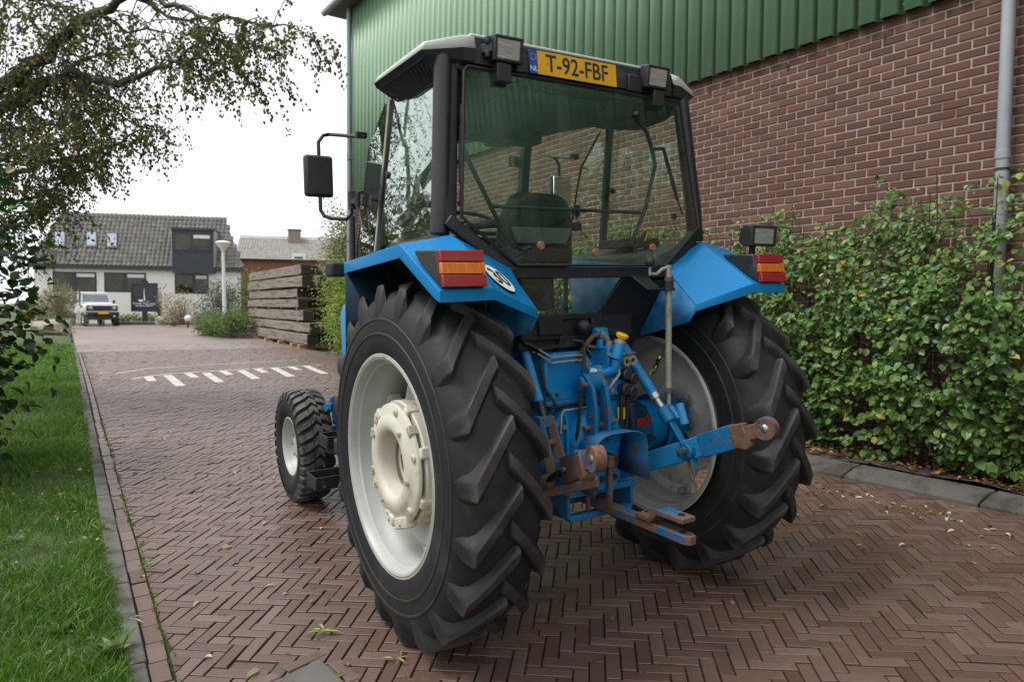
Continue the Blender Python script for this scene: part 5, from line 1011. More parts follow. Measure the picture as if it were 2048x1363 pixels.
b = MB(); b.tube([(-.04, -.22, 1.345), (-.07, -.27, 1.345), (-.09, -.29, 1.25), (-.125, -.31, 1.10), (-.15, -.32, .95), (-.155, -.30, .85)], .009, 8); TB(b, 'release_cable', 'hose', parent=vb)
for x in (.145, .185):
    b = MB(); b.tube([(x, -.29, 1.09), (x + .0, -.29, .97), (x - .02, -.27, .82)], .011, 8); TB(b, 'hose', 'hose', parent=vb)
for (dz, dx) in ((0, 0), (-.025, .01)):
    b = MB(); b.tube([(-.27, -.16, 1.335 + dz), (-.24, -.235, 1.295 + dz), (-.10, -.24, 1.300 + dz), (-.05, -.24, 1.295 + dz), (-.01, -.24, 1.245 + dz)], .0055, 6); TB(b, 'steel_line', 'galv', parent=vb)
b = MB(); b.tube([(-.215, -.27, .93), (-.215, -.275, 1.02), (-.20, -.275, 1.04), (-.05, -.275, 1.045)], .005, 6); TB(b, 'steel_line', 'galv', parent=vb)
q = MB(); q.prism([(.13, -.285, .965), (.175, -.285, .960), (.180, -.285, 1.02), (.125, -.285, 1.025)], (0, .002, 0)); TB(q, 'warning_sticker', 'sticker_yellow')
# right-hand casting with brackets and the small red reflector
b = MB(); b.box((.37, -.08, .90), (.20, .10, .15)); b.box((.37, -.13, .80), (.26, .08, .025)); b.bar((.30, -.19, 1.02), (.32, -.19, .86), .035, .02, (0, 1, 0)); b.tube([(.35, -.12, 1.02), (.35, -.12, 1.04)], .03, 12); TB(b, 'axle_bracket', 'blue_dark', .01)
b = MB(); b.prism([(.325, -.205, .885), (.425, -.205, .895), (.425, -.205, .94), (.325, -.205, .93)], (0, -.006, 0)); TB(b, 'reflector', 'reflector', .002)
b = MB(); b.lathe([(0, .17), (.03, .175), (.05, .12), (.05, 0)], (.60, 0, .84), (1, 0, 0), 32); b.lathe([(0, .14), (.12, .14)], (.50, 0, .84), (1, 0, 0), 24); TB(b, 'axle_flange', 'blue', .004)
for s in (-1, 1):
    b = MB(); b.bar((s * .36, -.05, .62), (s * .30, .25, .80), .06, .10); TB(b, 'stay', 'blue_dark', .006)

# more of the casting: ribs, studs, clips and lines
for x in (-.19, -.06, .09):
    b = MB(); b.prism([(x, -.262, .74), (x, -.262, 1.04), (x, -.285, .98), (x, -.290, .80)], (.014, 0, 0)); TB(b, 'casting_rib', 'blue', .004, parent=ax_o)
for k in range(10):
    t = 2 * math.pi * k / 10; c = (-.02 + .145 * math.cos(t), -.305, .88 + .145 * math.sin(t)); b = MB(); b.disc(c, (0, 1, 0), .011, .022, 6); TB(b, 'stud', 'chrome' if k % 3 else 'rust', parent=ax_o)
for k in range(5):
    b = MB(); b.disc((-.22 + .08 * k, -.05 + .02 * (k % 2), 1.318), (0, 0, 1), .012, .03, 6); TB(b, 'bolt', 'chrome', parent=lc)
for pts, r, mt in (([(-.22, .05, 1.36), (-.16, -.10, 1.38), (-.02, -.18, 1.36), (.02, -.22, 1.28)], .010, 'hose'), ([(.18, -.05, 1.38), (.22, -.14, 1.34), (.215, -.20, 1.22), (.21, -.18, 1.0)], .009, 'hose'), ([(.0, -.10, 1.34), (.03, -.20, 1.33), (.06, -.25, 1.33)], .008, 'galv'), ([(.12, -.30, 1.235), (.10, -.33, 1.20), (.06, -.33, 1.16), (.03, -.30, 1.10), (.03, -.28, 1.02)], .007, 'galv'), ([(-.24, -.10, 1.335), (-.27, -.18, 1.28), (-.27, -.22, 1.15), (-.24, -.27, 1.07)], .007, 'hose')):
    b = MB(); b.tube(pts, r, 8); TB(b, 'line', mt, parent=vb)
for (x, y, z) in ((.06, -.315, 1.295), (.135, -.315, 1.30), (.10, -.31, 1.225), (.16, -.29, 1.215), (.09, -.285, 1.165), (.09, -.285, 1.115), (.02, -.275, 1.235)):
    b = MB(); b.disc((x, y + .01, z), (0, 1, 0), .010, .03, 6); TB(b, 'fitting_nut', 'galv', parent=vb)
b = MB(); b.tube([(.135, -.31, 1.288), (.195, -.325, 1.296)], .007, 8); b.sphere((.20, -.326, 1.297), .010, 8, 6); TB(b, 'release_lever', 'rust', parent=vb)
# ================================================================== TIMBER STACK
MT['timber'] = PM('weathered_timber', (.20, .172, .145), .9, var=.35, scale=3, dirt=(.07, .058, .048), amt=.50, dscale=2.2, dirt2=(.33, .295, .26), amt2=.57, bmp=.7, bscale=8, stretch=(6, .35, 6))
MT['timber_end'] = PM('dark_beam_end', (.040, .034, .030), .95, var=.4, scale=8, bmp=.5, bscale=15); MT['spacer'] = PM('pale_spacer_wood', (.36, .20, .12), .9, var=.25, scale=8)
def sv_(p): return p
Yn, Yf = 19.1, 28.6; X0 = lambda y: 4.10 + (y - 19.1) * .026
ordn = ['lowest', 'second', 'third', 'fourth', 'fifth', 'sixth', 'top']
zc = .16 + .12; spec = [(.34, .0, .0), (.30, -.2, .02), (.34, .5, .0), (.28, 1.0, -.03), (.30, 1.3, .02), (.34, .5, -.03), (.32, .8, .03)]
for i, (h, dy, dx) in enumerate(spec):
    h *= 1.07
    for col in range(3):
        y0 = Yn + dy + (0 if col == 0 else random.uniform(-.2, .9)); wd = .33; x = X0(y0) + dx + col * .42 + (random.uniform(-.03, .05) if col else 0); hh = h - .035
        mb = MB(); n = 9; vs = []
        for k in range(n):
            t = k / (n - 1); yy = y0 + (Yf + random.uniform(-.05, .05) * (col > 0) - y0) * t; xx = X0(yy) - X0(y0) + x
            for a, b2 in ((0, 0), (wd, 0), (wd, hh), (0, hh)): vs.append((xx + a + random.gauss(0, .009), yy, zc + b2 + random.gauss(0, .007)))
        mb.add(vs, [(k * 4 + j, k * 4 + (j + 1) % 4, k * 4 + 4 + (j + 1) % 4, k * 4 + 4 + j) for k in range(n - 1) for j in range(4)] + [(0, 1, 2, 3)[::-1], tuple((n - 1) * 4 + j for j in range(4))])
        o = mb.build('timber_beam', MT['timber'], None, .012)
        lay = ordn[i] + ' layer of the timber stack'
        tag(o, ('long weathered grey beam, outer beam facing the road in the ' if col == 0 else 'dark old timber beam, middle one of three in the ' if col == 1 else 'dark old timber beam, innermost of three in the ') + lay, 'beam', 'old beams in the timber stack')
        e = MB(); e.prism([(x + .006, y0 - .004, zc + .006), (x + wd - .006, y0 - .004, zc + .006), (x + wd - .006, y0 - .004, zc + hh - .006), (x + .006, y0 - .004, zc + hh - .006)], (0, .006, 0)); e.build('end_grain', MT['timber_end'], o)
    zc += h
    if i < 6:
        sp = (20.3, 23.2, 26.4) if i != 2 else (20.4, 22.6, 24.6, 27.0)
        for yy in sp:
            s_ = MB(); s_.box((X0(yy) + .60, yy, zc + .014), (1.22, .10, .028 if i != 2 else .05)); tag(s_.build('spacer_batten', MT['spacer'], None, .004), 'thin batten between the ' + ordn[i] + ' and ' + ordn[i + 1] + ' beam layers of the timber stack', 'batten', 'battens between the stacked beams')
        zc += .028 if i != 2 else .05
for bi, yy in enumerate((19.6, 20.6, 22.4, 24.6, 26.8)):
    s_ = MB(); s_.box((X0(yy) + .60, yy, .16 + .055), (1.5, .22, .13)); tag(s_.build('ground_block', MT['spacer'], None, .01), ('first', 'second', 'third', 'fourth', 'fifth')[bi] + ' reddish block from the shrub end under the timber stack', 'block', 'blocks under the timber stack')
# ================================================================== PICKUP
lx = V(math.cos(R_(11)), math.sin(R_(11)), 0); ly = V(-math.sin(R_(11)), math.cos(R_(11)), 0)      # ly: from front to rear
L0 = onplane(206, 652, V(0, 0, .162), V(0, 0, 1)); L0 = V(L0[0], L0[1], .162)
LRm = Matrix(((lx[0], ly[0], 0, L0[0]), (lx[1], ly[1], 0, L0[1]), (0, 0, 1, L0[2]), (0, 0, 0, 1))) @ Matrix.Scale(1.07, 4)
lr_ = tag(empty('pickup_truck', mat=LRm), 'white boxy off-road pickup with dark canvas rear parked before the house', 'pickup truck')
def LB_(mb, n, mt, bev=0, par=None): return mb.build(n, MT[mt] if isinstance(mt, str) else mt, par or lr_, bev)
MT['car_white'] = PM('white_car_paint', (.72, .72, .72), .35, var=.05, coat=.4); MT['canvas'] = PM('dark_canvas', (.055, .055, .06), .85, var=.2, scale=5); MT['car_glass'] = PM('car_glass', (.16, .19, .21), .06, var=.15, scale=2)
b = MB(); b.prism([(-.80, .10, .62), (.80, .10, .62), (.80, .10, 1.14), (.74, .10, 1.20), (-.74, .10, 1.20), (-.80, .10, 1.14)], (0, 1.25, .04)); b.box((0, 2.9, .95), (1.62, 3.1, .55)); b.box((0, 1.95, 1.25), (1.60, 1.2, .14)); body = LB_(b, 'body', 'car_white', .04)
b = MB(); b.prism([(-.56, .14, 1.19), (.56, .14, 1.19), (.60, 1.30, 1.27), (-.60, 1.30, 1.27)], (0, 0, .05)); LB_(b, 'bonnet', 'car_white', .03)
b = MB(); b.prism([(-.76, 1.36, 1.24), (.76, 1.36, 1.24), (.68, 1.58, 1.80), (-.68, 1.58, 1.80)], (0, .08, 0)); b.prism([(-.70, 1.56, 1.80), (.70, 1.56, 1.80), (.70, 2.55, 1.84), (-.70, 2.55, 1.84)], (0, 0, .06)); LB_(b, 'cab', 'car_white', .03)
b = MB(); b.prism([(-.66, 1.37, 1.32), (.66, 1.37, 1.32), (.61, 1.555, 1.74), (-.61, 1.555, 1.74)], (0, -.02, .0)); LB_(b, 'windscreen', 'car_glass')
for s in (-1, 1):
    b = MB(); b.prism([(s * .755, 1.50, 1.30), (s * .755, 2.45, 1.30), (s * .69, 2.45, 1.78), (s * .69, 1.64, 1.78)], (s * .012, 0, 0)); LB_(b, 'side_window', 'car_glass')
    b = MB(); b.box((s * .80, 2.0, .95), (.05, .98, .60)); dr = LB_(b, 'door', 'car_white', .02); b = MB(); b.box((s * .835, 2.38, 1.06), (.02, .12, .03)); LB_(b, 'handle', 'plastic', par=dr)
    for yy in (.55, 3.6):
        b = MB(); b.lathe([(-.11, .20), (-.125, .24), (-.12, .36), (-.08, .385), (.08, .385), (.12, .36), (.125, .24), (.11, .20)], (s * .74, yy, .385), (1, 0, 0), 28); wh = LB_(b, 'wheel', 'rubber'); b = MB(); b.lathe([(.115, .205), (.10, .19), (.05, .17), (.07, .06), (.09, 0)], (s * .74, yy, .385), (s, 0, 0), 20); LB_(b, 'rim', 'roof_white', par=wh)
        b = MB(); b.lathe([(-.02, .43), (-.02, .48), (.14, .48), (.14, .43)], (s * .72, yy, .40), (s, 0, 0), 16, a0=0, a1=math.pi); LB_(b, 'wheel_arch', 'plastic' if yy < 1 else 'car_white')
    b = MB(); b.box((s * .62, .085, .98), (.30, .03, .28)); hl = LB_(b, 'headlamp_surround', 'plastic', .01); b = MB(); b.lathe([(0, .10), (.03, .09), (.045, 0)], (s * .58, .07, 1.0), (0, -1, 0), 18); LB_(b, 'headlight', 'lamp_glass', par=hl)
    b = MB(); b.disc((s * .73, .065, 1.06), (0, 1, 0), .035, .02, 12); LB_(b, 'indicator', 'orange_lens', par=hl)
    b = MB(); b.box((s * .93, 1.48, 1.34), (.10, .06, .20)); b.bar((s * .78, 1.45, 1.30), (s * .92, 1.48, 1.32), .02, .02); LB_(b, 'mirror', 'plastic', .015)
b = MB(); b.box((0, .085, .98), (.90, .03, .27)); gr = LB_(b, 'grille', 'plastic', .005)
for k in range(5): b = MB(); b.box((0, .065, .87 + k * .05), (.84, .012, .012)); LB_(b, 'grille_bar', 'grey_plastic', par=gr)
b = MB(); b.box((0, .02, .70), (1.62, .16, .15)); LB_(b, 'bumper', 'plastic', .02); b = MB(); b.box((.02, -.07, .73), (.52, .02, .13)); LB_(b, 'number_plate', 'plate_yellow'); b = MB(); b.box((0, .9, .48), (1.2, 1.6, .25)); b.bar((-.75, .55, .40), (.75, .55, .40), .12, .12); LB_(b, 'chassis', 'plastic')
b = MB(); b.disc((.55, -.05, .55), (0, 1, 0), .07, .05, 16); LB_(b, 'spot_lamp', 'lamp_glass')
b = MB(); b.prism([(-.80, 2.52, 1.22), (.80, 2.52, 1.22), (.74, 2.52, 1.86), (-.74, 2.52, 1.86)], (0, 1.95, -.04)); cv = LB_(b, 'canvas_hood', 'canvas', .06)
for zz in (1.42, 1.58): b = MB(); b.box((-.80, 3.2, zz), (.035, .55, .06)); LB_(b, 'hood_print', 'white', par=cv)
b = MB(); b.tube([(-.83, .9, 1.05), (-.84, 1.2, 1.15), (-.83, 1.40, 1.35), (-.76, 1.56, 1.78), (-.76, 1.56, 1.93)], .035, 8); b.sphere((-.76, 1.55, 1.96), .055, 10, 8); LB_(b, 'snorkel', 'plastic')
# ================================================================== SIGN, LAMPS
S0 = onplane(290, 646, V(0, 0, .162), V(0, 0, 1)); sd_ = 46.5; S0 = at(290, 640, sd_); S0[2] = .162
sx = unit(RT * V(1, 1, 0) + V(0, 0, 0)); sx = unit(sx + FW * V(1, 1, 0) * .12); sn_ = V(sx[1], -sx[0], 0); kx = sd_ / FPX
sign = tag(empty('company_sign', S0), 'black company sign with white lettering and drawing on a short post', 'sign'); SMI = Matrix.Translation(sign.location).inverted()
def SB_(x0, x1, z0, z1, d0, d1, n, mt, par=None, bev=0):
    mb = MB(); mb.prism([S0 * V(1, 1, 0) + sx * a + V(0, 0, z) + sn_ * d0 for a, z in ((x0, z0), (x1, z0), (x1, z1), (x0, z1))], sn_ * (d1 - d0)); o = mb.build(n, MT[mt] if isinstance(mt, str) else mt, par or sign, bev); o.matrix_parent_inverse = SMI; return o
MT['sign_black'] = PM('sign_anthracite', (.028, .032, .036), .5, var=.08); zs = lambda py: S0[2] + (646.5 - py) * kx
pw = 50 * kx / 2
pnl = SB_(-pw, pw, zs(619), zs(564), -.06, .06, 'panel', 'sign_black', bev=.01)
for a in ((-pw, pw, zs(567), zs(564)), (-pw, pw, zs(621), zs(618))): SB_(*a, .06, .10, 'frame_bar', 'sign_black', pnl)
for a in ((-pw, -pw + .09), (pw - .09, pw)): SB_(*a, zs(618), zs(567), .06, .10, 'frame_bar', 'sign_black', pnl)
SB_(-.14, .14, zs(646), zs(621), -.10, .10, 'post', 'sign_black'); SB_(-.22, .22, zs(564), zs(560), -.08, .08, 'lamp_rail', 'sign_black'); SB_(-.12, .12, zs(560), zs(557), -.06, .16, 'lamp', 'sign_black')
SB_(-36 * kx, 38 * kx, .10, .36, -.9, .9, 'plinth', PM('dark_plinth', (.10, .10, .105), .8, var=.15, scale=4), bev=.02)
cS = lambda a, z: S0 * V(1, 1, 0) + sx * a + V(0, 0, z) + sn_ * .066
for k in range(9): SB_(-.54 + k * .12, -.54 + k * .12 + random.choice((.07, .09, .10)), zs(610.6), zs(609.2), .0605, .066, 'small_print', 'white', pnl)
for body_, z, sz in (('Frank Pouwer', zs(605.3), .25),):
    o = text_part('lettering', body_, sz, MT['white'], pnl, frame4(cS(0, z), sx, (0, 0, 1)), .004); o.matrix_parent_inverse = SMI
mb = MB(); mb.prism([cS(-.03, zs(599)), cS(.03, zs(599)), cS(.012, zs(576)), cS(-.018, zs(575))], sn_ * .006); mb.prism([cS(.03, zs(599)), cS(.075, zs(600)), cS(.02, zs(586))], sn_ * .006); mb.prism([cS(-.38, zs(597)), cS(-.05, zs(597)), cS(-.09, zs(601)), cS(-.30, zs(601.5))], sn_ * .006); mb.prism([cS(.16, zs(600)), cS(.28, zs(600)), cS(.28, zs(601.4)), cS(.16, zs(601.4))], sn_ * .006); o = mb.build('drawing', MT['cab_grey'] if False else MT['white'], pnl); o.matrix_parent_inverse = SMI
lp = at(450, 640, 34.5); lp[2] = .16; lamp_ = tag(empty('street_lamp', lp), 'white street lamp with funnel-shaped head on a slim pole', 'street lamp'); LMI = Matrix.Translation(lamp_.location).inverted(); zl = lambda py: at(446, py, 34.5)[2]
MT['lamp_white'] = PM('lamp_post_white', (.68, .70, .72), .5, var=.05); MT['lamp_shade'] = PM('lamp_shade_cream', (.74, .68, .58), .4, var=.05)
for n_, mb, mt in (('pole', MB().tube([lp, V(lp[0] - .06, lp[1], zl(503))], [.10, .065], 14), 'lamp_white'), ('lamp_head', MB().lathe([(0, .0), (0, .09), (.10, .12), (.38, .34), (.42, .35), (.42, 0)], V(lp[0] - .06, lp[1], zl(503)), (0, 0, 1), 24), 'lamp_shade'), ('lamp_cap', MB().lathe([(0, .345), (.05, .28), (.09, .10), (.10, 0)], V(lp[0] - .06, lp[1], zl(503) + .42), (0, 0, 1), 24), 'lamp_white')):
    o = mb.build(n_, MT[mt], lamp_); o.matrix_parent_inverse = LMI
gp_ = at(376, 634, 41); gp_[2] = .16; gl = tag(empty('globe_lamp', gp_), 'white globe garden lamp on the ground between two brown shrubs', 'lamp'); GLI = Matrix.Translation(gl.location).inverted()
for n_, mb, mt in (('globe', MB().sphere(gp_ + V(0, 0, .52), .19, 20, 14), 'lamp_white'), ('stem', MB().tube([gp_, gp_ + V(0, 0, .36)], .05, 10), 'black')): o = mb.build(n_, MT[mt], gl); o.matrix_parent_inverse = GLI
# planter kerb by the timber stack, boulders
pk = tag(empty('planter_kerb', (3.6, 27, .16)), kind='structure'); PKI = Matrix.Translation(pk.location).inverted(); pts = [V(3.80, 38.5, .16), V(3.70, 33, .16), V(3.55, 27.2, .16), V(4.3, 26.8, .16)]
MT['sleeper'] = PM('dark_sleeper_wood', (.11, .095, .08), .9, var=.3, scale=5)
for a, b2 in zip(pts, pts[1:]):
    n = max(1, int(np.linalg.norm(b2 - a) / 1.8))
    for k in range(n):
        mb = MB(); p, q = a + (b2 - a) * k / n, a + (b2 - a) * (k + .99) / n; mb.bar(p + V(0, 0, .09), q + V(0, 0, .09), .22, .24); o = mb.build('edging_sleeper', MT['sleeper'], pk, .02); o.matrix_parent_inverse = PKI
tag(np_mesh('planter_soil', np.array([(3.7, 27, .24), (12, 27, .24), (16, 45, .24), (3.8, 39, .24)]), np.array([(0, 1, 2, 3)]), MT['soil']), kind='structure')
tag(np_mesh('garden_bed', np.array([(.8, 48.2, .2), (24, 42, .2), (30, 52, .2), (.8, 56, .2)]), np.array([(0, 1, 2, 3)]), MT['soil']), kind='structure')
MT['stone'] = PM('boulder_stone', (.33, .29, .24), .9, var=.25, scale=3, dirt=(.20, .16, .12), amt=.5, dscale=2.5, bmp=.8, bscale=6)
def boulder(c, r, sc, label, seed):
    r_ = random.Random(seed); bm = bmesh.new(); bmesh.ops.create_icosphere(bm, subdivisions=3, radius=r); ph = [r_.uniform(0, 6) for _ in range(6)]
    for v in bm.verts:
        d = v.co.normalized(); k = 1 + .16 * math.sin(3 * d.x + ph[0]) * math.cos(2.6 * d.y + ph[1]) + .10 * math.sin(5 * d.z + ph[2] + 3 * d.x) + .05 * math.sin(9 * d.y + ph[3]); v.co = Vector((d.x * sc[0], d.y * sc[1], d.z * sc[2])) * r * k
    me = bpy.data.meshes.new('boulder'); bm.to_mesh(me); bm.free(); me.materials.append(MT['stone']); o = link('boulder', me); o.location = c; return tag(o, label, 'boulder')
boulder((*at(102, 665, 30)[:2], .42), .55, (1.25, 1, .78), 'pale lichen-grey boulder on the grass verge', 3); boulder((*at(324, 630, 45.5)[:2], .4), .42, (1, 1, .9), 'orange-brown boulder in the garden bed beside the sign', 9)
tag(np_mesh('garden_path', np.array([(*at(60, 668, 32)[:2], .20), (*at(150, 668, 32)[:2], .18), (*at(150, 664, 34.5)[:2], .18), (*at(60, 664, 34.5)[:2], .20)]), np.array([(0, 1, 2, 3)]), MT['concrete']), kind='structure')
# ================================================================== VEGETATION
LT = np.array([(0, 0, 0), (0, .52, -.03), (0, 1.0, -.12), (-.36, .28, .09), (-.33, .66, .05), (.36, .28, .09), (.33, .66, .05)])
LF = np.array([(0, 5, 1), (5, 6, 1), (1, 6, 2), (0, 1, 3), (3, 1, 4), (1, 2, 4)])
LT2 = np.array([(0, 0, 0), (-.38, .45, .08), (.38, .45, .08), (0, 1, -.08)]); LF2 = np.array([(0, 2, 1), (1, 2, 3)])
def leaf_frames(n, D, N):
    D = D / np.linalg.norm(D, axis=1)[:, None]; N = N - D * (D * N).sum(1)[:, None]; N = N / (np.linalg.norm(N, axis=1)[:, None] + 1e-9); return np.stack([np.cross(D, N), D, N], 2)
def leaves(name, P, D, N, S, mt, parent=None, T=LT, F=LF, wr=1.0):
    Fr = leaf_frames(len(P), D, N); T2 = T * V(wr, 1, 1); vs = np.einsum('nij,kj->nki', Fr * S[:, None, None], T2) + P[:, None, :]; nf = (F[None] + (np.arange(len(P)) * len(T))[:, None, None]).reshape(-1, 3)
    return np_mesh(name, vs.reshape(-1, 3), nf, mt, parent)
def leaf_objects(P, D, N, S, mt, parent, PI, wr=1.0, name='leaf'):
    me = bpy.data.meshes.new(name); me.from_pydata((LT * V(wr, 1, 1)).tolist(), [], LF.tolist()); me.materials.append(mt); Fr = leaf_frames(len(P), D, N)
    for i in range(len(P)):
        o = link(name, me, parent); M4 = Fr[i] * S[i]; o.matrix_parent_inverse = PI; o.matrix_basis = Matrix([[*M4[0], P[i][0]], [*M4[1], P[i][1]], [*M4[2], P[i][2]], [0, 0, 0, 1]])
def twigs(name, lines, mt, parent=None, seg=4):
    mb = MB()
    for pts, r in lines: mb.tube(pts, r, seg, caps=False)
    me = bpy.data.meshes.new(name); me.from_pydata(mb.v, [], mb.f); me.materials.append(mt); me.polygons.foreach_set('use_smooth', [True] * len(me.polygons)); return link(name, me, parent)
MT['bark'] = PM('brown_bark', (.075, .055, .042), .9, var=.35, scale=20, bmp=.5, bscale=40); MT['twig'] = PM('dark_twig', (.05, .032, .024), .8, var=.3, scale=30)
MT['leaf_hedge'] = leafmat('hedge_leaf', [(0, (.048, .110, .026)), (.45, (.090, .178, .042)), (.80, (.138, .235, .056)), (.975, (.20, .28, .065)), (.988, (.32, .27, .04)), (1, (.38, .26, .06))], .30, .40)
# --- hedge in front of the barn wall
hedge = tag(empty('hedge', wall(1, -.35, .2)), 'leafy green hedge with bare stems sticking out along the brick wall', 'hedge'); HGI = Matrix.Translation(hedge.location).inverted()
lines, LP, LD, LN, LS = [], [], [], [], []
U0, U1 = -3.2, 9.5
def htop(u): return 2.26 + .20 * smooth((.8 - u) / 1.2) + .14 * smooth((u - 1.2) / .8) + .12 * math.sin(1.9 * u + .6) + .12 * math.sin(5.1 * u) 
def hfront(u, z): # distance of the hedge face in front of the wall
    zz = (z - .2) / 2.2; return .30 + .38 * math.sin(min(max(zz, 0), 1) * math.pi * .86 + .28) + .05 * math.sin(3.3 * u + 2 * z) + .06 * math.sin(7 * u - 5 * z)
for k in range(200):                                                       # stems
    u = random.uniform(U0, U1); o0 = random.uniform(-.40, -.10); zt = htop(u) + random.uniform(-.5, .22); a = wall(u, o0, .2); lean = random.gauss(0, .14); out = -random.uniform(.0, .22)
    pts = [a + WD * lean * t + WN * out * t * t + V(0, 0, (zt - .2) * t) + V(random.gauss(0, .015), random.gauss(0, .015), 0) for t in np.linspace(0, 1, 7)]
    lines.append((pts, list(np.linspace(.011, .004, 7))))
    for j in range(3):
        t = random.uniform(.35, .95); i = int(t * 6); p = pts[i]; q = p + WD * random.gauss(0, .28) - WN * random.uniform(.05, .3) + V(0, 0, random.uniform(.05, .35)); lines.append(([p, (p + q) / 2 + V(0, 0, .03), q], [.005, .004, .002]))
hs = twigs('stem', lines, MT['twig'], hedge, 5); hs.matrix_parent_inverse = HGI
def add_leaf(p, out, size):
    d = unit(out + V(0, 0, -.55) + rng.normal(0, .42, 3)); n = unit(-WN * .75 + V(0, 0, .75) + rng.normal(0, .38, 3)); LP.append(p); LD.append(d); LN.append(n); LS.append(size)
nclump = 21000
for c in range(nclump):
    u = random.uniform(U0, U1)
    if u > 4.5 and random.random() < .35: continue
    zt = htop(u); z = .26 + (zt - .26) * random.random() ** .82
    if random.random() < .05: z = zt + random.uniform(0, .42)
    fr_d = hfront(u, z); top = (z - zt + .45) / .45
    depth = fr_d * (1 - abs(random.gauss(0, .16))) if random.random() < .8 else random.uniform(.06, fr_d)
    hole = math.sin(6.1 * u + 1.7 * math.sin(3 * z)) * math.sin(5.3 * z + 2.2 * math.sin(2.1 * u))
    if hole > .45 and random.random() < .85: continue
    if top > 0 and random.random() < .62 * top: continue
    p0 = wall(u, -depth, z); nl = random.choice((2, 3, 3, 4)) ; ax_ = unit(WD * random.gauss(0, 1) + V(0, 0, random.uniform(-.6, .5)) - WN * .35)
    big = 1.0 + .45 * (1 - (z - .3) / 2) * (random.random() < .5)
    for j in range(nl): add_leaf(p0 + ax_ * (j - nl / 2) * .038, (ax_ if j % 2 else -ax_) * .6 - WN * .6 + WD * random.gauss(0, .3), random.choice((.034, .044, .054, .066)) * random.uniform(.85, 1.15) * big)
for (pts, r) in lines[::2]:                                                 # leaves along the twigs that stand above
    q = pts[-1]
    for j in range(random.randint(1, 4)): add_leaf(q + V(random.gauss(0, .03), random.gauss(0, .03), -random.uniform(0, .2)), V(*rng.normal(0, 1, 3)), random.uniform(.03, .055))
LP, LD, LN, LS = np.array(LP), np.array(LD), np.array(LN), np.array(LS)
# keep leaves off the soil and out of the wall
dz_ = LP @ WN; ok = (dz_ < WDIST - .05) & (LP[:, 2] > .24); LP, LD, LN, LS = LP[ok], LD[ok], LN[ok], LS[ok]
dp = (LP - CAM) @ FW; px = 1024 + FPX * ((LP - CAM) @ RT) / dp; frontness = WDIST - LP @ WN; sc_ = np.where((px > 1430) & (px < 2048) & (frontness > .42), LS / dp * (1 + frontness), -1); idx = np.argsort(-sc_)[:300]; rest = np.setdiff1d(np.arange(len(LP)), idx)
o = leaves('foliage', LP[rest], LD[rest], LN[rest], LS[rest], MT['leaf_hedge'], hedge); o.matrix_parent_inverse = HGI; o['kind'] = 'stuff'
leaf_objects(LP[idx], LD[idx], LN[idx], LS[idx], MT['leaf_hedge'], hedge, HGI)
# pale young shoot across the downpipe
MT['leaf_pale'] = leafmat('pale_young_leaf', [(0, (.30, .30, .06)), (.5, (.22, .28, .05)), (1, (.42, .34, .14))], .35)
sh0 = wall(-.15, -.30, 2.30); shoot = [sh0, sh0 + V(.0, -.10, .10), sh0 + V(-.03, -.2, .15)]; q = [V(*onplane(a, b_, wall(0, -.22, 0), WN)) for a, b_ in ((2030, 350), (2012, 360), (1995, 366), (1985, 358), (2000, 345), (2040, 345))]
o = leaves('shoot_leaf', np.array(q), np.array([V(random.gauss(0, .4), -.2 + .6 * WD[1] * random.gauss(.6, .4), random.gauss(-.3, .4)) for _ in q]), np.array([-WN + V(0, 0, .5) for _ in q]), np.full(len(q), .072), MT['leaf_pale'], hedge); o.matrix_parent_inverse = HGI

# --- generic shrub: twigs from the base, leaf clusters in an uneven ellipsoid
def shrub(name, label, cat, base_, rad, n, size, mt, group=None, stems=14, up=.0, T=LT2, F=LF2, wr=1.0, seed=1, lump=.35, shape=1.0, droop=-.3, bark='twig'):
    r_ = np.random.default_rng(seed); base_ = np.asarray(base_, float); rad = np.asarray(rad, float); o = tag(empty(name, base_), label, cat, group); PI = Matrix.Translation(o.location).inverted(); ctr = base_ + V(0, 0, rad[2] * .95 + up)
    L = []
    for k in range(stems):
        d = r_.normal(0, 1, 3); d[2] = abs(d[2]) + .3; d = unit(d); e = ctr + d * rad * r_.uniform(.6, 1.0); s0 = base_ + V(r_.normal(0, .1), r_.normal(0, .1), -.05) * V(rad[0], rad[1], 1); mid = (s0 + e) / 2 + r_.normal(0, .08, 3) * rad; L.append(([s0, mid, e], [.012 * rad[2], .008 * rad[2], .003]))
    t = twigs('stems', L, MT[bark], o); t.matrix_parent_inverse = PI
    nc = max(20, n // 9); ph = r_.uniform(0, 6, 6); d = r_.normal(0, 1, (nc, 3)); d /= np.linalg.norm(d, axis=1)[:, None]
    lob = 1 + lump * np.sin(3 * d[:, 0] + ph[0]) * np.cos(3 * d[:, 1] + ph[1]) + lump * .7 * np.sin(5 * d[:, 2] + 4 * d[:, 0] + ph[2]); rr = (r_.random(nc) ** .42) * lob
    d[:, 2] = np.where(d[:, 2] < 0, d[:, 2] * shape, d[:, 2]); C0 = ctr + d * rr[:, None] * rad; C0 = C0[C0[:, 2] > base_[2] + .03]
    cs_ = rad.mean() * .16; P = np.repeat(C0, 9, 0) + r_.normal(0, 1, (len(C0) * 9, 3)) * cs_; P[:, 2] = np.maximum(P[:, 2], base_[2] + .02)
    D = (P - ctr) / rad + r_.normal(0, .6, P.shape) + V(0, 0, droop); N = r_.normal(0, .5, P.shape) + V(0, 0, .9) + (P - ctr) / rad * .5; S = r_.uniform(.7, 1.3, len(P)) * size
    f_ = leaves('foliage', P, D, N, S, MT[mt], o, T, F, wr); f_.matrix_parent_inverse = PI; f_['kind'] = 'stuff'; return o, PI, (P, D, N, S)
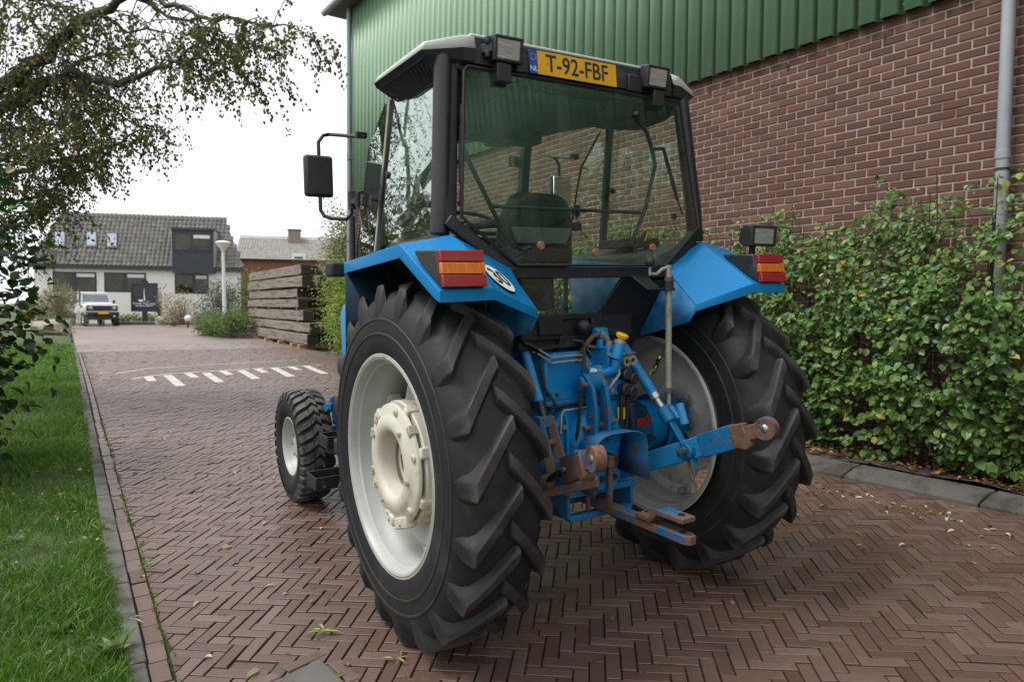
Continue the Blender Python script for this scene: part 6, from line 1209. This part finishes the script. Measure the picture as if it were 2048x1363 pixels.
MT['leaf_hazel'] = leafmat('dark_hazel_leaf', [(0, (.010, .030, .008)), (.5, (.017, .048, .011)), (.95, (.040, .085, .016)), (1, (.16, .10, .03))], .28, .4)
MT['leaf_lime'] = leafmat('bright_green_leaf', [(0, (.07, .13, .02)), (.5, (.14, .22, .035)), (.9, (.24, .30, .05)), (1, (.34, .28, .08))], .4)
MT['leaf_box'] = leafmat('box_leaf', [(0, (.045, .085, .025)), (.6, (.085, .15, .035)), (1, (.16, .22, .05))], .3)
MT['leaf_holly'] = leafmat('grey_green_leaf', [(0, (.035, .06, .035)), (.6, (.06, .095, .055)), (1, (.12, .15, .07))], .25)
MT['leaf_brown'] = leafmat('brown_dry_leaf', [(0, (.09, .075, .05)), (.5, (.14, .13, .08)), (1, (.20, .17, .11))], .3)
MT['leaf_autumn'] = leafmat('autumn_yellow_leaf', [(0, (.28, .17, .05)), (.5, (.36, .25, .10)), (1, (.22, .20, .08))], .4); MT['leaf_red'] = leafmat('red_leaf', [(0, (.16, .025, .02)), (1, (.24, .05, .035))], .3)
MT['leaf_straw'] = leafmat('straw_blade', [(0, (.16, .13, .09)), (.6, (.24, .21, .14)), (1, (.14, .16, .07))], .3); MT['leaf_tan'] = leafmat('tan_green_leaf', [(0, (.10, .11, .05)), (.5, (.17, .17, .085)), (1, (.26, .22, .12))], .35)
def gnd(px, depth, z=.17): p = at(px, 640, depth); return V(p[0], p[1], z)
# dark hazel bush on the verge, close to the camera
hb = at(-172, 700, 6.2); hb[2] = float(hg(hb[0], hb[1])) + .03
hz, HZI, (P, D, N, S) = shrub('hazel_bush', 'dark green hazel bush hanging over the grass verge', 'bush', hb, (.74, .85, 1.38), 4600, .085, 'leaf_hazel', T=LT, F=LF, wr=1.35, seed=5, stems=30, lump=.28)
dp = (P - CAM) @ FW; px = 1024 + FPX * ((P - CAM) @ RT) / dp; pr = np.where((px > 0) & (px < 170), S / dp, -1); idx = np.argsort(-pr)[:300]
me_old = [c for c in hz.children if c.name.startswith('foliage')][0]; bpy.data.objects.remove(me_old); rest = np.setdiff1d(np.arange(len(P)), idx)
o = leaves('foliage', P[rest], D[rest], N[rest], S[rest], MT['leaf_hazel'], hz, wr=1.35); o.matrix_parent_inverse = HZI; o['kind'] = 'stuff'; leaf_objects(P[idx], D[idx], N[idx], S[idx], MT['leaf_hazel'], hz, HZI, 1.35)
shrub('garden_shrub', 'bright yellow-green shrub between timber stack and barn corner', 'shrub', V(4.80, 16.4, .16), (.72, 1.4, 1.42), 20000, .075, 'leaf_lime', seed=11, lump=.25, shape=1.0)
shrub('garden_shrub', 'tall green shrub growing against the far barn corner', 'shrub', V(4.0, 14.6, .16), (.55, .8, 1.1), 6000, .07, 'leaf_lime', seed=12)
for i, (px_0, dpt, rad, lb) in enumerate(((425, 31, (.75, .75, .42), 'clipped low box shrub at the outer corner of the planter'), (446, 30, (.8, .8, .50), 'clipped box shrub at the foot of the street lamp'), (470, 29, (.8, .8, .55), 'clipped box shrub touching the timber stack'))): shrub('box_shrub', lb, 'shrub', gnd(px_0, dpt, .2), rad, 4500, .06, 'leaf_box', 'box shrubs in the planter', seed=20 + i, lump=.12)
shrub('holly_bush', 'grey-green upright bush beside the white house corner', 'bush', gnd(442, 43), (1.15, 1.1, 1.55), 3800, .10, 'leaf_holly', seed=31, lump=.3)
shrub('brown_shrub', 'round brown-green shrub left of the globe lamp', 'shrub', gnd(349, 43), (.75, .7, .55), 1600, .09, 'leaf_brown', 'round shrubs beside the globe lamp', seed=32, wr=.5); shrub('brown_shrub', 'round brown-green shrub right of the globe lamp', 'shrub', gnd(400, 42.5), (.78, .7, .60), 1600, .09, 'leaf_brown', 'round shrubs beside the globe lamp', seed=33, wr=.5)
shrub('autumn_shrub', 'open shrub with yellow-orange autumn leaves before the house', 'shrub', gnd(362, 47), (1.35, .9, 1.25), 620, .12, 'leaf_autumn', seed=34, stems=40, lump=.4)
shrub('red_plant', 'narrow dark red plant beside the company sign', 'plant', gnd(318, 47.5), (.45, .45, 1.35), 420, .16, 'leaf_red', seed=35, wr=.35, stems=16, droop=.9)
for i, (px_0, rx) in enumerate(((252, .55), (272, .6), (306, .5))): shrub('ground_cover_plant', ('low yellow-green plant beside the white pickup', 'low yellow-green plant under the company sign', 'low yellow-green plant beside the orange boulder')[i], 'plant', gnd(px_0, 48.6, .2), (rx, .5, .26), 700, .10, 'leaf_lime', seed=40 + i, lump=.15)
shrub('dry_grass_clump', 'tall clump of straw-coloured ornamental grass beside the pickup', 'plant', gnd(118, 37), (.85, .8, 1.1), 2400, .34, 'leaf_straw', seed=50, wr=.10, stems=30, droop=1.2)
shrub('dark_evergreen', 'dark low evergreen behind the straw grass clump', 'shrub', gnd(80, 42), (1.2, .8, .8), 1500, .11, 'leaf_holly', seed=51)
shrub('climber', 'green climber on the fence before the red brick house', 'shrub', gnd(515, 52), (1.8, .8, 1.9), 2600, .15, 'leaf_box', seed=52, up=.2)
# background trees
def tree(name, label, base_, h, crown_c, rad, n, size, mt, seed, bark='bark'):
    o, PI, _ = shrub(name, label, 'tree', base_, rad, n, size, mt, seed=seed, up=crown_c[2] - rad[2], stems=24, lump=.3, bark=bark); t = MB(); b0 = np.asarray(base_); t.tube([b0 + V(0, 0, -.1), b0 + V(.05, 0, h * .4), b0 + V(0, .1, h * .8)], [.16, .12, .05], 8); k = t.build('trunk', MT[bark], o); k.matrix_parent_inverse = PI
tb0 = at(693, 640, 40); tb0[2] = .16; tree('garden_tree', 'tan-green tree behind the timber stack next to the barn corner', tb0, 4.5, (0, 0, 4.4), (1.35, 1.5, 2.6), 7000, .13, 'leaf_tan', 61)
# --- the birch
MT['birch_bark'] = PM('grey_birch_bark', (.085, .075, .066), .9, var=.4, scale=5, dirt=(.20, .19, .175), amt=.60, dscale=5, bmp=.7, bscale=14); MT['leaf_birch'] = leafmat('birch_leaf', [(0, (.036, .058, .020)), (.5, (.060, .090, .028)), (.80, (.10, .118, .032)), (.93, (.21, .16, .035)), (1, (.28, .135, .03))], .42, .5)
BD = 9.5
limbs = [([(-330, 760, 10), (-300, 500, 10), (-220, 330, 9.8), (-120, 250, 9.6), (-40, 195, 9.5), (40, 140, 9.4), (110, 85, 9.2), (190, 25, 9.0), (262, -8, 8.8), (330, 8, 8.7), (400, 35, 8.5), (480, 42, 8.4), (550, 52, 8.2), (600, 62, 8.1), (625, 78, 8.0)], [.22, .20, .17, .14, .12, .11, .095, .08, .06, .045, .032, .022, .014, .009, .006]),
    ([(-300, 500, 10), (-130, 330, 9.7), (-30, 245, 9.5), (40, 200, 9.5), (95, 160, 9.4), (150, 150, 9.3), (200, 163, 9.2), (245, 163, 9.0), (300, 142, 8.9), (352, 125, 8.8), (400, 122, 8.7), (470, 140, 8.5), (525, 165, 8.4)], [.15, .12, .10, .085, .075, .068, .060, .055, .045, .034, .024, .013, .007]),
    ([(352, 125, 8.8), (385, 95, 8.7), (430, 70, 8.6), (490, 74, 8.5), (540, 95, 8.4)], [.026, .02, .015, .010, .006]), ([(275, -2, 8.8), (360, 40, 8.7), (430, 62, 8.6), (470, 90, 8.6), (520, 110, 8.5)], [.032, .024, .018, .011, .006]),
    ([(-300, 500, 10), (-150, 400, 10.2), (-40, 360, 10.3), (60, 338, 10.3), (150, 312, 10.2), (205, 300, 10.1), (260, 272, 10), (305, 250, 9.9)], [.12, .09, .07, .05, .036, .027, .017, .008]), ([(-40, 195, 9.5), (60, 172, 9.8), (120, 152, 10), (170, 120, 10.2), (250, 100, 10.3), (320, 80, 10.4)], [.06, .045, .036, .026, .016, .008]),
    ([(130, 152, 9.3), (200, 195, 9.4), (240, 228, 9.5), (290, 262, 9.6), (318, 285, 9.6)], [.036, .026, .02, .012, .006]), ([(-200, 460, 10.3), (-60, 430, 10.6), (60, 400, 10.7), (130, 362, 10.6), (190, 332, 10.5)], [.06, .05, .036, .022, .008]), ([(-220, 330, 9.8), (-180, 120, 9.6), (-90, 0, 9.5), (20, -120, 9.4), (160, -180, 9.3)], [.16, .14, .11, .08, .04]),
    ([(-90, 0, 9.5), (10, -10, 9.0), (90, 5, 8.8), (150, 30, 8.6), (210, 60, 8.5)], [.06, .045, .032, .02, .009]), ([(-30, 245, 9.5), (30, 260, 9.0), (90, 250, 8.8), (150, 215, 8.6), (215, 215, 8.5)], [.04, .032, .024, .015, .008]), ([(190, 25, 9), (250, 60, 9.3), (320, 62, 9.5), (380, 90, 9.7)], [.03, .022, .014, .007]), ([(-330, 560, 10), (-420, 300, 10.4), (-520, 100, 10.8), (-560, -150, 11)], [.14, .11, .08, .04]), ([(-420, 300, 10.4), (-300, 120, 9.2), (-220, 20, 8.6), (-150, -100, 8.2)], [.07, .05, .03, .01]),
    ([(-130, 330, 9.7), (-60, 330, 9.0), (30, 310, 8.7), (110, 290, 8.5), (170, 270, 8.4)], [.05, .04, .03, .018, .007]), ([(-200, 460, 10.3), (-80, 470, 9.6), (20, 450, 9.3), (90, 410, 9.2), (140, 385, 9.1)], [.05, .04, .03, .018, .007]),
    ([(-330, 760, 10), (-500, 520, 9), (-700, 330, 8), (-900, 200, 7.4)], [.12, .09, .06, .02])]
shade_limbs = [([(-5.0, 10.4, 3.4), (-5.6, 7, 5.4), (-5.4, 3.5, 6.6), (-5.0, .5, 7.2), (-4.6, -2.5, 7.4)], [.15, .12, .09, .06, .02]), ([(-5.0, 10.4, 3.0), (-7.2, 8, 4.8), (-8.6, 4.5, 6.0), (-9.2, 1, 6.4), (-9.2, -2, 6.4)], [.14, .11, .08, .05, .02]), ([(-5.4, 3.5, 6.6), (-6.6, 1.5, 7.2), (-7.2, -1.5, 7.4)], [.07, .05, .02]), ([(-5.6, 7, 5.4), (-6.8, 5.5, 5.2), (-7.4, 3.4, 4.8)], [.06, .04, .02])]  # birch limbs out of view, added to block low sky and shade the foreground
birch = tag(empty('birch_tree', V(*at(-330, 760, 10)[:2], 0.0)), 'old birch tree with long drooping branches and small yellowing leaves over the road', 'tree'); BI = Matrix.Translation(birch.location).inverted()
b0 = at(-330, 760, 10); tl = []; tw = []; LP, LD, LN, LS = [], [], [], []
for li, (pts, rad) in enumerate(limbs + shade_limbs):
    P3 = [at(*p) for p in pts] if li < len(limbs) else [V(*p) for p in pts]
    if pts[0] == (-330, 760, 10): P3[0] = V(b0[0], b0[1], float(hg(b0[0], b0[1])) - .1)
    Q, rq = [], []                                                             # subdivide with a little wander
    for i in range(len(P3) - 1):
        for k in range(3):
            t = k / 3; Q.append(P3[i] * (1 - t) + P3[i + 1] * t + (rng.normal(0, .03, 3) if (i or k) else 0)); rq.append(rad[i] * (1 - t) + rad[i + 1] * t)
    Q.append(P3[-1]); rq.append(rad[-1]); rq = [r * (.72 if r < .1 else .8) for r in rq]; tl.append((Q, rq))
    for i in range(len(Q)):
        if rq[i] > .15: continue
        dq = (Q[i] - CAM) @ FW; pq = 1024 + FPX * ((Q[i] - CAM) @ RT) / max(dq, .5); yq = 681 - FPX * ((Q[i] - CAM) @ UP) / max(dq, .5); dens = 1.6 if pq < 190 else .55 if pq < 430 else .85
        for k in range(int(random.choice((3, 4, 4)) * dens + random.random())):
            L = random.uniform(.5, 1.35) * (.75 if pq > 430 else 1) * (.6 if yq > 250 and pq > 80 else 1) * (1 if rq[i] < .05 else 1.25); d = rng.normal(0, 1, 3); d[2] = abs(d[2]) * .2 + random.uniform(-.35, .45); d = unit(d); p = Q[i].copy(); line = [p.copy()]; nseg = 8
            for s_ in range(nseg):
                d = unit(d + V(0, 0, -.26) + rng.normal(0, .12, 3)); p = p + d * L / nseg; line.append(p.copy())
                if s_ > 0:
                    for q in range(random.choice((2, 3, 3, 4)) + (2 if s_ > 3 else 0)):
                        LP.append(p - d * L / nseg * random.random() + rng.normal(0, .028, 3)); LD.append(unit(V(0, 0, -.8) + d * .5 + rng.normal(0, .6, 3))); LN.append(rng.normal(0, 1, 3)); LS.append(random.uniform(.036, .062))
            tw.append((line, list(np.linspace(min(.009, rq[i] * .6), .0022, nseg + 1))))
o = twigs('trunk', tl, MT['birch_bark'], birch, 10); o.matrix_parent_inverse = BI; o = twigs('branchlets', tw, MT['twig'], birch, 3); o.matrix_parent_inverse = BI
o = leaves('crown', np.array(LP), np.array(LD), np.array(LN), np.array(LS), MT['leaf_birch'], birch, LT2, LF2, .95); o.matrix_parent_inverse = BI; o['kind'] = 'stuff'
print('birch leaves', len(LP))
# --- grass on the verge
MT['blade'] = leafmat('grass_blade', [(0, (.048, .105, .012)), (.5, (.074, .165, .018)), (.9, (.125, .225, .030)), (1, (.22, .21, .07))], .35, .5)
n = 170000; gy = -1.4 + 25 * rng.random(n) ** 2.5; gx = -2.06 - (rng.random(n) ** 1.3) * (2.2 + .14 * gy); cl_ = np.sin(3.1 * gx + 1.3 * gy) * np.sin(2.3 * gy - 1.7 * gx + 1) + .6 * np.sin(9 * gx + 4 * gy) * np.sin(7 * gy); keep = rng.random(n) < np.clip(.72 + .4 * cl_, .25, 1); gx, gy, cl_ = gx[keep], gy[keep], cl_[keep]; n = len(gx)
gz = hg(gx, gy) + .05 * smooth((-2.2 - gx) / 1.5) + .02 * np.sin(2.3 * gx + 1.1 * gy) + .002
hgt = (.035 + .065 * rng.random(n) ** 1.5) * (1 + .35 * np.clip(cl_, -1, 1)) * np.clip((-2.0 - gx) / .25 + .35, .4, 1) * (1 + .02 * gy); wd = (.0018 + .0016 * rng.random(n)) * (1 + .10 * np.maximum(gy, 0)); a = rng.random(n) * 6.283; ln = hgt * (.25 + .9 * rng.random(n)); ld = rng.random(n) * 6.283
b0 = np.stack([gx, gy, gz], 1); s_ = np.stack([np.cos(a), np.sin(a), 0 * a], 1) * wd[:, None]; m_ = b0 + np.stack([np.cos(ld) * ln * .35, np.sin(ld) * ln * .35, hgt * .62], 1); t_ = b0 + np.stack([np.cos(ld) * ln, np.sin(ld) * ln, hgt * .95], 1)
vs = np.stack([b0 - s_, b0 + s_, m_ + s_ * .8, m_ - s_ * .8, t_], 1).reshape(-1, 3); i5 = np.arange(n)[:, None] * 5; fs = np.concatenate([np.concatenate([i5, i5 + 1, i5 + 2], 1), np.concatenate([i5, i5 + 2, i5 + 3], 1), np.concatenate([i5 + 3, i5 + 2, i5 + 4], 1)])
tag(np_mesh('grass', vs, fs, MT['blade']), 'bright green uneven grass growing along the left kerb', 'grass', kind='stuff')
n2 = 700; lx_ = -2.1 - 2.6 * rng.random(n2); ly_ = -1 + 10 * rng.random(n2) ** 1.6; o = leaves('grass_litter', np.stack([lx_, ly_, hg(lx_, ly_) + .05 * smooth((-2.2 - lx_) / 1.5) + .03 + .03 * rng.random(n2)], 1), rng.normal(0, 1, (n2, 3)) * V(1, 1, .3), rng.normal(0, .4, (n2, 3)) + V(0, 0, 1), rng.uniform(.02, .045, n2), leafmat('litter_leaf', [(0, (.10, .06, .03)), (.6, (.22, .15, .06)), (1, (.32, .27, .14))], .2), None, LT2, LF2); tag(o, 'small dry leaves caught in the verge grass', 'leaf litter', kind='stuff')
# broad-leaved weeds by the kerb
def weed(name, label, c, n, size, mt, wr, seed, upw=.5, cat='plant', group=None):
    r_ = np.random.default_rng(seed); c = np.array([c[0], c[1], float(hg(c[0], c[1])) + .015]); o = tag(empty(name, c), label, cat, group); PI = Matrix.Translation(o.location).inverted(); a = np.arange(n) * 2.4 + r_.random(n); D = np.stack([np.cos(a), np.sin(a), upw + (.5 if upw > .1 else .06) * r_.random(n)], 1); N = np.stack([-np.cos(a) * .5, -np.sin(a) * .5, np.ones(n)], 1)
    for i in range(n): pass
    leaf_objects(np.repeat(c[None], n, 0) + r_.normal(0, .008, (n, 3)) * V(1, 1, 0), D, N, size * r_.uniform(.6, 1.15, n), MT[mt], o, PI, wr)
g_ = lambda px, py: onplane(px, py, V(0, 0, float(hg(-2.0, .6))), V(-.037, -.018, 1))
weed('dock_plant', 'broad-leaved dock plant growing over the kerb', g_(225, 1345), 11, .13, 'leaf_box', .55, 1, .7); weed('dandelion', 'small dandelion rosette on the verge by the kerb', g_(120, 1300), 9, .13, 'leaf_box', .4, 2, .25)
weed('sow_thistle', 'small weed rooted in the gutter joint beside the kerb', g_(290, 1160), 6, .06, 'leaf_box', .45, 3, .4)
MT['leaf_frost'] = leafmat('pale_grey_leaf', [(0, (.16, .20, .17)), (1, (.26, .30, .27))], .3)
for i, (px_0, py_0) in enumerate(((130, 1215), (60, 1205), (30, 1105), (200, 1085), (75, 1320), (40, 1330))): weed('cow_parsley', 'small pale feathery weed seedling low in the verge grass', g_(px_0, py_0), 8, .075, 'leaf_frost' if i < 3 else 'leaf_box', .35, 10 + i, .5, group='feathery weeds in the verge grass')
# --- fallen leaves on the road
MT['fall_green'] = leafmat('fallen_green_leaf', [(0, (.20, .22, .07)), (.5, (.30, .29, .12)), (1, (.24, .26, .14))], .2); MT['fall_pale'] = leafmat('fallen_pale_leaf', [(0, (.44, .36, .24)), (.6, (.52, .46, .36)), (1, (.36, .38, .30))], .2); MT['fall_brown'] = leafmat('fallen_brown_leaf', [(0, (.05, .03, .02)), (.5, (.20, .09, .03)), (1, (.36, .20, .05))], .1)
fm = {}
for k_ in ('fall_green', 'fall_pale', 'fall_brown'):
    fm[k_] = bpy.data.meshes.new('fallen_leaf'); fm[k_].from_pydata((LT * V(.62, 1, 1.6) + V(0, -.5, .06)).tolist(), [], LF.tolist()); fm[k_].materials.append(MT[k_])
def fallen(px_0, py_0, size, k_, where):
    p = onplane(px_0, py_0, V(0, 0, 0), V(-.037, -.018, 1)); x, y = p[0], p[1]
    o = link('fallen_leaf', fm[k_]); o.location = (x, y, float(hg(x, y)) + .004); o.rotation_euler = (random.gauss(.037, .12), random.gauss(0, .15), random.uniform(0, 6.28)); o.scale = (size, size, size)
    nm = {'fall_green': 'yellow-green fallen leaf lying flat ', 'fall_pale': 'pale dry fallen leaf lying ', 'fall_brown': 'curled brown fallen leaf lying '}[k_] + where; tag(o, nm, 'leaf', nm.replace('leaf', 'leaves', 1))
W1, W2, W3 = 'on the bricks near the left kerb', 'on the bricks between the rear tyres and the camera', 'on the bricks along the hedge kerb'
for (a_, b_, s_, k_, w_) in ((1222, 1239, .065, 'fall_green', W2), (1463, 1206, .05, 'fall_green', W2), (1945, 1127, .05, 'fall_green', W3), (1578, 1064, .05, 'fall_brown', W3), (473, 1124, .06, 'fall_green', W1), (540, 1172, .055, 'fall_pale', W1), (455, 1095, .08, 'fall_pale', W1), (394, 1145, .05, 'fall_brown', W1), (392, 1208, .05, 'fall_pale', W1), (505, 1348, .07, 'fall_green', W1), (415, 1315, .05, 'fall_pale', W1), (693, 1330, .055, 'fall_brown', W1), (680, 1352, .06, 'fall_green', W1), (525, 1047, .07, 'fall_pale', W1), (640, 1057, .06, 'fall_pale', W1), (235, 1095, .05, 'fall_brown', W1), (214, 1128, .05, 'fall_brown', W1), (285, 1153, .05, 'fall_brown', W1), (208, 1028, .05, 'fall_pale', W1), (224, 1185, .05, 'fall_brown', W1), (625, 1203, .05, 'fall_pale', W1), (571, 1188, .04, 'fall_pale', W1)): fallen(a_, b_, s_, k_, w_)
r2 = random.Random(4)
for k in range(48): fallen(r2.uniform(215, 560), r2.uniform(850, 1010), r2.uniform(.035, .06), r2.choice(('fall_pale', 'fall_pale', 'fall_green', 'fall_brown')), W1)
for k in range(46):
    t = r2.random(); fallen(1600 + 440 * t + r2.gauss(0, 14), 955 + 108 * t + abs(r2.gauss(0, 14)), r2.uniform(.035, .06), r2.choice(('fall_pale', 'fall_green', 'fall_brown', 'fall_green')), W3)
for k in range(14): fallen(r2.uniform(1560, 2040), r2.uniform(1010, 1100), r2.uniform(.03, .05), r2.choice(('fall_pale', 'fall_green', 'fall_brown')), W3)
def sprig(px_0, py_0, n, size, mt, label, seed):
    p = onplane(px_0, py_0, V(0, 0, 0), V(-.037, -.018, 1)); weed('leaf_sprig', label, (p[0], p[1]), n, size, mt, .28, seed, .04, 'leaf sprig')
sprig(645, 1268, 7, .085, 'fall_green', 'sprig of long dried leaves lying on the bricks by the rear tyre', 71); sprig(795, 1322, 6, .08, 'fall_green', 'green leaf sprig lying on the bricks below the large rear tyre', 72); sprig(255, 1245, 9, .08, 'fall_pale', 'pale pinnate leaf lying on the concrete kerb stone', 73)
# moss and small tufts in the brick joints
r3 = np.random.default_rng(3); nm_ = 900; cx_ = r3.uniform(-1.85, 3.1, nm_); cy_ = -1.2 + 9 * r3.random(nm_) ** 1.4; edge_ = r3.random(nm_) < .35; cx_ = np.where(edge_, -1.893 + r3.normal(0, .012, nm_), cx_)
gu = (cx_ + .3) * ca + (cy_ - 5) * sa; gv = -(cx_ + .3) * sa + (cy_ - 5) * ca; k_ = r3.random(nm_) < .5
gu = np.where(k_ & ~edge_, np.round(gu / MOD) * MOD, gu); gv = np.where(~k_ & ~edge_, np.round(gv / MOD) * MOD, gv); cx2 = ca * gu - sa * gv - .3; cy2 = sa * gu + ca * gv + 5; al_x = np.where(k_, -sa, ca); al_y = np.where(k_, ca, sa); al_x = np.where(edge_, 0, al_x); al_y = np.where(edge_, 1, al_y)
T_ = 14; tt = r3.normal(0, .022, (nm_, T_)); X = (cx2[:, None] + al_x[:, None] * tt + r3.normal(0, .0018, (nm_, T_))).ravel(); Y = (cy2[:, None] + al_y[:, None] * tt + r3.normal(0, .0018, (nm_, T_))).ravel()
ok = (X > -1.95) & (X < 3.25 - .11 * Y); X, Y = X[ok], Y[ok]; n_ = len(X); a_ = r3.random(n_) * 6.28
o = leaves('joint_moss', np.stack([X, Y, hg(X, Y) - .006], 1), np.stack([np.cos(a_) * .6, np.sin(a_) * .6, .6 + r3.random(n_)], 1), r3.normal(0, 1, (n_, 3)), r3.uniform(.007, .018, n_), MT['blade'], road, LT2, LF2, .5); o['kind'] = 'stuff'
# litter under the hedge
n = 2600; u = rng.uniform(-3, 4, n); x = 3.53 - .11 * u + rng.random(n) ** 1.2 * (.62 + .06 * u); P = np.stack([x, u, hg(x, u) + .10 + .03 * rng.random(n)], 1); o = leaves('leaf_litter', P, np.stack([np.cos(u * 37), np.sin(u * 37), .2 * rng.normal(0, 1, n)], 1), rng.normal(0, .35, (n, 3)) + V(0, 0, 1), rng.uniform(.025, .055, n), MT['fall_brown'], None, LT2, LF2); tag(o, 'brown leaf litter on the soil under the hedge', 'leaf litter', kind='stuff')
for o in scene.objects:                                                    # parts of parts hang on meshes that stand in world space
    if o.parent is not None and o.parent.type != 'EMPTY': o.matrix_parent_inverse = Matrix.Identity(4)
print('objects', len(scene.objects), 'tris', sum(len(o.data.loop_triangles) if o.type == 'MESH' and not o.data.calc_loop_triangles() else 0 for o in scene.objects))
